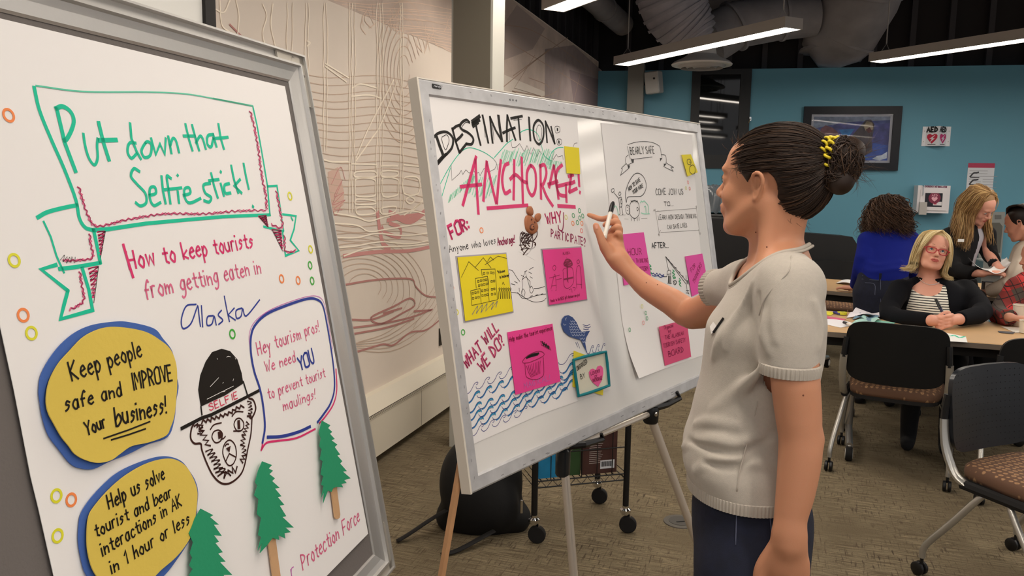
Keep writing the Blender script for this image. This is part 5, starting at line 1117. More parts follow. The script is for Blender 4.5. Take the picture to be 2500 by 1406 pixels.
n8 = note('small yellow note with a drawn figure eight, top right of the BEARLY SAFE sheet', [(1662,378),(1685,377),(1702,421),(1677,431)], 'e4d21c', group='notes stuck on the bearly safe poster', lift=.003)
F2.ink('drawing', k5('@1160,450 1140,460 1142,495 1165,505 1178,490 1175,465;1160,480 1175,480;@1190,510 1165,530 1165,575 1190,600 1215,590 1222,555 1210,520'), INK['black'], n8, 1.2, O2+.0075)
a_ = note('pink note reading 1 HOUR, partly behind her wrist', [(1508,573),(1571,567),(1590,680),(1523,697)], 'e548a6', group='notes stuck on the bearly safe poster')
F2.text('lettering', '1 HOUR', (1522,624), (1567,620), 16, INK['maroon'], a_, 1.4, O2+.0052); F2.text('lettering', 'DESIGN THINKING', (1524,645), (1582,640), 11, INK['maroon'], a_, 1.2, O2+.0052); F2.text('lettering', 'BRAINSTORM', (1545,664), (1582,660), 11, INK['maroon'], a_, 1.2, O2+.0052)
a_ = note('narrow pink note reading FOR THINKERS near the right frame', [(1672,626),(1714,619),(1731,704),(1689,724)], 'e548a6', group='notes stuck on the bearly safe poster')
F2.text('lettering', 'FOR', (1687,665), (1698,650), 10, INK['maroon'], a_, 1, O2+.0052); F2.text('lettering', 'THINKERS', (1694,694), (1713,648), 12, INK['maroon'], a_, 1.1, O2+.0052); F2.text('lettering', 'and', (1706,690), (1712,683), 6, INK['maroon'], a_, .9, O2+.0052); F2.text('lettering', 'DOERS', (1709,708), (1717,692), 8, INK['maroon'], a_, .9, O2+.0052)
a_ = note('dark pink note reading THE ALASKAN TOURISM SAFETY BOARD', [(1606,798),(1674,779),(1685,871),(1621,893)], 'd64a78', group='notes stuck on the bearly safe poster', lift=.004)
for s_, p, q, h, w in (('Organized', (1619,804), (1641,798), 8, 1), ('by', (1629,812), (1636,810), 7, 1), ('THE ALASKAN', (1621,829), (1667,817), 9, 1.2), ('TOURISM SAFETY', (1617,849), (1671,834), 10, 1.2), ('BOARD', (1630,871), (1667,859), 14, 1.6)): F2.text('lettering', s_, p, q, h, INK['maroon'], a_, w, O2+.0082)
# ---------------------------------------------------------------- tables
M_lam = mat('maple_laminate', 'c9a578', .35, var=.05, vscale=6, spec=.45); M_edge = mat('table_edge', '6f6459', .5); M_tleg = mat('table_leg_metal', 'a9a6a2', .3, metal=.8)
def table(label, fl, fr, depth, left_leg=True, right_leg=False, legoff=.25):
    """fl, fr: front corners at height .74 (world x,y)"""
    fl = V(*fl, 0); fr = V(*fr, 0); L = np.linalg.norm(fr-fl); ang = atan2((fr-fl)[1], (fr-fl)[0])
    e = local_empty('training_table', label, 'table', tuple(fl), 'maple training tables', ang)
    t = MB().box((0, 0, .712), (L, depth, .74), .006).build('tabletop', M_lam, e)
    MB().box((-.001, -.003, .710), (L+.001, .002, .737)).build('edge_band', M_edge, e)
    MB().box((.03, .06, .655), (L-.03, depth-.06, .711)).build('modesty_rail', M_blackm, e)
    for on, x in ((left_leg, legoff), (right_leg, L-legoff)):
        if not on: continue
        lg = MB(); lg.tube([(x, depth*.5, .69), (x, depth*.5, .1)], .03, 12, flat=.7); lg.tube([(x, .1, .085), (x, depth*.5, .12), (x, depth-.1, .085)], .02, 10)
        o = lg.build('leg', M_tleg, e, smooth=40)
        for y in (.1, depth-.1):
            MB().tube([(x, y, .085), (x, y, .05)], .008, 8).build('castor_stem', M_chrome, o)
            MB().lathe([(.036, -.018), (.04, -.012), (.04, .012), (.036, .018)], (x, y, .041), 20, (1, 0, 0)).build('castor', M_blackm, o, smooth=40)
            MB().lathe([(.026, -.02), (.026, .02)], (x, y, .041), 16, (1, 0, 0)).build('hub_cap', mat('hub_pale', 'c9c7c0', .4), o)
    return e
table('long maple table nearest the camera where the blonde woman in red glasses sits', (1.60, 4.34), (3.35, 3.655), .78, legoff=.28)
table('maple table behind, in front of the person in the blue sweater', (2.02, 6.28), (2.93, 5.607), .80, legoff=.3)
table('maple table at the right with mugs, behind the plaid shirt', (3.36, 5.86), (4.6, 5.2), .95, legoff=.4)

# ---------------------------------------------------------------- chairs
M_back = mat('chair_black_mesh', '0d0e10', .45, spec=.4); M_backshine = mat('chair_black_shell', '12161d', .3, spec=.6)
M_frame = mat('chair_frame_silver', 'b3b1ab', .3, metal=.75)
def seatmat():
    m = bpy.data.materials.new('seat_fabric'); m.use_nodes = True; nt = m.node_tree; b = nt.nodes['Principled BSDF']; N = nt.nodes.new; L = nt.links.new
    tc = N('ShaderNodeTexCoord'); v = N('ShaderNodeTexVoronoi'); v.inputs['Scale'].default_value = 38; v.inputs['Randomness'].default_value = .25
    mp = N('ShaderNodeMapping'); mp.inputs['Scale'].default_value = (1, 1, .4); L(tc.outputs['Object'], mp.inputs[0]); L(mp.outputs[0], v.inputs['Vector'])
    r = N('ShaderNodeValToRGB'); r.color_ramp.elements[0].position = .28; r.color_ramp.elements[0].color = (*srgb('a8825c'), 1); r.color_ramp.elements[1].position = .38; r.color_ramp.elements[1].color = (*srgb('5f4331'), 1)
    e2 = r.color_ramp.elements.new(.12); e2.color = (*srgb('8f6a48'), 1)
    L(v.outputs['Distance'], r.inputs[0]); L(r.outputs[0], b.inputs['Base Color']); b.inputs['Roughness'].default_value = .85
    return m
M_seat = seatmat()
def chair_build(label, perf=False):
    """seat centre over the origin, facing +y (backrest at -y)"""
    e = local_empty('nesting_chair', label, 'chair', (0, 0, 0), 'black nesting chairs on castors')
    def seat(u, v):
        x = (u-.5)*2; y = (v-.5)*2; k = 1-.16*max(0, y)**2
        return (x, y)
    mb = MB(); n = 20; rim = []
    for k in range(40):
        t = 2*pi*k/40; cx_, sy_ = cos(t), sin(t); rx = np.sign(cx_)*abs(cx_)**.45*.235; ry = np.sign(sy_)*abs(sy_)**.45*.225; rim.append((rx*(1-.05*(sy_ < 0)), ry))
    lay = [(.985, .425), (1.0, .44), (.99, .462), (.93, .476), (.6, .481), (0.01, .478)]
    vs = [(x*s, y*s, z-.012*(abs(y*s/.225) > .8)*(y > 0)) for s, z in lay for x, y in rim]
    mb.add(vs, [(j*40+i, j*40+(i+1) % 40, (j+1)*40+(i+1) % 40, (j+1)*40+i) for j in range(len(lay)-1) for i in range(40)]+[[i for i in range(40)][::-1]])
    mb.build('seat', M_seat, e, smooth=True)
    mb = MB(); mb.add([(x*.985, y*.985, z) for z in (.405, .427) for x, y in rim], [(i, (i+1) % 40, 40+(i+1) % 40, 40+i) for i in range(40)]+[list(range(40))[::-1], [40+i for i in range(40)]]); mb.build('seat_pan', M_blackm, e)
    # backrest: rounded panel, gently curved
    def back(u, v, o):
        x = (u-.5)*2; z = v
        w_ = .245*(1-.04*(1-v)); X = np.sign(x)*w_*abs(x); Z = .50+.33*v
        return X, -.225-.035*v-.03*(1-x*x)+o, Z
    pts = []
    for k in range(48):
        t = 2*pi*k/48; a, b_ = cos(t), sin(t); pts.append((.5+.5*np.sign(a)*abs(a)**.4, .5+.5*np.sign(b_)*abs(b_)**.4))
    mb = MB(); 
    for o in (.0, .018):
        for s in (1, .75, .5, .25): mb.v += [back(.5+(u-.5)*s, .5+(v-.5)*s, o) for u, v in pts]
        mb.v.append(back(.5, .5, o))
    for h in (0, 1):
        B = h*193
        for j in range(3):
            for i in range(48):
                q = [B+j*48+i, B+j*48+(i+1) % 48, B+(j+1)*48+(i+1) % 48, B+(j+1)*48+i]; mb.f.append(q if h else q[::-1]); mb.mi.append(0)
        for i in range(48): q = [B+144+i, B+144+(i+1) % 48, B+192]; mb.f.append(q if h else q[::-1]); mb.mi.append(0)
    for i in range(48): mb.f.append([i, (i+1) % 48, 193+(i+1) % 48, 193+i]); mb.mi.append(0)
    bk = mb.build('backrest', M_backshine if perf else M_back, e, smooth=50)
    if perf:
        hb_ = MB()
        for i in range(1, 20):
            for j in range(1, 13):
                x, y, z = back(i/20, j/13, .0185); hb_.add([(x-.0026, y, z), (x, y+.0002, z-.0026), (x+.0026, y, z), (x, y+.0002, z+.0026)], [(0, 1, 2, 3)])
        o = hb_.build('perforations', mat('hole_black', '020203', .9), bk); o['kind'] = 'stuff'
    for s in (-1, 1):
        p = smooth_path([(s*.247, -.252, .64), (s*.249, -.246, .59), (s*.25, -.23, .52), (s*.245, -.19, .44), (s*.24, -.14, .41)], 3)
        MB().tube(p, .0145, 10, flat=1.3).build('back_upright', M_frame, e, smooth=40)
        MB().tube([(s*.238, -.250, .735), (s*.243, -.254, .68), (s*.247, -.252, .63)], .0150, 8).build('upright_sleeve', M_back, e, smooth=40)
        MB().tube([(s*.24, -.16, .41), (s*.235, .1, .405)], .02, 8).build('seat_bracket', M_blackm, e, smooth=40)
        for d, y0, y1 in ((-1, -.08, -.27), (1, .02, .24)):
            p = smooth_path([(s*.10, y0, .40), (s*.2, y0, .398), (s*.235, y0+d*.01, .38), (s*.262, (y0+y1)/2, .25), (s*.28, y1-d*.01, .13), (s*.281, y1, .075)], 3)
            lg = MB().tube(p, .0125, 10).build('leg', M_frame, e, smooth=40)
            MB().tube([(s*.281, y1, .08), (s*.281, y1, .045)], .007, 8).build('castor_stem', M_black, lg)
            for w_ in (-.012, .012): MB().lathe([(.022, -.008), (.027, -.005), (.027, .005), (.022, .008)], (s*.281+w_, y1-.008, .028), 16, (1, 0, 0)).build('castor_wheel', M_black, lg, smooth=40)
    return e
ch = chair_build('black-backed nesting chair with a dotted brown seat, centre of the near table')
ch.location = (2.10, 4.27, 0); ch.rotation_euler[2] = radians(-29)
dup(ch, (2.62, 3.93, 0), radians(-14), 'black-backed nesting chair at the right edge, partly hidden behind the perforated one')
dup(ch, (3.05, 5.40, 0), radians(168), 'black chair whose back shows between the blonde woman and the mugs')
dup(ch, (2.62, 5.33, 0), radians(-200), 'black chair the blonde woman in red glasses sits on')
dup(ch, (2.95, 7.2, 0), radians(160), 'black-backed chair tucked behind the far table, left of the blue sweater')
cc = chair_build('nearest nesting chair with a shiny perforated black back, cut by the right edge', True)
cc.location = (2.0, 2.87, 0); cc.rotation_euler[2] = radians(204)
# folded stack of dark covered chairs by the far wall
bp0 = pd(2020, 640, 7.6)
sb = MB(); 
for k in range(5):
    q = [V(-.62, 0, .0), V(.5, 0, .0), V(.5, 0, .55), (V(.32, 0, .80)), V(-.62, 0, .86)]
    sb.slab([V(bp0[0]-.1, bp0[1]+.06*k, .25)+p*V(1, 1, 1) for p in q], V(0, 1, 0), .04)
x = tag(sb.build('folded_tables', mat('folded_black', '141517', .5)), 'row of folded black panels leaning together behind the far table', 'folded tables'); x['kind'] = 'stuff'

# ---------------------------------------------------------------- wire cart with books, bag, floor box
M_wire = mat('cart_black_wire', '111112', .35)
A_ = onz(1303, 1325, 0); B_ = onz(1525, 1300, 0); dx_ = nrm(B_-A_); dy_ = V(-dx_[1], dx_[0], 0); Lc = np.linalg.norm(B_-A_); Dc = .33
ct = empty('wire_cart', 'black wire rolling cart on chrome castors below the whiteboard', 'cart', tuple((A_+B_)/2))
def cpnt(a, b_, z): return A_+dx_*a+dy_*b_+V(0, 0, z)
for a in (0, Lc):
    for b_ in (0, Dc):
        MB().tube([cpnt(a, b_, .12), cpnt(a, b_, .78)], .0135, 12).build('post', M_wire, ct, smooth=40)
        cs = MB().lathe([(.018, .0), (.024, .01), (.024, .022), (.014, .03), (.014, .04)], cpnt(a, b_, .085), 16).build('castor_plate', M_chrome, ct, smooth=40)
        MB().slab([cpnt(a+.012, b_-.018, .1), cpnt(a+.012, b_+.018, .1), cpnt(a+.02, b_+.012, .035), cpnt(a+.02, b_-.012, .035)], dx_, .003).build('castor_fork', M_chrome, cs)
        MB().lathe([(.034, -.012), (.038, -.008), (.038, .008), (.034, .012)], cpnt(a+.012, b_-.004, .039), 20, dy_+dx_*.5).build('castor_wheel', M_blackm, cs, smooth=40)
SH = .27
for z in (SH, .76):
    sm_ = MB()
    for zz_ in (z, z-.028):
        sm_.tube([cpnt(0, 0, zz_), cpnt(Lc, 0, zz_), cpnt(Lc, Dc, zz_), cpnt(0, Dc, zz_)], .0032, 6, closed=True)
    for b_ in (0, Dc):
        P_ = [cpnt(Lc*i/16, b_, z if i % 2 else z-.028) for i in range(17)]; sm_.tube(P_, .0018, 5)
    for i in range(1, 14): sm_.tube([cpnt(Lc*i/14, 0, z), cpnt(Lc*i/14, Dc, z)], .0022, 5)
    o = sm_.build('wire_shelf', M_wire, ct); o['kind'] = 'stuff'
rl = MB()
for zz_ in (SH+.22, SH+.12): rl.tube([cpnt(0, 0, zz_), cpnt(Lc, 0, zz_)], .003, 6)
for i in range(1, 6): rl.tube([cpnt(Lc*i/6, 0, SH), cpnt(Lc*i/6, 0, SH+.22)], .0022, 5)
o = rl.build('side_rail', M_wire, ct)
def book(label, a0, a1, b_, z0, z1, th, col, tilt=0, extra=None):
    P0_ = cpnt(a0, b_, z0); ax = nrm(dx_*cos(tilt)+V(0,0,sin(tilt))); az = nrm(np.cross(dy_, ax))*-1
    if az[2] < 0: az = -az
    e = empty('book', label, 'book', tuple(P0_), 'books in the wire cart'); w_, h_ = a1-a0, z1-z0; c = P0_+ax*w_/2+az*h_/2
    MB().obox(c-dy_*(th/2-.001), ax, dy_, az, w_/2, .0012, h_/2).build('front_cover', mat('cover_'+col, col, .3, var=.25, vscale=9), e)
    MB().obox(c+dy_*(th/2-.001), ax, dy_, az, w_/2, .0012, h_/2).build('back_cover', mat('cover_'+col, col, .3), e)
    MB().obox(c, ax, dy_, az, w_/2-.004, th/2-.002, h_/2-.004).build('page_block', mat('pages', 'd9d4c6', .8), e)
    if extra:
        F = Face(P0_-dy_*(th/2+.0008), ax, az); extra(F, e, w_, h_)
    return e
def brown(F, e, w_, h_):
    MB().slab([F.P(w_*.52, .02, .0), F.P(w_*.93, .02, 0), F.P(w_*.93, .058, 0), F.P(w_*.52, .058, 0)], -dy_, .0006).build('barcode_label', M_sign, e)
    bb = MB()
    for k in range(22): F.ribbon(bb, np.array([[w_*.55+k*w_*.016, .03], [w_*.55+k*w_*.016, .052]]), .0008+.0008*(k % 3), .0010)
    bb.build('barcode', M_ink, e); tb = MB()
    for k in range(17): F.ribbon(tb, np.array([[w_*.2, h_*.7-k*.0085], [w_*(.58-.03*(k % 3)), h_*.7-k*.0085]]), .0022, .0006)
    tb.build('blurb_text', mat('blurb', 'b9aea8', .6), e)
    tb = MB()
    for k in range(3): F.ribbon(tb, np.array([[w_*.3, h_*.93-k*.012], [w_*.62, h_*.93-k*.012]]), .003, .0006)
    tb.build('heading_text', mat('blurb_gold', 'c9a05a', .6), e)
def spiral(F, e, w_, h_): pass
book('brown book with a barcode label and small print, standing in the cart', .215, .375, .022, SH+.006, SH+.27, .016, '4a2f2c', 0, brown)
book('dark green book beside the brown one in the cart', .15, .21, .03, SH+.006, SH+.24, .018, '33502f')
book('black paperback leaning in the middle of the cart', .10, .19, .06, SH+.006, SH+.25, .014, '1c1a1e', .12)
book('sky blue folder lying against the left rail of the cart', .012, .15, .018, SH+.006, SH+.16, .008, '2487b8')
book('pale stapled handbook standing behind the brown book', .2, .37, .08, SH+.006, SH+.285, .014, 'c8c4bb')
book('white booklet with a slanted edge behind the blue folder', .03, .15, .1, SH+.006, SH+.23, .008, 'dcdad4', -.0)
# backpack on the floor
# ---------------------------------------------------------------- people
def skinmat(name, c, c2, sss=.12):
    m = mat(name, c, .48, sss=sss, bump=.08, bscale=500, spec=.35)
    return m
M_skin = skinmat('skin_tan', 'c48a6a', 'b07050'); M_skin2 = skinmat('skin_fair', 'dca08a', '', .1); M_skin3 = skinmat('skin_warm', 'c99078', '', .1)
M_lip = mat('lips', 'b0605a', .4); M_lip2 = mat('lips_rose', 'b5564f', .4)
M_eyew = mat('eye_white', 'e6e2dc', .15); M_iris = mat('iris_blue', '3f5a72', .1); M_pup = mat('pupil', '080808', .1); M_irisb = mat('iris_brown', '3a2418', .1)
def hit(sdf, px, py, t0=.5, t1=8):
    d = ray(px, py); L = np.linalg.norm(d); u = d/L; t = t0
    for _ in range(200):
        p = CAM+u*t; v = float(sdf.ev(p[None, :])[0])
        if v < 4e-4: return p
        t += max(v*.7, 4e-4)
        if t > t1: return None
    return CAM+u*t
def head_sdf(S, H, jaw=1.0, fat=0, crown=.083):
    E_ = lambda c, r, k=.02, op='u': S.ell(H(*c), np.array(r)*H.sc, k, op, H.M)
    E_((-.018, 0, .047), (.094, .073, crown), .02)
    E_((.022, 0, .020), (.070, .064, .082), .03)
    E_((.036, 0, .054), (.052, .055, .044), .03)
    E_((.040, 0, -.030), (.048+fat*.3, .052*jaw+fat, .050), .03)
    E_((.062, 0, -.070), (.030, .030*jaw+fat, .026+fat*.4), .03)
    E_((.083, 0, -.083), (.013, .017, .013), .02)
    for s in (-1, 1):
        E_((.064, s*.034, -.018), (.024, .020+fat*.5, .022), .02)
        E_((.084, s*.024, .036), (.012, .024, .007), .015)
        S.cap(H(.0, s*.058, -.03), H(.055, s*.035, -.076), .014*H.sc, .016*H.sc, .03)
        E_((.099, s*.031, .016), (.019, .0165, .011), .012, 's')
    S.cap(H(.092, 0, .022), H(.112, 0, -.010), .0065*H.sc, .0095*H.sc, .012)
    E_((.113, 0, -.014), (.010, .009, .0085), .007)
    for s in (-1, 1): E_((.102, s*.0115, -.018), (.0095, .007, .007), .006)
    for s in (-1, 1): E_((.106, s*.0055, -.0235), (.005, .0025, .003), .002, 's')
    E_((.091, 0, -.044), (.014, .024, .017), .014)
    E_((.1010, 0, -.039), (.0060, .020, .0044), .005); E_((.0990, 0, -.0495), (.0068, .017, .0052), .005)
    E_((.110, 0, -.0442), (.012, .020, .0011), .002, 's')
    for s in (-1, 1): # eyelids round the ball
        E_((.0800, s*.031, .016), (.0150, .0165, .0140), .006)
        E_((.094, s*.0315, .0145), (.013, .0145, .0052), .0025, 's')
def ears(S, H, side=(-1, 1), es=.84):
    H0 = H; H = lambda x, y, z: H0(x*es, y, z*es+.003)
    for s in side:
        y = s*.0700; M_ = H0.M
        c = [(-.004, y, -.012), (.006, y+s*.004, .006), (.004, y+s*.010, .026), (-.008, y+s*.014, .034), (-.021, y+s*.015, .027), (-.024, y+s*.013, .010), (-.017, y+s*.009, -.010), (-.010, y+s*.006, -.024), (-.003, y+s*.004, -.026), (.001, y+s*.002, -.016)]
        r = [.0035, .0035, .0042, .0046, .0048, .0045, .0042, .0052, .0052, .0035]
        S.chain([H(*p) for p in c], [q*H0.sc*.9 for q in r], .004)
        S.chain([H(-.006, y+s*.004, .02), H(-.014, y+s*.007, .012), H(-.012, y+s*.006, -.006), H(-.004, y+s*.003, -.012)], [.0030*H0.sc]*4, .004)
        S.ell(H(-.009, y+s*.001, .003), V(.014, .004, .021)*H0.sc, .006, 'u', M_)
def eyes(H, par, iris, gaze=(0, 0), r=.0118):
    for s in (-1, 1):
        c = H(.0815, s*.031, .0155); f = nrm(H.R @ nrm(V(1, gaze[0], gaze[1])))
        MB().lathe([(sin(t)*r*H.sc, -cos(t)*r*H.sc) for t in np.linspace(0.01, pi-.01, 12)], c, 16, f).build('eye', M_eyew, par, True)
        MB().lathe([(.0056*H.sc, r*.88*H.sc), (.0052*H.sc, r*.93*H.sc), (.0025*H.sc, r*1.01*H.sc)], c, 16, f).build('iris', iris, par)
        MB().lathe([(.0026*H.sc, r*1.0*H.sc), (0, r*1.03*H.sc)], c, 12, f).build('pupil', M_pup, par)
        pts = [H(.0955-.0012*abs(k)**1.5, s*.031+k*.0036, .0222-.0011*k*k) for k in (-3.4, -2, -1, 0, 1, 2, 3.4)]
        MB().tube(smooth_path(pts, 3), .0009*H.sc, 5).build('lashes', mat('lash', '1e1310', .6), par)
def brows(H, par, m, z=.037):
    for s in (-1, 1):
        pts = [H(.0965-.010*t*t-.004*t, s*(.012+.034*t), z+.006*sin(pi*min(t*1.1, 1))) for t in np.linspace(0, 1, 6)]
        MB().tube(smooth_path(pts, 3), [.0022*H.sc*(1-.6*abs(2*i/15-1)**2) for i in range(16)], 6, flat=1).build('eyebrow', m, par)
def lips_mi(H, zlo=-.0555, zhi=-.0345):
    def f(c):
        q = (c-H.o)@H.R/H.sc
        w_ = np.abs(q[:,1]); up = -.0345-.006*(w_/.022)**1.4; dn = -.0555+.008*(w_/.022)**1.6
        return ((q[:,0] > .088) & (w_ < .0225) & (q[:,2] < up) & (q[:,2] > dn)).astype(int)
    return f
def strands(name, curves, r, m, par, nseg=None, sides=3):
    """many hairs as ONE stuff part"""
    vs = []; fs = []; b = 0
    for c in curves:
        c = np.asarray(c); n = len(c); T = np.gradient(c, axis=0); T /= np.linalg.norm(T, axis=1)[:,None]+1e-9
        A = np.cross(T, V(.31, .2, .9)); A /= np.linalg.norm(A, axis=1)[:,None]+1e-9; B = np.cross(T, A)
        rr = r*np.minimum(1, 2.2*(1-np.linspace(0, 1, n))+.15)*np.minimum(1, .4+4*np.linspace(0, 1, n))
        for k in range(sides):
            t = 2*pi*k/sides; vs.append(c+(A*cos(t)+B*sin(t))*rr[:,None])
        i = np.arange(n-1)
        for k in range(sides):
            k2 = (k+1) % sides; fs.append(np.stack([b+k*n+i, b+k2*n+i, b+k2*n+i+1, b+k*n+i+1], 1))
        b += sides*n
    o = mesh_obj(name, np.vstack(vs), np.vstack(fs), m, par, True); o['kind'] = 'stuff'; return o
def blend_guides(guides, n, jit=.004, npt=14, curl=0, cf=9, lift=0):
    """random hairs between neighbouring guide curves"""
    G = []
    for g in guides:
        q = smooth_path(g, 5); L = np.r_[0, np.cumsum(np.linalg.norm(np.diff(q, axis=0), axis=1))]; t = np.linspace(0, L[-1], npt)
        G.append(np.stack([np.interp(t, L, q[:,i]) for i in range(3)], 1))
    out = []
    for _ in range(n):
        x = rs.uniform(0, len(G)-1.001); i = int(x); f = x-i; c = G[i]*(1-f)+G[i+1]*f
        s = np.linspace(0, 1, npt)[:,None]; j = rs.normal(0, jit, 3); c = c+j*s**.7+rs.normal(0, jit*.35, 3)
        if curl:
            ph = rs.uniform(0, 6.28); a = curl*np.minimum(1, s*2.0)*rs.uniform(.6, 1.3); w_ = cf*rs.uniform(.8, 1.2)
            c = c+a*(np.cos(s*w_+ph)*V(1,0,.1)+np.sin(s*w_+ph)*V(0,1,.2))
        k = rs.uniform(.8, 1.0); m_ = max(5, int(npt*k)); out.append(c[:m_])
    return out
def finger(S, pts, rad, k=.004): S.chain(pts, rad, k)

# ================================================================ the woman at the whiteboard
YAW = radians(163)
wm = empty('person', 'woman in a grey knit T-shirt pointing at the whiteboard, dark hair in a bun', 'person', tuple(V(*pd(1835, 1200, 1.6)[:2], 0)))
HY = radians(136); earp = pd(1843, 464, 1.545); hl = V(-sin(HY), cos(HY), 0)
H = Fr(earp-hl*.073+V(0, 0, .002), HY, radians(-2)); f0 = V(cos(YAW), sin(YAW), 0)
def sec(py, xf, xb, b, d=1.6):
    a = pd(xf, py, d); c = pd(xb, py, d); m_ = (a+c)/2; return (m_[2], m_[0], m_[1], np.linalg.norm((a-c)[:2])/2, b)
shirt_secs = [sec(606, 1892, 1960, .045), sec(628, 1866, 1974, .080), sec(660, 1822, 1989, .122), sec(700, 1790, 2001, .150), sec(745, 1762, 2009, .165), sec(800, 1727, 2010, .166), sec(860, 1721, 2004, .155), sec(920, 1712, 1992, .147), sec(1000, 1693, 1975, .146), sec(1075, 1672, 1968, .152), sec(1125, 1671, 1972, .160), sec(1160, 1681, 1976, .160), sec(1178, 1689, 1977, .156)]
body_secs = [(z, x, y, a-.014, b-.016) for z, x, y, a, b in shirt_secs]
nS, fS = pd(1928, 702, 1.438), pd(1822, 700, 1.775)      # near, far shoulder
nE, nW_ = pd(1953, 1065, 1.40), pd(1926, 1325, 1.40)
fE, fW_ = pd(1690, 766, 2.0), pd(1512, 636, 2.125)
S = SDF()
head_sdf(S, H, .95, crown=.0765)
S.chain([H(-.028, 0, -.02), pd(1896, 585, 1.6), pd(1902, 650, 1.605)], [.050, .0505, .060], .03)
S.cap(H(-.02, .05, -.03), pd(1862, 655, 1.55), .012, .010, .03)            # neck muscle
S.loft(body_secs, f0, .03)
S.cap(nS, fS, .038, k=.04)
S.cap(pd(1912, 645, 1.58), nS, .030, .036, .04); S.cap(pd(1895, 645, 1.62), fS, .032, .036, .04)
S.chain([nS, pd(1940, 905, 1.402), pd(1948, 1000, 1.40), nE, pd(1953, 1115, 1.40), pd(1942, 1200, 1.40), pd(1930, 1265, 1.40), nW_], [.042, .0415, .0396, .0364, .0367, .0328, .0279, .0260], .006)
S.ell(nE+V(.024, -.006, -.002), .010, .02)
S.chain([fS, pd(1752, 742, 1.90), fE, pd(1640, 737, 2.04), pd(1582, 703, 2.08), pd(1545, 670, 2.105), fW_], [.042, .042, .0385, .0345, .0300, .0245, .0240], .015)
ears(S, H, (1, -1))
# right hand at the board
sqd = (nrm(V(.45, .85, 0)), .62)
S.cap(fW_, pd(1494, 600, 2.15), .0255, .029, .015, sq=sqd); S.cap(pd(1500, 605, 2.15), pd(1500, 572, 2.165), .024, .020, .012, sq=sqd)
S.cap(pd(1478, 606, 2.125), pd(1490, 628, 2.12), .014, .013, .015)
finger(S, [pd(1501, 572, 2.16), pd(1503, 538, 2.165), pd(1494, 530, 2.170), pd(1470, 535, 2.20), pd(1450, 529, 2.225), pd(1438, 524.5, 2.24)], [.0125, .0100, .0092, .0080, .0074, .0065])
finger(S, [pd(1506, 575, 2.155), pd(1508, 546, 2.15), pd(1499, 541, 2.15), pd(1484, 545, 2.155), pd(1477, 549, 2.16)], [.0125, .0100, .0092, .0083, .0075])
finger(S, [pd(1509, 583, 2.15), pd(1513, 560, 2.14), pd(1505, 555, 2.135), pd(1494, 562, 2.15), pd(1490, 570, 2.16)], [.0115, .0092, .0085, .0078, .0070])
finger(S, [pd(1511, 592, 2.145), pd(1514, 574, 2.13), pd(1507, 570, 2.13), pd(1499, 577, 2.14)], [.0105, .0082, .0075, .0066])
finger(S, [pd(1488, 618, 2.125), pd(1473, 597, 2.12), pd(1464, 573, 2.12), pd(1458, 560, 2.122), pd(1455, 551, 2.124)], [.0150, .0125, .0105, .0102, .0085], .006)
# left hand hanging
hz = nW_
dn = nrm(pd(1921, 1406, 1.425)-nW_); fo2 = f0; out = nrm(np.cross(dn, fo2))
def hp_(d, f_, o): return hz+dn*d+fo2*f_+out*o
S.cap(hp_(-.01, 0, 0), hp_(.05, .002, 0), .0255, .033, .015, sq=(out, .62)); S.cap(hp_(.045, .002, 0), hp_(.085, .0, 0), .033, .036, .015, sq=(out, .5))
for i, (o_, l) in enumerate(((.026, .072), (.009, .08), (-.009, .075), (-.025, .06))):
    finger(S, [hp_(.085, o_, 0), hp_(.09+l*.45, o_*1.05, -.004), hp_(.09+l*.75, o_*1.05, -.014), hp_(.09+l*.95, o_, -.026)], [.0105, .0092, .0083, .007])
finger(S, [hp_(.02, .022, 0), hp_(.05, .042, -.006), hp_(.075, .048, -.012), hp_(.1, .046, -.018)], [.014, .0115, .0100, .008], .008)
body = sculpt('body', S, .0028, [M_skin, M_lip], wm, 2, mi=lips_mi(H))
eyes(H, wm, M_irisb, (0, -.05)); brows(H, wm, mat('brow_dark', '2a1a14', .8))
MB().slab([hp_(0, 0, 0)+V(0,0,0)]*0+[pd(1452.5,551,2.114),pd(1455,547.5,2.1135),pd(1459.5,550.5,2.1115),pd(1459,558,2.1105),pd(1454.5,558.5,2.112)], V(.1,-1,.1)*.0009, 1).build('fingernail', mat('nail', 'd9a08c', .25), wm)
for x_, y_, d_, o_ in ((1845.5, 567, 0, 0), (1872, 603, 0, 0), (1961, 965, 0, 0), (1578, 690, 0, 0), (1602, 660, 0, 0), (1605, 695, 0, 0)):
    p = hit(S, x_, y_)
    if p is not None: MB().lathe([(.0016, 0), (.001, .0006), (0, .0008)], p, 8, nrm(CAM-p)).build('mole', mat('mole', '6e3d2a', .6), wm)
# ---- T-shirt
cuffN = pd(1929, 893, 1.405); cuffF = pd(1751, 704, 1.865); dF = nrm(cuffF-fS); dnS = nrm(V(.004, .0, -1.0))
def shirt(cut):
    T = SDF(); T.loft(shirt_secs, f0, .03)
    T.cap(nS+V(0,0,.0), fS+V(0,0,.0), .046, k=.04); T.cap(pd(1922, 655, 1.57), nS, .036, .046, .04); T.cap(pd(1890, 650, 1.64), fS, .038, .046, .04)
    nn = [nS+V(0,0,.0), pd(1926, 790, 1.412), cuffN]; nr = [.052, .0515, .0500]; ff = [fS, cuffF]; fr_ = [.052, .042]
    if cut: T.cut_chain(nn[:2]+[cuffN+dnS*.03], nr, cuffN, dnS, .03); T.cut_chain([fS, cuffF+dF*.03], fr_, cuffF, dF, .03)
    else: T.chain(nn[:2]+[cuffN+dnS*.03], nr, .03); T.chain([fS, cuffF+dF*.03], fr_, .03)
    return T
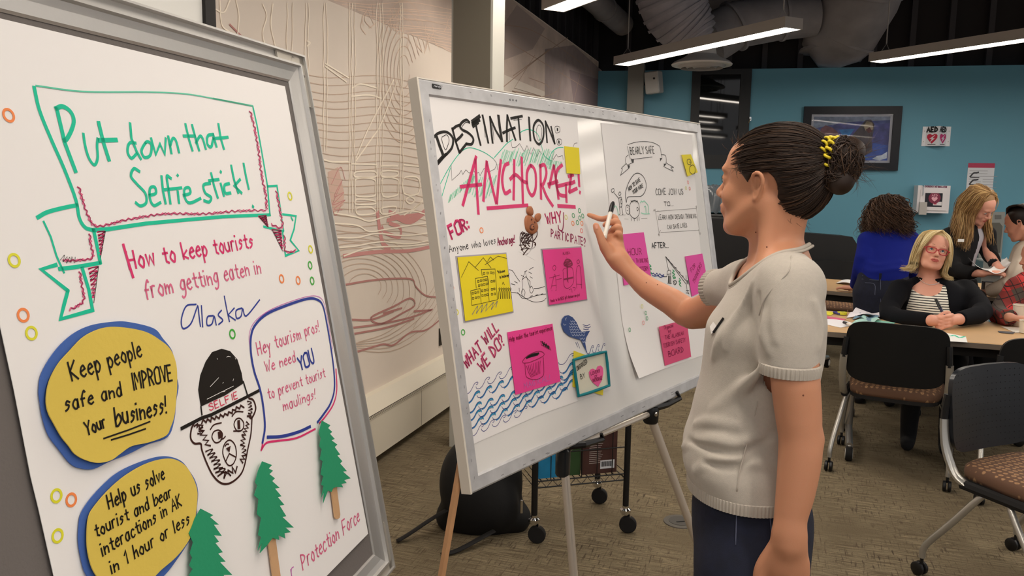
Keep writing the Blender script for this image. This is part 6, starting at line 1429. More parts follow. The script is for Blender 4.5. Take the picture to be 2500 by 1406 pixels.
T = shirt(True); T0 = shirt(False); TI = SDF(); TI.p = [a if i not in (4, 5) else b for i, (a, b) in enumerate(zip(T.p, T0.p))]
def fold(pts, r, dep, k=.012, op='u'):
    P = []
    for x, y in pts:
        p = hit(T0, x, y)
        if p is None: return
        P.append(p+nrm(p-CAM)*dep)
    P = smooth_path(P, 3); n = len(P); rr = [r*(.35+.65*sin(pi*(i+.5)/n)) for i in range(n)]
    T.chain(list(P), rr, k, op); TI.p.append(T.p[-1])
for pts, r, dep in (([(1872, 770), (1868, 815), (1880, 860)], .010, .0065), ([(1985, 740), (2000, 800), (1995, 850)], .008, .005), ([(1840, 690), (1800, 780), (1760, 830), (1745, 870)], .010, .007), ([(1672, 1090), (1740, 1075), (1800, 1085), (1850, 1060)], .011, .007),
        ([(1700, 1150), (1760, 1120), (1820, 1125), (1880, 1140)], .010, .007), ([(1830, 1010), (1850, 1060), (1900, 1085)], .010, .007), ([(1745, 1000), (1800, 960), (1860, 900)], .012, .0095), ([(1700, 1035), (1740, 1030), (1800, 1040)], .009, .006), ([(1905, 690), (1890, 760), (1895, 830)], .006, .004), ([(1830, 745), (1790, 800), (1775, 850)], .008, .006)):
    fold(pts, r, dep)
for pts, r, dep in (([(1680, 1075), (1740, 1098), (1800, 1105), (1860, 1085), (1890, 1050)], .005, -.002), ([(1720, 1130), (1790, 1140), (1850, 1110)], .004, -.002), ([(1850, 720), (1852, 770), (1856, 800)], .004, -.001)):
    fold(pts, r, dep, .012, 's')
nf = pd(1797, 702, 1.64); nb_ = pd(1970, 600, 1.57); nc = (nf+nb_)/2; ax1 = nrm(nf-nb_); nn_ = nrm(V(0,0,1)-ax1*ax1[2]); side = np.cross(nn_, ax1)
ra = np.linalg.norm(nf-nb_)/2*1.05; rb = .092
hemz = shirt_secs[-1][0]
def shirt_disp(v, q):
    n = vnormals(v, q); w_ = (np.sin(v[:,2]*55+v[:,0]*22+np.sin(v[:,0]*31)*1.5)*.5+np.sin(v[:,2]*23-v[:,0]*37+1)*.5)
    return v+n*(w_*.0010)[:,None]
M_knit = mat('grey_knit', 'b9b1a6', .92, bump=.35, bscale=900, var=.035, vscale=160, sheen=.2, spec=.15)
M_knit2 = mat('grey_rib', 'b6aea3', .92, bump=.25, bscale=900, spec=.15)
def sh(P, lo=None, hi=None):
    d = np.full(P.shape[:-1], 1.0); e2 = d
    def mixd(d, e, k, op):
        if op == 'u': t = np.clip(.5+.5*(d-e)/k, 0, 1); return d*(1-t)+e*t-k*t*(1-t)
        t = np.clip(.5-.5*(d+e)/k, 0, 1); return d*(1-t)-e*t+k*t*(1-t)
    for a, b in zip(T.p, TI.p):
        if lo is not None and (np.any(a[1]-a[3]-.03 > hi) or np.any(a[2]+a[3]+.03 < lo)): continue
        va = a[0](P); vb = va if a[0] is b[0] else b[0](P); same = d is e2 and va is vb
        d = mixd(d, va, a[3], a[4]); e2 = d if same else mixd(e2, vb, b[3], b[4])
    d = np.maximum(d, -(e2+.0055))
    q = P-nc; nk = (np.sqrt((q@ax1/ra)**2+(q@side/rb)**2)-1)*rb; d = np.maximum(d, np.where(q@nn_ > -.03, -nk, -9))
    return np.maximum(d, hemz+.010-P[...,2])
tshirt = sculpt('knit_top', T, .0031, M_knit, wm, 2, disp=shirt_disp, fn=sh)
# ribbed bands: real ribs round sleeve, hem; rolled collar
def rib_band(name, ring, nrib, h, axis, amp, par):
    """ring(t) -> point on the rim and outward direction"""
    n = nrib*4; vs = []; 
    for j, (z, o) in enumerate(((.006, -.001), (.004, .001), (0, .0016), (-h*.5, .0016), (-h, .001), (-h-.0008, -.003))):
        for i in range(n):
            p, d = ring(2*pi*i/n); vs.append(p+axis*(-z)*1.0+d*(o+(amp*(.5+.5*cos(2*pi*i/4))) if j in (1,2,3,4) else p*0+d*o)) if False else vs.append(p-axis*z+d*(o+(amp*(1 if i % 4 in (0, 1) else 0) if 0 < j < 5 else 0)))
    fs = [(j*n+i, j*n+(i+1) % n, (j+1)*n+(i+1) % n, (j+1)*n+i) for j in range(5) for i in range(n)]
    return mesh_obj(name, vs, fs, M_knit2, par, 30)
def circ(c, axis, r):
    a = nrm(np.cross(axis, V(.3, .9, .1))); b = np.cross(axis, a); return lambda t: (c+(a*cos(t)+b*sin(t))*r, a*cos(t)+b*sin(t))
def probe_ring(c, axis, maxr=.3):
    axis = nrm(axis); a = nrm(np.cross(axis, V(.3, .9, .1))); b = np.cross(axis, a)
    def f(t):
        d = a*cos(t)+b*sin(t); r = maxr
        rr = np.linspace(.01, maxr, 140); P = c+rr[:,None]*d; s_ = T.ev(P); i = np.argmax(s_ > 0); r = rr[i]-(rr[1]-rr[0])*(s_[i]/(s_[i]-s_[i-1]+1e-9)) if i > 0 else maxr
        return c+d*r, d
    return f
rib_band('sleeve_cuff', circ(cuffN, dnS, .0502), 46, .014, dnS, .0014, wm)
rib_band('sleeve_cuff', circ(cuffF, dF, .0425), 36, .014, dF, .0014, wm)
hc = V(shirt_secs[-1][1], shirt_secs[-1][2], hemz+.010); rib_band('hem_band', probe_ring(hc, V(0,0,-1), .3), 150, .017, V(0,0,-1), .0012, wm)
# collar
offs = []; base_ = []
for k in range(72):
    t = 2*pi*k/72; base = nc+ax1*ra*cos(t)+side*rb*sin(t); base_.append(base)
    zz_ = np.linspace(.06, -.06, 100); P = base+zz_[:,None]*nn_; s_ = T0.ev(P); offs.append(zz_[int(np.argmax(s_ < 0))] if (s_ < 0).any() and s_[0] > 0 else 0.)
offs = np.array(offs); offs = np.median([np.roll(offs, j) for j in range(-4, 5)], 0)
for _ in range(8): offs = (np.roll(offs, 1)+2*offs+np.roll(offs, -1))/4
cpts = np.array(base_)+offs[:,None]*nn_
MB().tube([p+nn_*.000 for p in cpts], .0046, 10, closed=True).tube([nc+(p-nc)*1.05-nn_*.006 for p in cpts], .0030, 8, closed=True).build('rolled_collar', M_knit2, wm, True)
# side and shoulder seams
for pts in ([(1799, 1200), (1806, 1150), (1822, 1090), (1838, 1030), (1850, 980)], [(1932, 625), (1926, 660), (1900, 690), (1866, 730), (1853, 770)]):
    P = [hit(T0, *p) for p in pts]
    if all(p is not None for p in P): MB().tube([p-nrm(p-CAM)*.0006 for p in smooth_path(P, 4)], .0013, 6).build('seam', M_knit2, wm, True)
# name sticker and clipped pen on the chest
P = [hit(T, x, y) for x, y in ((1733, 797), (1741, 785), (1749, 795), (1741, 812), (1736, 815))]
if all(p is not None for p in P): MB().slab([p+nrm(CAM-p)*.003 for p in P], nrm(CAM-P[0]), .0012).build('name_sticker', mat('sticker_white', 'e8e6e2', .5), wm)
P = [hit(T, x, y) for x, y in ((1741, 812), (1766, 776))]
if all(p is not None for p in P): MB().tube([p+nrm(CAM-p)*.006 for p in P], .0022, 8).build('clipped_pen', M_black, wm)
# ---- jeans and shoes
J = SDF()
jc = pd(1838, 1250, 1.6); hips = [sec(1160, 1700, 1962, .140), sec(1200, 1696, 1970, .150), sec(1260, 1692, 1978, .160), sec(1340, 1698, 1972, .164), sec(1400, 1704, 1962, .164)]
J.loft(hips, f0, .03)
lz = hips[-1][0]; g0 = V(-f0[1], f0[0], 0); hc2 = V(jc[0], jc[1], 0)
for s in (-1, 1):
    o_ = g0*s*.088
    J.chain([hc2+o_+V(0,0,lz+.03), hc2+o_+V(0,0,lz-.15)+f0*.01, hc2+o_*1.02+V(0,0,.48)+f0*.02, hc2+o_*1.05+V(0,0,.33)-f0*.01, hc2+o_*1.05+V(0,0,.10)-f0*.02], [.098, .085, .058, .056, .042], .03)
M_denim = mat('dark_denim', '11162a', .85, bump=.3, bscale=900, var=.25, vscale=40)
jeans = sculpt('jeans', J, .0045, M_denim, wm, 2)
for pts in ([(1706, 1196), (1740, 1222), (1798, 1240)], [(1800, 1210), (1798, 1260), (1796, 1330)], [(1878, 1246), (1884, 1300), (1893, 1380)], [(1878, 1246), (1896, 1246)]):
    P = [hit(J, *p) for p in pts]
    if all(p is not None for p in P): MB().tube([p for p in smooth_path(P, 4)], .0011, 6).build('stitching', mat('jean_thread', '565c72', .8), jeans, True)
for s in (-1, 1):
    c = hc2+g0*s*.092; Sh = SDF(); Sh.cap(c-f0*.03+V(0,0,.045), c+f0*.13+V(0,0,.035), .036, .032, .02); Sh.cap(c-f0*.03+V(0,0,.045), c-f0*.02+V(0,0,.10), .036, .040, .02); Sh.plane(V(0,0,.004), V(0,0,-1))
    sculpt('shoe', Sh, .006, mat('shoe_black', '15151a', .5), wm, 1)
# ---- marker in her hand (held: a thing of its own)
mk = empty('marker_pen', 'white marker with a black cap held in the woman\'s raised hand', 'pen', tuple(pd(1475, 582, 2.122)))
m0, m1 = pd(1475, 582, 2.124), pd(1497, 493, 2.176)
MB().tube([m0, m0+(m1-m0)*.70], .0062, 14).build('barrel', mat('marker_white', 'e2ddd2', .4), mk, smooth=40)
MB().tube([m0+(m1-m0)*.70, m0+(m1-m0)*.94, m1], [.0070, .0064, .0035], 14).build('cap', M_black, mk, smooth=40)
MB().tube([m0+(m1-m0)*.02, m0+(m1-m0)*.06], .0068, 14).build('end_ring', mat('marker_ring', 'cfcac0', .4), mk, smooth=40)

# ---- hair
M_hair = mat('hair_dark_brown', '2a1c14', .5, spec=.4); M_hair2 = mat('hair_brown_sheen', '4c3626', .45, spec=.5)
CC = V(-.018, 0, .047); RR = V(.1005, .0795, .0810)
HS = SDF(); HS.ell(H(*CC), RR-.0005, .01, 'u', H.M); HS.ell(H(.010, 0, .034), V(.077, .0705, .078), .02, 'u', H.M); HS.ell(H(-.055, 0, .004), V(.052, .055, .058), .03, 'u', H.M)
HB = SDF(); HB.p = list(HS.p)
def hairline(P):
    q = (P-H.o)@H.R; w_ = np.abs(q[...,1])
    g = q[...,0]*.74-q[...,2]*.67-.0190+.016*np.clip((w_-.045)/.03, 0, 1)-.016*np.exp(-((q[...,2]+.0)/.02)**2)*(q[...,0] > 0)*0
    earcut = .030-np.sqrt((q[...,0]+.012)**2+(q[...,2]-.002)**2*.8); earcut = np.where(w_ > .05, earcut, -1)
    return np.maximum(g, earcut)
HS.p.append((hairline, V(-99,-99,-99), V(99,99,99), 0, 'i'))
tie = H(-.100, .0, .066)
HS.p.append((lambda P: (np.sqrt(((P-tie)**2).sum(-1))-.024), tie-.03, tie+.03, .02, 'u'))
hair = sculpt('hair', HS, .003, M_hair, wm, 2)
tl_ = (V(-.108, 0, .068)-CC)/RR; tl_ /= np.linalg.norm(tl_)
cur = []; cur2 = []
for i in range(4200):
    t = rs.uniform(0, 2*pi); 
    # a start on the hairline (plane) or somewhere on the scalp
    u = nrm(V(rs.normal(), rs.normal(), rs.normal())); p = CC+u*RR
    g = float(hairline(H(*p)[None, :])[0])
    if g > -.0005: continue
    if g < -.02 and rs.rand() < .6: continue
    a = math.acos(np.clip(u@tl_, -1, 1))
    if a < .15: continue
    s = np.linspace(0, 1, 15); wob = rs.normal(0, .008); lf = 1.0+rs.uniform(.0, .014)
    c = (np.sin((1-s)*a)[:,None]*u+np.sin(s*a)[:,None]*tl_)/sin(a) if a < 3.1 else None
    if c is None: continue
    c = c*(lf+.012*np.sin(s*pi*rs.choice([1, 2, 3]))[:,None]*rs.uniform(-.6, 1)); c[:,1] += np.sin(s*pi)*wob; c[:,2] -= np.sin(s*pi)*.10*(abs(u[1]) > .4)*(u[2] < .5)
    c /= np.maximum(1, .98/np.linalg.norm(c, axis=1))[:,None]**-1
    W = np.array([H(*(CC+q*RR)) for q in c]); o_ = H(*CC); D_ = W-o_; D_ /= np.linalg.norm(D_, axis=1)[:,None]; lift = rs.uniform(-.0005, .0040)+.0016*np.sin(s*pi*2+rs.uniform(0, 6))*rs.rand()
    for _ in range(2): W = W+D_*(lift-HB.ev(W))[:,None]
    ql = (W-H.o)@H.R
    if np.any((np.abs(ql[:,1]) > .05) & (np.hypot(ql[:,0]+.008, ql[:,2]-.004) < .027)): continue
    (cur2 if rs.rand() < .25 else cur).append(W)
strands('hair_strands', cur, .00115, M_hair, wm); strands('hair_strands', cur2, .0010, M_hair2, wm)
# baby hairs
cur = []
for i in range(70):
    k = rs.randint(3)
    a = [V(.07, rs.uniform(-.03, .05), .085), V(-.06, rs.uniform(-.04, .05), -.055), V(.035, .07, .045)][k]+rs.normal(0, .006, 3); d = nrm([V(.4, .2, .5), V(-.4, 0, -.7), V(.3, .2, -.6)][k]+rs.normal(0, .5, 3))
    L = rs.uniform(.012, .03); cur.append(np.array([H(*(a+d*L*t+V(-.3, 0, .2)*L*t*t)) for t in np.linspace(0, 1, 6)]))
strands('flyaway_hair', cur, .00035, M_hair2, wm)
# bun
bc = V(-.136, .0, .058); br = V(.030, .033, .042)
B_ = SDF(); B_.ell(H(*bc), br*.90, .02, 'u', H.M); B_.ell(H(-.136, .008, .020), V(.024, .026, .024), .02, 'u', H.M); B_.ell(H(-.142, -.01, .080), V(.025, .028, .022), .02, 'u', H.M)
bun = sculpt('hair_bun', B_, .0035, M_hair, wm, 1)
cur = []; cur2 = []
for i in range(700):
    n1 = nrm(rs.normal(0, 1, 3)); a = nrm(np.cross(n1, V(.1, .3, .9))); b = np.cross(n1, a); t0 = rs.uniform(0, 6.28); L = rs.uniform(1.2, 3.6); off = rs.uniform(-.35, .35); k = rs.uniform(.92, 1.12)
    s = np.linspace(0, 1, 14); c = (a*np.cos(t0+s*L)[:,None]+b*np.sin(t0+s*L)[:,None])*sqrt(1-off**2)+n1*off
    low = rs.rand() < .45; ce = V(-.130, .008, .028) if low else bc; re = V(.023, .025, .024) if low else br
    (cur2 if rs.rand() < .35 else cur).append(np.array([H(*(ce+q*re*(k+.05*sin(8*tt)))) for q, tt in zip(c, s)]))
strands('bun_strands', cur, .0013, M_hair, bun); strands('bun_strands', cur2, .0011, M_hair2, bun)
cur = []
for i in range(60):
    d = nrm(V(-.8, rs.uniform(-.6, .6), rs.uniform(-.9, .7))); p = bc+d*br; L = rs.uniform(.015, .04); e = nrm(rs.normal(0, 1, 3)); cur.append(np.array([H(*(p+d*L*t+e*L*.8*t*t)) for t in np.linspace(0, 1, 7)]))
strands('flyaway_hair', cur, .00033, M_hair2, bun)
# coil hair tie
ht = empty('hair_tie', 'yellow coiled hair tie around the woman\'s dark bun', 'hair tie', tuple(H(-.112, 0, .066)))
for k, x_ in enumerate((-.104, -.117)):
    pts = []
    for i in range(230):
        t = 2*pi*i/230; R_ = .0300+.0052*cos(t*15); pts.append(H(x_+.0060*sin(t*15), R_*cos(t)*.98, .066+R_*1.08*sin(t)))
    MB().tube(pts, .0028, 7, closed=True).build('coil', mat('coil_yellow', 'd9c22a', .35), ht, True)
# ================================================================ people at the tables
def arm(S, pts, rad, k=.02): S.chain(pts, rad, k)
def hand(S, w, d, f, out, sc=1, curl=.5, thumb=1):
    """simple five-fingered hand from wrist w: d along, f across, out = palm side"""
    d, f, out = nrm(d), nrm(f), nrm(out)
    def q(a, b, c): return w+(d*a+f*b+out*c)*sc
    S.cap(q(0, 0, 0), q(.07, 0, 0), .024*sc, .034*sc, .01, sq=(out, .55))
    for i, (o, l) in enumerate(((.027, .066), (.009, .075), (-.009, .07), (-.026, .055))):
        S.chain([q(.075, o, 0), q(.078+l*.5, o*1.1, .012*curl), q(.078+l*.8, o*1.1, .035*curl), q(.078+l*.9, o*1.05, .06*curl)], [.0105*sc, .0095*sc, .0088*sc, .0075*sc], .004)
    S.chain([q(.015, thumb*.022, .004), q(.045, thumb*.045, .012), q(.075, thumb*.05, .02)], [.014*sc, .0115*sc, .0095*sc], .006)

# ---- blonde woman in red glasses, seated
p2r = empty('person', 'seated blonde woman in red glasses, black blazer and striped top, hands clasped on the table', 'person', (2.58, 4.95, 0))
D2 = 4.95
Hc = pd(2276, 618, D2-.06)
H2 = Fr(Hc, radians(-104), radians(-6), radians(-11), 1.02)
S = SDF(); head_sdf(S, H2, 1.05, .006); ears(S, H2)
S.chain([H2(-.02, 0, -.04), pd(2268, 668, D2), pd(2266, 700, D2)], [.056, .058, .07], .03)
fz = nrm(V(-.3, -1, 0)); 
def sec2(py, x0, x1, a, d=D2): A = pd(x0, py, d); B = pd(x1, py, d); m_ = (A+B)/2; return (m_[2], m_[0], m_[1], a, np.linalg.norm((A-B)[:2])/2)
tor = [sec2(676, 2240, 2298, .06), sec2(690, 2215, 2330, .085), sec2(710, 2198, 2352, .12), sec2(740, 2195, 2360, .155), sec2(775, 2195, 2362, .16), sec2(830, 2195, 2362, .165), sec2(900, 2190, 2366, .17)]
fz2 = nrm(V(-.47, -.88, 0))
S.loft([(z, x, y, a-.012, b-.012) for z, x, y, a, b in tor], fz2, .03)
hl_ = onz(2300, 779, .785); 
wl = onz(2272, 782, .79); wr = onz(2342, 779, .79)
el = pd(2172, 768, 4.78); er = pd(2398, 760, 4.66)
S.chain([pd(2192, 712, D2), el, wl], [.055, .05, .03], .02); S.chain([pd(2362, 712, D2), er, wr], [.055, .05, .03], .02)
rt = nrm(wr-wl); cam_d = nrm(V(-wl[0], -wl[1], 0)); up_ = V(0,0,1)
hc_ = (wl+wr)/2+cam_d*.02
S.cap(wl, hc_-rt*.02, .027, .034, .015); S.cap(wr, hc_+rt*.025, .027, .034, .015)
for k in range(4):
    z = .030-.019*k
    S.chain([hc_+rt*.045+cam_d*.012+up_*z, hc_+rt*.012+cam_d*.040+up_*(z-.002), hc_-rt*.022+cam_d*.036+up_*(z-.004)], [.0115, .0105, .009], .003)
    S.chain([hc_-rt*.05+cam_d*.008+up_*(z-.010), hc_-rt*.028+cam_d*.036+up_*(z-.012), hc_-rt*.008+cam_d*.030+up_*(z-.012)], [.0115, .0105, .009], .003)
S.chain([hc_-rt*.03+up_*.03+cam_d*.0, hc_+rt*.0+up_*.045+cam_d*.01, hc_+rt*.025+up_*.045+cam_d*.012], [.013, .011, .009], .004)
sculpt('body', S, .0042, [M_skin2, M_lip2], p2r, 1, mi=lips_mi(H2))
eyes(H2, p2r, M_iris, (-.02, .1)); brows(H2, p2r, mat('brow_blonde', '8a6844', .8), .040)
J2 = SDF(); J2.loft(tor, fz2, .03)
J2.cap(pd(2212, 704, D2), pd(2345, 704, D2), .045, k=.04)
J2.cut_chain([pd(2196, 706, D2), el, wl], [.062, .056, .042], wl-nrm(wl-el)*.0, wl-el, .03); J2.cut_chain([pd(2358, 706, D2), er, wr], [.062, .056, .042], wr-nrm(wr-er)*.0, wr-er, .03)
JB = SDF(); JB.p = list(J2.p)
vt = (pd(2226, 690, D2-.1), pd(2312, 690, D2-.1)); vb = (pd(2232, 775, D2-.2), pd(2322, 775, D2-.2))
nL = nrm(np.cross(vb[0]-vt[0]-V(.02,0,0), V(-.47,-.88,0))); nR = nrm(np.cross(vb[1]-vt[1], V(-.47,-.88,0)))
def wedge(P):      # negative inside the opening of the blazer
    tt = np.clip((vt[0][2]-P[...,2])/(vt[0][2]-vb[0][2]), -1, 1.5); sx = fz2; r_ = V(-fz2[1], fz2[0], 0); c = (vt[0]+vt[1])/2
    u = (P-c)@r_; front = (P-c)@fz2
    wl_ = .105+.0*tt; return np.where((front > -.05) & (front < .185) & (P[...,2] > .77), np.abs(u-.005*tt)-(.085+.035*np.clip(tt, 0, 1)), 9.)
J2.p.append((lambda P: -wedge(P), V(-99,-99,-99), V(99,99,99), 0, 'i'))
M_blazer = mat('black_blazer', '0b0c12', .9, bump=.2, bscale=300, spec=.2)
sculpt('blazer', J2, .007, M_blazer, p2r, 2)
def stripes():
    m = bpy.data.materials.new('striped_jersey'); m.use_nodes = True; nt = m.node_tree; b = nt.nodes['Principled BSDF']; N = nt.nodes.new; L = nt.links.new
    g = N('ShaderNodeNewGeometry'); sx = N('ShaderNodeSeparateXYZ'); L(g.outputs['Position'], sx.inputs[0]); mu = N('ShaderNodeMath'); mu.operation = 'MULTIPLY'; mu.inputs[1].default_value = 2*pi/.0145; L(sx.outputs[2], mu.inputs[0])
    s_ = N('ShaderNodeMath'); s_.operation = 'SINE'; L(mu.outputs[0], s_.inputs[0]); r = N('ShaderNodeValToRGB'); r.color_ramp.interpolation = 'CONSTANT'; r.color_ramp.elements[0].color = (*srgb('e9e4d8'), 1); r.color_ramp.elements[1].color = (*srgb('1d1a20'), 1); r.color_ramp.elements[1].position = .45
    L(s_.outputs[0], r.inputs[0]); L(r.outputs[0], b.inputs['Base Color']); b.inputs['Roughness'].default_value = .9; return m
ST = SDF(); ST.loft([(z, x, y, a-.004, b-.006) for z, x, y, a, b in tor[2:]]+[(tor[1][0]-.004, tor[1][1], tor[1][2], tor[1][3]-.004, tor[1][4]-.006)], fz2, .03)
nkc = pd(2270, 688, D2-.12)
ST.p.append((lambda P: .095-np.sqrt(((P-nkc)**2*V(1.0,.3,1.15)).sum(-1)), V(-99,-99,-99), V(99,99,99), 0, 'i'))
sculpt('striped_top', ST, .006, stripes(), p2r, 1)
# necklace
nk = [];
for x, y in ((2240, 672), (2246, 682), (2258, 691), (2272, 695), (2288, 692), (2298, 684), (2304, 674)):
    p = hit(S, x, y, 4); 
    if p is not None: nk.append(p+nrm(CAM-p)*.003)
if len(nk) > 3:
    MB().tube(smooth_path(nk, 4), .0022, 6).build('necklace', mat('silver', 'e4ddd4', .25, metal=.8), p2r)
    MB().lathe([(.007, 0), (.007, .003), (0, .003)], nk[3]-V(0,0,.018), 8, nrm(CAM-nk[3])).build('pendant', MATS['silver'], p2r)
# glasses
M_red_ = mat('red_glasses', 'b32434', .25)
gl = empty('eyeglasses', 'red rectangular eyeglasses worn by the seated blonde woman', 'glasses', tuple(H2(.105, 0, .01)))
for s in (-1, 1):
    pts = [H2(.106-.10*max(0, abs(a)-.03)*0-.012*((a-.005)/.05)**2, s*(.006+a), z) for a, z in ((.0, .021), (.012, .025), (.03, .026), (.046, .025), (.053, .019), (.051, .004), (.044, -.005), (.028, -.007), (.012, -.005), (.003, .004))]
    MB().tube(smooth_path(pts, 3, True), .0024, 8, closed=True).build('rim', M_red_, gl, True)
    MB().tube([H2(.100, s*.060, .020), H2(.085, s*.071, .019), H2(.03, s*.075, .015), H2(-.01, s*.076, .010)], .0022, 8).build('temple', M_red_, gl, True)
MB().tube(smooth_path([H2(.106, -.007, .014), H2(.110, 0, .017), H2(.106, .007, .014)], 3), .0024, 8).build('bridge', M_red_, gl, True)
# hair: bob with flipped ends
def hairset(prefix, H, guides, n, r, m1, m2, par, jit=.004, curl=0, cf=9, cap=(1, 1, 1), capm=None, cut=.04, facecut=True, npt=14, base=True):
    if base:
        C_ = SDF(); C_.ell(H(-.020, 0, .048), np.array([.103, .084, .092])*H.sc*np.array(cap), .01, 'u', H.M)
        def face(P): q = (P-H.o)@H.R/H.sc; return np.maximum(q[...,0]*.80-q[...,2]*.60-cut, -9)
        if facecut: C_.p.append((face, V(-99,-99,-99), V(99,99,99), 0, 'i'))
        sculpt('hair', C_, .006, capm or m1, par, 1)
    gs = [[H(*p) for p in g] for g in guides]
    a = blend_guides(gs, n, jit, npt, curl, cf); k = int(n*.6)
    strands('hair_strands', a[:k], r, m1, par); strands('hair_strands', a[k:], r, m2, par)
M_bl = mat('blonde_hair', 'c4a874', .45, spec=.5); M_bl2 = mat('blonde_hair_light', 'ecdcae', .42, spec=.5)
def bobguides(L=.17, flip=.03):
    G = []
    for az in (52, 66, 84, 105, 130, 160, 190, 220, 250, 275, 294, 308):
        a = radians(az); cx_, sy_ = cos(a), sin(a); top = (.035*cx_+.0, .012, .138); 
        sidev = (-.02+.106*cx_, .092*sy_, .055); low = (-.02+.108*cx_, .100*sy_, -.03); end = (-.015+.112*cx_, .102*sy_, .05-L); fl = (-.015+(.112+flip)*cx_, (.102+flip*1.3)*sy_, .05-L-.01)
        mid = (-.02+.08*cx_, .066*sy_+.004, .115)
        G.append([top, mid, sidev, low, end, fl])
    return G
hairset('b', H2, bobguides(.165, .055), 1500, .0022, M_bl, M_bl2, p2r, .006)
fr_g = [[(.035, .012, .140), (.075, .040, .105), (.088, .062, .06), (.072, .082, .0), (.055, .092, -.06)], [(.035, .012, .140), (.068, .055, .105), (.075, .078, .05), (.062, .090, -.01), (.045, .098, -.09)]]
hairset('b', H2, fr_g, 170, .0020, M_bl2, M_bl, p2r, .004, base=False)
fr_g = [[(.035, .012, .140), (.078, -.030, .108), (.090, -.055, .065), (.070, -.082, .0), (.050, -.095, -.07)], [(.035, .012, .140), (.065, -.05, .108), (.072, -.078, .05), (.060, -.092, -.02), (.04, -.10, -.1)]]
hairset('b', H2, fr_g, 170, .0020, M_bl2, M_bl, p2r, .004, base=False)
# legs under the table
L2 = SDF(); bh = V(tor[-1][1], tor[-1][2], .50)
for s in (-1, 1):
    o = V(-fz2[1], fz2[0], 0)*s*.1; L2.chain([bh+o, bh+o+fz2*.36+V(0,0,-.03), bh+o+fz2*.34+V(0,0,-.42), bh+o+fz2*.46+V(0,0,-.455)], [.09, .065, .045, .035], .02)
L2.cap(bh+V(0,0,.2), bh, .13, .14, .03)
sculpt('trousers', L2, .012, mat('black_trousers', '101116', .9), p2r, 1)
# the pen in her hands
pn = empty('marker_pen', 'dark marker held upright in the seated blonde woman\'s clasped hands', 'pen', tuple(hc_))
q0_ = hc_+cam_d*.045+up_*.02+rt*.0; q1_ = pd(2285, 731, 4.58)
MB().tube([q0_, q0_+(q1_-q0_)*.5], .008, 12).build('barrel', mat('marker_navy', '1c1c38', .4), pn); MB().tube([q0_+(q1_-q0_)*.5, q1_], [.0095, .0085], 12).build('cap', M_black, pn)

# ---- person in the blue sweater, seen from behind
p3 = empty('person', 'person in a royal blue sweater and jeans seen from behind, long curly brown hair', 'person', (2.66, 5.62, 0))
D3 = 5.55; f3 = nrm(V(.42, .9, 0)); l3_ = V(-f3[1], f3[0], 0)
def sec3(py, x0, x1, a, d=D3, off=0): A = pd(x0, py, d); B = pd(x1, py, d); m_ = (A+B)/2+f3*off; return (m_[2], m_[0], m_[1], a, np.linalg.norm((A-B)[:2])/2)
t3 = [sec3(552, 2135, 2200, .06, off=.16), sec3(575, 2112, 2222, .10, off=.13), sec3(600, 2112, 2222, .12, off=.10), sec3(630, 2114, 2218, .125, off=.05), sec3(655, 2105, 2215, .125), sec3(672, 2101, 2212, .13), sec3(684, 2100, 2211, .13)]
H3 = Fr(pd(2168, 530, D3)+f3*.20, atan2(f3[1], f3[0]), radians(24), 0, 1.0)
S = SDF(); head_sdf(S, H3); S.chain([H3(-.03, 0, -.03), V(*t3[0][1:3], t3[0][0])], [.055, .06], .03); S.loft([(z, x, y, a-.02, b-.02) for z, x, y, a, b in t3], f3, .03)
sl, sr = pd(2117, 590, D3)+f3*.1, pd(2220, 588, D3)+f3*.1
hl2 = pd(2088, 697, 5.93); hl2[2] = .775; hr2 = pd(2235, 690, 5.75); hr2[2] = .79
S.chain([sl, pd(2103, 650, 5.62), hl2], [.045, .04, .028], .02); S.chain([sr, pd(2232, 645, 5.62), hr2], [.045, .04, .028], .02)
hand(S, hl2+f3*.0, V(-.6, .8, -.05), V(.8, .6, 0), V(0, 0, -1), 1, .2)
sculpt('body', S, .006, M_skin3, p3, 1)
Sw = SDF(); Sw.loft(t3, f3, .03); Sw.cap(sl, sr, .06, k=.05); Sw.cut_chain([sl, pd(2103, 650, 5.62), hl2], [.060, .055, .04], hl2-nrm(hl2-sl)*.04, hl2-sl, .03); Sw.cut_chain([sr, pd(2232, 645, 5.62), hr2], [.060, .055, .04], hr2-nrm(hr2-sr)*.04, hr2-sr, .03)
B3 = SDF(); B3.p = list(Sw.p)
for pts in ([(2115, 640), (2150, 648), (2200, 640)], [(2110, 660), (2140, 664), (2190, 656), (2212, 660)], [(2125, 610), (2122, 635), (2112, 655)]):
    P = [hit(B3, *p, 4) for p in pts]; P = [p for p in P if p is not None]
    if len(P) > 1: Sw.chain([p-nrm(CAM-p)*.004 for p in P], [.006, .011, .009, .006][:len(P)], .02)
sculpt('sweater', Sw, .008, mat('royal_blue_knit', '14207a', .9, bump=.3, bscale=400, spec=.2), p3, 2)
Jn = SDF(); Jn.loft([sec3(664, 2101, 2211, .12), sec3(690, 2095, 2216, .135), sec3(715, 2092, 2222, .15), sec3(745, 2095, 2222, .15), sec3(775, 2098, 2218, .14)], f3, .03)
c3 = V(*t3[-1][1:3], 0)
for s in (-1, 1): Jn.chain([c3+l3_*s*.085+V(0,0,.78), c3+l3_*s*.09+V(0,0,.48), c3+l3_*s*.10+V(0,0,.09)], [.10, .07, .05], .03)
jn = sculpt('jeans', Jn, .008, M_denim, p3, 1)
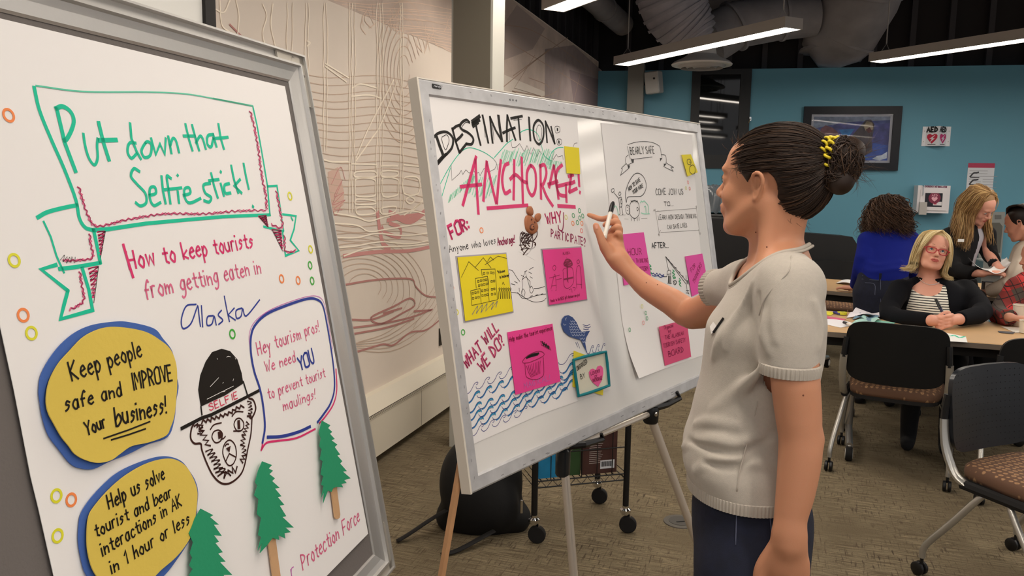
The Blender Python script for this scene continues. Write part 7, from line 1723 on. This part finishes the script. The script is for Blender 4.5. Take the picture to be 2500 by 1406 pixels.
for pts in ([(2105, 672), (2160, 675), (2208, 672)], [(2104, 681), (2145, 684), (2208, 681)], [(2112, 690), (2135, 694), (2136, 720)], [(2149, 672), (2150, 700), (2150, 740)]):
    P = [hit(Jn, *p, 4) for p in pts]
    if all(p is not None for p in P): MB().tube(smooth_path([p+nrm(CAM-p)*.001 for p in P], 4), .002, 5).build('stitching', MATS['jean_thread'], jn)
p_ = hit(Jn, 2149, 677, 4)
if p_ is not None: MB().obox(p_+nrm(CAM-p_)*.004, V(1,0,0), V(0,1,0), V(0,0,1), .007, .004, .028).build('belt_loop', M_denim, jn)
for s in (-1, 1):
    Sh = SDF(); c = c3+l3_*s*.10; Sh.cap(c-f3*.02+V(0,0,.04), c+f3*.14+V(0,0,.035), .04, .036, .02); sculpt('shoe', Sh, .012, MATS['shoe_black'], p3, 1)
M_cb = mat('curly_brown', '36251b', .6, spec=.3); M_cb2 = mat('curly_brown_light', '5a4130', .55, spec=.3)
G = []
for az in (20, 60, 100, 140, 180, 220, 260, 300, 340):
    a = radians(az); c_, s_ = cos(a), sin(a)
    G.append([(.02*c_, .01*s_, .14), (-.02+.09*c_, .085*s_, .10), (-.02+.115*c_, .12*s_, .03), (-.03+.11*c_, .135*s_, -.06), (-.06+.10*c_, .145*s_, -.14), (-.09+.09*c_, .15*s_, -.20)])
hairset('c', H3, G, 1500, .0030, M_cb, M_cb2, p3, .020, curl=.020, cf=26, facecut=False, npt=22)

# ---- standing blonde reading papers
p4 = empty('person', 'standing woman with long honey blonde hair and a black cardigan reading papers', 'person', (3.42, 5.95, 0))
D4 = 5.9; f4 = nrm(V(.35, -.94, 0))
H4 = Fr(pd(2388, 505, D4-.12), atan2(-.80, .60)-.15, radians(36), radians(8), 1.02)
def sec4(py, x0, x1, a, off=0, d=D4): A = pd(x0, py, d); B = pd(x1, py, d); m_ = (A+B)/2+f4*off; return (m_[2], m_[0], m_[1], a, np.linalg.norm((A-B)[:2])/2)
t4 = [sec4(540, 2345, 2392, .05, .05), sec4(556, 2322, 2402, .09), sec4(580, 2312, 2402, .115), sec4(610, 2312, 2394, .12, -.02), sec4(640, 2314, 2388, .12, -.04), sec4(680, 2310, 2388, .13, -.05), sec4(700, 2308, 2390, .14, -.05)]
S = SDF(); head_sdf(S, H4, .95); ears(S, H4); S.chain([H4(-.02, 0, -.03), V(*t4[0][1:3], t4[0][0]+.0)], [.048, .055], .03); S.loft([(z, x, y, a-.02, b-.02) for z, x, y, a, b in t4[:5]], f4, .03)
sl, sr = pd(2316, 578, D4), pd(2408, 572, D4)
hr4 = pd(2437, 652, 5.62); hl4 = pd(2400, 668, 5.55)
S.chain([sr, pd(2416, 622, 5.85), hr4], [.045, .038, .026], .02); S.chain([sl, pd(2330, 655, 5.8), hl4], [.045, .038, .026], .02)
hand(S, hr4, V(.75, -.5, -.35), V(.4, .8, 0), V(.2, .1, -1), .95, .5); hand(S, hl4, V(.7, -.3, .1), V(.2, .8, .2), V(0, 0, -1), .95, .4)
sculpt('body', S, .0048, [M_skin2, M_lip2], p4, 1, mi=lips_mi(H4))
eyes(H4, p4, M_iris, (0, -.5)); brows(H4, p4, mat('brow_tan', '80603c', .8))
Jk = SDF(); Jk.loft(t4, f4, .03); Jk.cap(sl, sr, .055, k=.05); Jk.cut_chain([sr, pd(2416, 622, 5.85), hr4], [.062, .056, .044], hr4-nrm(hr4-sr)*.05, hr4-sr, .03); Jk.cut_chain([sl, pd(2330, 655, 5.8), hl4], [.062, .056, .044], hl4-nrm(hl4-sl)*.05, hl4-sl, .03)
c4 = V(*t4[2][1:3], 0); r4 = V(f4[1], -f4[0], 0); r4 = r4 if r4[0] > 0 else -r4
def open4(P): u = (P-c4)@r4; f_ = (P-c4)@f4; k = np.clip((pd(2300,540,D4)[2]-P[...,2])/.5, 0, 1); return np.where(f_ > 0, .048+.01*k-np.abs(u-.07+.06*k), -9.)
Jk.p.append((open4, V(-99,-99,-99), V(99,99,99), 0, 'i'))
sculpt('cardigan', Jk, .008, mat('black_cardigan', '0f0f12', .9, bump=.2, bscale=300), p4, 2)
To = SDF(); To.loft([(z, x, y, a-.006, b-.008) for z, x, y, a, b in t4[1:]], f4, .03); sculpt('grey_top', To, .008, mat('pale_grey_jersey', 'b4b4bd', .85), p4, 1)
Tr = SDF(); Tr.loft([(z-.0, x, y, a+.008, b+.008) for z, x, y, a, b in [t4[-2], t4[-1]]]+[(.80, t4[-1][1], t4[-1][2], .14, .17), (.7, t4[-1][1], t4[-1][2], .13, .17)], f4, .03); c4b = V(*t4[-1][1:3], 0)
for s in (-1, 1): Tr.chain([c4b+r4*s*.085+V(0,0,.74), c4b+r4*s*.085+V(0,0,.45), c4b+r4*s*.09+V(0,0,.06)], [.09, .065, .05], .03)
sculpt('trousers', Tr, .010, MATS['black_trousers'], p4, 1)
p_ = pd(2346, 587, 5.72); MB().obox(p_, V(1,0,0), V(0,1,0), V(0,0,1), .022, .002, .010).build('name_sticker', MATS['sticker_white'], p4)
M_h1 = mat('honey_hair', '9d774a', .45, spec=.5); M_h2 = mat('honey_hair_light', 'd6b27a', .42, spec=.5)
G = []
for az in (50, 70, 95, 125, 160, 200, 235, 265, 290, 310):
    a = radians(az); c_, s_ = cos(a), sin(a)
    hang = [np.array([(.02, -.01, .138), (-.02+.085*c_, .07*s_, .112), (-.02+.106*c_, .092*s_, .05), (-.02+.108*c_, .10*s_, -.03)][i]) for i in range(4)]
    W = [H4(*h) for h in hang]; e = W[-1]; ou = nrm(V(e[0]-H4.o[0], e[1]-H4.o[1], 0)); W += [e+ou*.01-V(0,0,.09), e+ou*.03-V(0,0,.19), e+ou*.05-V(0,0,.27)]
    G.append([(w_-H4.o)@H4.R/H4.sc for w_ in W])
hairset('d', H4, G, 1500, .0026, M_h1, M_h2, p4, .012, curl=.006, cf=12, npt=16)
pp = empty('paper_sheets', 'white sheets held open by the standing blonde woman', 'papers', tuple(pd(2420, 655, 5.55)))
def leaf(pts, m, name='sheet', par=None):
    P = [pd(*p) for p in pts]; return MB().grid(lambda u, v: (P[0]*(1-u)+P[1]*u)*(1-v)+(P[3]*(1-u)+P[2]*u)*v+V(0,0,-.02*sin(pi*u)), 8, 4).build(name, m, par, True)
M_pap = mat('loose_paper', 'e6e5e4', .6)
leaf([(2364,628,5.6),(2412,660,5.5),(2424,655,5.6),(2372,640,5.85)], M_pap, 'sheet', pp); leaf([(2412,660,5.5),(2452,662,5.45),(2474,636,5.7),(2458,628,5.9)], M_pap, 'sheet', pp)

# ---- person in the cream jacket at the right edge
p5 = empty('person', 'dark-haired person in a cream jacket leaning in from the right edge', 'person', (3.78, 5.75, 0))
D5 = 5.75; f5 = nrm(V(-.80, -.1, 0))
H5 = Fr(pd(2497, 548, D5), atan2(.1, -1)-.75, radians(22), 0, 1.05)
def sec5(py, x0, x1, b, off=0, d=D5): A = pd(x0, py, d); B = pd(x1, py, d); m_ = (A+B)/2; return (m_[2], m_[0], m_[1], np.linalg.norm((A-B)[:2])/2, b)
t5 = [sec5(585, 2500, 2550, .06), sec5(605, 2482, 2575, .14), sec5(650, 2472, 2580, .18), sec5(720, 2468, 2580, .18), sec5(780, 2470, 2578, .18)]
S = SDF(); head_sdf(S, H5); ears(S, H5); S.chain([H5(-.03, 0, -.03), V(*t5[0][1:3], t5[0][0]-.03)], [.052, .06], .03); S.loft([(z, x, y, a-.02, b-.02) for z, x, y, a, b in t5], V(-1,0,0), .03)
sn = pd(2510, 625, 5.55); h5 = pd(2412, 728, 5.75); h5[2] = .79; e5 = pd(2470, 690, 5.5)
S.chain([sn, e5, h5], [.045, .04, .028], .02); hand(S, h5, V(-1, .1, -.05), V(0, 1, 0), V(0, 0, -1), 1, .15)
sculpt('body', S, .0052, M_skin3, p5, 1); eyes(H5, p5, M_irisb, (0, -.4)); brows(H5, p5, mat('brow_black', '1a1210', .8))
Ck = SDF(); Ck.loft(t5, V(-1,0,0), .03); Ck.cut_chain([sn, e5, h5], [.078, .066, .045], h5-nrm(h5-e5)*.03, h5-e5, .04); Ck.cap(sn, pd(2540, 620, 5.95), .07, k=.05)
for pts in ([(2488, 640), (2478, 670), (2462, 700)], [(2500, 660), (2480, 690), (2450, 712)], [(2455, 690), (2462, 710), (2450, 725)]):
    P = [hit(Ck, *p, 4) for p in pts]; P = [p for p in P if p is not None]
    if len(P) > 1: Ck.chain(P, [.012, .016, .010][:len(P)], .02)
sculpt('jacket', Ck, .008, mat('cream_jacket', 'bfb2a2', .85, bump=.2, bscale=60), p5, 2)
Tr = SDF(); c5 = V(*t5[-1][1:3], 0); Tr.cap(c5+V(0,0,.85), c5+V(0,0,.75), .15, k=.03)
for s in (-1, 1): Tr.chain([c5+V(0, s*.09, .74), c5+V(0, s*.09, .42), c5+V(0, s*.09, .06)], [.09, .065, .05], .03)
sculpt('trousers', Tr, .014, MATS['black_trousers'], p5, 1)
M_dk = mat('near_black_hair', '17110f', .5, spec=.4)
G = [[(.075, 0, .095), (.03, s, .135), (-.05, s*1.3, .12), (-.105, s*1.2, .05), (-.09, s, -.03)] for s in (-.075, -.05, -.02, .01, .04, .075)]
hairset('e', H5, G, 500, .0018, M_dk, M_hair2, p5, .004, cut=.015)
# ---- plaid shirt shoulder at the right edge
p6 = empty('person', 'seated person in a red and black plaid shirt, cut by the right edge', 'person', (3.18, 4.95, 0))
D6 = 5.0
t6 = [sec5(668, 2500, 2560, .07, d=D6), sec5(690, 2475, 2580, .12, d=D6), sec5(720, 2462, 2590, .15, d=D6), sec5(760, 2452, 2590, .16, d=D6), sec5(850, 2450, 2590, .16, d=D6)]
def plaid():
    m = bpy.data.materials.new('plaid_flannel'); m.use_nodes = True; nt = m.node_tree; b = nt.nodes['Principled BSDF']; N = nt.nodes.new; L = nt.links.new
    g = N('ShaderNodeTexCoord'); mp = N('ShaderNodeMapping'); mp.inputs['Rotation'].default_value = (0, radians(25), radians(20)); L(g.outputs['Object'], mp.inputs[0]); sx = N('ShaderNodeSeparateXYZ'); L(mp.outputs[0], sx.inputs[0])
    def band(o, per, th):
        a = N('ShaderNodeMath'); a.operation = 'MULTIPLY'; a.inputs[1].default_value = 1/per; L(o, a.inputs[0]); f = N('ShaderNodeMath'); f.operation = 'FRACT'; L(a.outputs[0], f.inputs[0]); c = N('ShaderNodeMath'); c.operation = 'LESS_THAN'; c.inputs[1].default_value = th; L(f.outputs[0], c.inputs[0]); return c.outputs[0]
    def mx(a, bb, fac):
        x = N('ShaderNodeMix'); x.data_type = 'RGBA'; L(fac, x.inputs['Factor'])
        for s, k in ((a, 6), (bb, 7)):
            if isinstance(s, str): x.inputs[k].default_value = (*srgb(s), 1)
            else: L(s, x.inputs[k])
        return x.outputs[2]
    c1 = band(sx.outputs[0], .13, .55); c2 = band(sx.outputs[2], .13, .5); l1 = band(sx.outputs[0], .045, .1); l2 = band(sx.outputs[2], .045, .1)
    a = mx('4a4038', '7e2a26', c1); bb = mx('7e2a26', 'b8302f', c1); c = mx(a, bb, c2); c = mx(c, '2a1c1c', l1); c = mx(c, '2a1c1c', l2)
    L(c, b.inputs['Base Color']); b.inputs['Roughness'].default_value = .9; return m
Pl = SDF(); Pl.loft(t6, V(-1,0,0), .04); s6 = pd(2488, 705, 4.9); e6 = pd(2440, 768, 4.85); w6 = pd(2466, 778, 4.55); w6[2] = .80
Pl.cap(s6, pd(2530, 690, 5.2), .07, k=.05); Pl.cut_chain([s6, e6, w6], [.075, .062, .045], w6-nrm(w6-e6)*.03, w6-e6, .03)
pl = sculpt('plaid_shirt', Pl, .008, plaid(), p6, 2)
H6 = Fr(pd(2540, 630, D6), radians(170), radians(12)); S = SDF(); head_sdf(S, H6); S.chain([H6(-.02, 0, -.03), pd(2530, 690, D6)], [.055, .06], .03); S.chain([s6, e6, w6], [.04, .035, .026], .02); hand(S, w6, V(.5, -.8, 0), V(.8, .5, 0), V(0,0,-1), 1, .2); S.loft([(z, x, y, a-.02, b-.02) for z, x, y, a, b in t6[:3]], V(-1,0,0), .03)
sculpt('body', S, .007, M_skin3, p6, 1)
C_ = SDF(); C_.ell(H6(-.02, 0, .05), V(.1, .082, .09), .01, 'u', H6.M); C_.plane(H6(.03, 0, 0), H6.R @ V(.9, 0, -.4)); sculpt('hair', C_, .008, M_hair, p6, 1)
Tr = SDF(); c6 = V(*t6[-1][1:3], 0)
for s in (-1, 1): Tr.chain([c6+V(0, s*.1, .5), c6+V(-.38, s*.1, .5), c6+V(-.36, s*.1, .06)], [.09, .065, .045], .03)
sculpt('trousers', Tr, .014, MATS['black_trousers'], p6, 1)
ch3 = dup(ch, (c6[0]+.02, c6[1], 0), radians(90), 'black chair under the plaid-shirted person at the right edge')

# ---------------------------------------------------------------- backpack, floor box
bpk = empty('backpack', 'black backpack slumped on the carpet behind the whiteboard easel', 'backpack', (-.02, 3.35, 0))
B = SDF(); b0_ = V(-.11, 3.40, 0)
B.ell(b0_+V(.0, 0, .20), V(.17, .13, .24), .05); B.ell(b0_+V(.05, .03, .38), V(.12, .10, .14), .05); B.ell(b0_+V(-.02, -.07, .14), V(.13, .08, .14), .05); B.plane(V(0,0,.003), V(0,0,-1))
B.ell(b0_+V(-.08, -.05, .22), V(.11, .11, .17), .05); B.ell(b0_+V(.06, -.09, .13), V(.09, .06, .11), .03); B.cap(b0_+V(-.14,-.02,.05), b0_+V(.14,-.02,.05), .07, k=.05)
sculpt('bag_body', B, .008, mat('black_nylon', '08080a', .7, bump=.6, bscale=18), bpk, 2)
for P in ([(-.16, 3.33, .16), (-.30, 3.28, .10), (-.42, 3.24, .03), (-.47, 3.22, .006)], [(-.06, 3.24, .05), (-.20, 3.14, .012), (-.27, 3.10, .008)], [(.0, 3.30, .42), (.0, 3.26, .50), (.05, 3.32, .53), (.07, 3.38, .48)]):
    MB().tube(smooth_path([V(*p) for p in P], 4), .016, 8, flat=.3).build('strap', M_blackm, bpk, True)
MB().obox(V(.055, 3.285, .14), V(1,0,0), V(0,1,0), V(0,0,1), .006, .004, .03, .002).build('zip_pull', M_chrome, bpk)
fb = onz(1660, 1274, 0); e = empty('floor_box', 'round dark floor socket lid set in the carpet behind the right easel leg', 'floor socket', tuple(fb))
MB().lathe([(.075, 0), (.073, .004), (.06, .005), (0, .005)], fb, 32).build('rim', mat('floor_lid', '4b453d', .5), e); MB().lathe([(.052, 0), (.05, .0065), (0, .0065)], fb, 32).build('lid', mat('floor_lid2', '3a352f', .5), e)
MB().obox(fb+V(.01, -.01, .0072), nrm(V(1,.2,0)), nrm(V(-.2,1,0)), V(0,0,1), .03, .003, .0008).build('lift_slot', M_blackm, e)

# ---------------------------------------------------------------- papers and things on the tables
def on_t(x, y, z=.7405): return onz(x, y, z)
def flatpaper(name, label, pts, col, z=.7412, group='papers on the near table', t=.0008, cat='paper'):
    return tag(MB().slab([on_t(x, y, z) for x, y in pts], V(0,0,1), t).build(name, mat('p_'+col, col, .6)), label, cat, group)
flatpaper('paper_sheet', 'large white sheet on the left end of the near table', [(2008,790),(2052,800),(2095,792),(2050,780),(2010,778)], 'e4e2e6')
flatpaper('paper_sheet', 'yellow sheet at the far left edge of the near table', [(2010,766),(2028,770),(2040,763),(2018,760)], 'd8d02a', .7425)
flatpaper('paper_sheet', 'pink sheet edge lying under the white papers', [(2010,776),(2060,782),(2066,779),(2012,771)], 'd05a80', .7422)
flatpaper('paper_sheet', 'mint green sheet behind the nearest chair back', [(2096,790),(2172,796),(2186,788),(2130,779)], '8fd0bd', .7420)
flatpaper('paper_sheet', 'white printed sheet with green scribbles at the front edge of the near table', [(2306,812),(2358,822),(2362,836),(2300,832)], 'e8e8e6', .7412)
x = flatpaper('paper_sheet', 'white sheet under the paper cups at the right edge', [(2444,797),(2500,800),(2500,812),(2478,812)], 'e8e4da', .7412)
flatpaper('paper_sheet', 'dark folded card beside the white sheet near the cups', [(2436,808),(2478,810),(2474,815),(2440,812)], '3d3a40', .7422)
def crumple(name, label, pts, col, h, z=.742):
    P = [on_t(x_, y_, z) for x_, y_ in pts]; return tag(MB().grid(lambda u, v: (P[0]*(1-u)+P[1]*u)*(1-v)+(P[3]*(1-u)+P[2]*u)*v+V(0,0,h*abs(sin(3.1*u+2*v))*(.4+.6*sin(5*v+u*4)**2)+.001), 14, 8).build(name, mat('p_'+col, col, .6), None, True), label, 'paper', 'papers on the near table')
crumple('crumpled_paper', 'white buckled sheet heaped on the left of the near table', [(2066,776),(2178,778),(2190,774),(2090,760)], 'e2dde4', .028)
crumple('crumpled_paper', 'teal and white scrap paper beside the marker on the near table', [(2072,796),(2110,800),(2150,784),(2110,774)], 'a5cfc6', .018)
crumple('crumpled_paper', 'blue-grey folded paper beside the heaped white sheet', [(2080,780),(2130,786),(2150,778),(2100,770)], '5f7f94', .02)
sc_ = MB(); FT = Face(V(0,0,.7425), V(1,0,0), V(0,1,0))
FT.ribbon(sc_, smooth_path([on_t(*p)[:2] for p in ((2308,818),(2320,821),(2330,819),(2342,825),(2355,822))], 4), .012, 0); tag(sc_.build('lettering', INK['teal'], x)) if False else sc_.build('scribble', INK['teal'], bpy.data.objects['paper_sheet.004'])
bpy.data.objects[ 'scribble'].location = wloc(bpy.data.objects['scribble'])-wloc(bpy.data.objects['paper_sheet.004'])
def marker(label, a, b_, col, cap, z=.75):
    a, b_ = on_t(*a, z), on_t(*b_, z); e = empty('marker_pen', label, 'pen', tuple(a), 'markers on the near table')
    MB().tube([a, a+(b_-a)*.68], .008, 12).build('barrel', mat('m_'+col, col, .4), e); MB().tube([a+(b_-a)*.68, b_], [.0092, .008], 12).build('cap', mat('m_'+cap, cap, .3), e)
marker('black-capped white marker lying on the papers left of the nearest chair back', (2090,797), (2060,787), 'dedad0', '16141a', .757)
marker('purple-blue glue stick cap among the papers at the left', (2052,766), (2036,762), '3a3590', '2b2870')
dk = on_t(2056, 767, .745); e = empty('tape_roll', 'small yellow round roll lying by the purple pen', 'tape', tuple(dk)); MB().lathe([(.012, 0), (.028, 0), (.028, .014), (.012, .014), (.012, 0)], dk, 20).build('tape_ring', mat('tape_yellow', 'd2cd3a', .4), e); MB().lathe([(.0125, .001), (.0125, .013), (.010, .013), (.010, .001)], dk, 16).build('core', mat('tape_core', '8a7a5a', .6), e)
def cup(x, y0, y1, wpx, z, label, cat='cup', col='dfd6c6', d=None, handle=False, grp='cups'):
    b_ = on_t(x, y1, z) if d is None else pd(x, y1, d); dd = (b_-CAM)@CF; r = wpx/2*dd/FPX; h = (y1-y0)*dd/FPX
    e = empty('paper_cup' if not handle else 'mug', label, cat, tuple(b_)); m_ = mat('cup_'+col, col, .5)
    MB().lathe([(0, .002), (r*.82, 0), (r, h), (r*.96, h), (r*.79, .006), (0, .006)], b_, 28).build('wall', m_, e, smooth=40)
    if not handle: MB().tube([b_+V(cos(t)*r*1.0, sin(t)*r*1.0, h) for t in np.linspace(0, 2*pi, 25)[:-1]], .003, 6, closed=True).build('rolled_rim', m_, e, True)
    else: MB().tube(smooth_path([b_+V(-r*.95, -.0, h*.82), b_+V(-r*1.7, 0, h*.75), b_+V(-r*1.75, 0, h*.4), b_+V(-r*.85, 0, h*.22)], 4), .006, 8).build('handle', m_, e, True)
    return e
cup(2488, 744, 796, 34, .7416, 'large cream paper cup at the right edge of the near table')
cup(2498, 782, 812, 20, .7425, 'small white cup in front of the large cream one')
cup(2440, 690, 716, 20, .7405, 'off-white mug with its handle to the left, on the right-hand table', 'mug', 'd9d4c8', None, True)
cup(2458, 664, 704, 18, .7405, 'white lidded jug behind the mug near the cream jacket', 'jug', 'cfc9c6', None, True)
bx_ = on_t(2412, 715); e = empty('small_box', 'small black and white printed carton standing by the mugs', 'box', tuple(bx_))
F = Face(bx_, nrm(V(1,-.2,0)), V(0,0,1)); w_, h_ = .065, .085
MB().slab([F.P(-w_/2,0), F.P(w_/2,0), F.P(w_/2,h_), F.P(-w_/2,h_)], -F.n, .05).build('carton', mat('carton_dark', '2a2228', .5), e); MB().slab([F.P(-w_*.38,.008,.0002), F.P(w_*.46,.008,.0002), F.P(w_*.46,h_*.93,.0002), F.P(-w_*.38,h_*.93,.0002)], F.n, .0005).build('label_panel', M_sign, e)
tb = MB()
for k in range(7): F.ribbon(tb, np.array([[-w_*.3, h_*.8-k*.009], [w_*(.3-.1*(k % 2)), h_*.8-k*.009]]), .0022, .001)
tb.build('print_lines', MATS['poster_text'], e)
P = [on_t(2040,692,.7415), on_t(2096,700,.7415), on_t(2096,694,.7415), on_t(2055,684,.7415)]; tag(MB().grid(lambda u, v: (P[0]*(1-u)+P[1]*u)*(1-v)+(P[3]*(1-u)+P[2]*u)*v+V(0,0,.02*sin(pi*u)+.001), 8, 3).build('paper_sheet', M_pap, None, True), 'curved white sheet under the blue-sweatered person\'s hand on the far table', 'paper')
dkk = on_t(2428, 718); pn = empty('marker_pen', 'dark pen lying in front of the small carton', 'pen', tuple(dkk)); MB().tube([on_t(2412,716,.748), on_t(2434,719,.748)], .006, 8).build('barrel', M_black, pn)
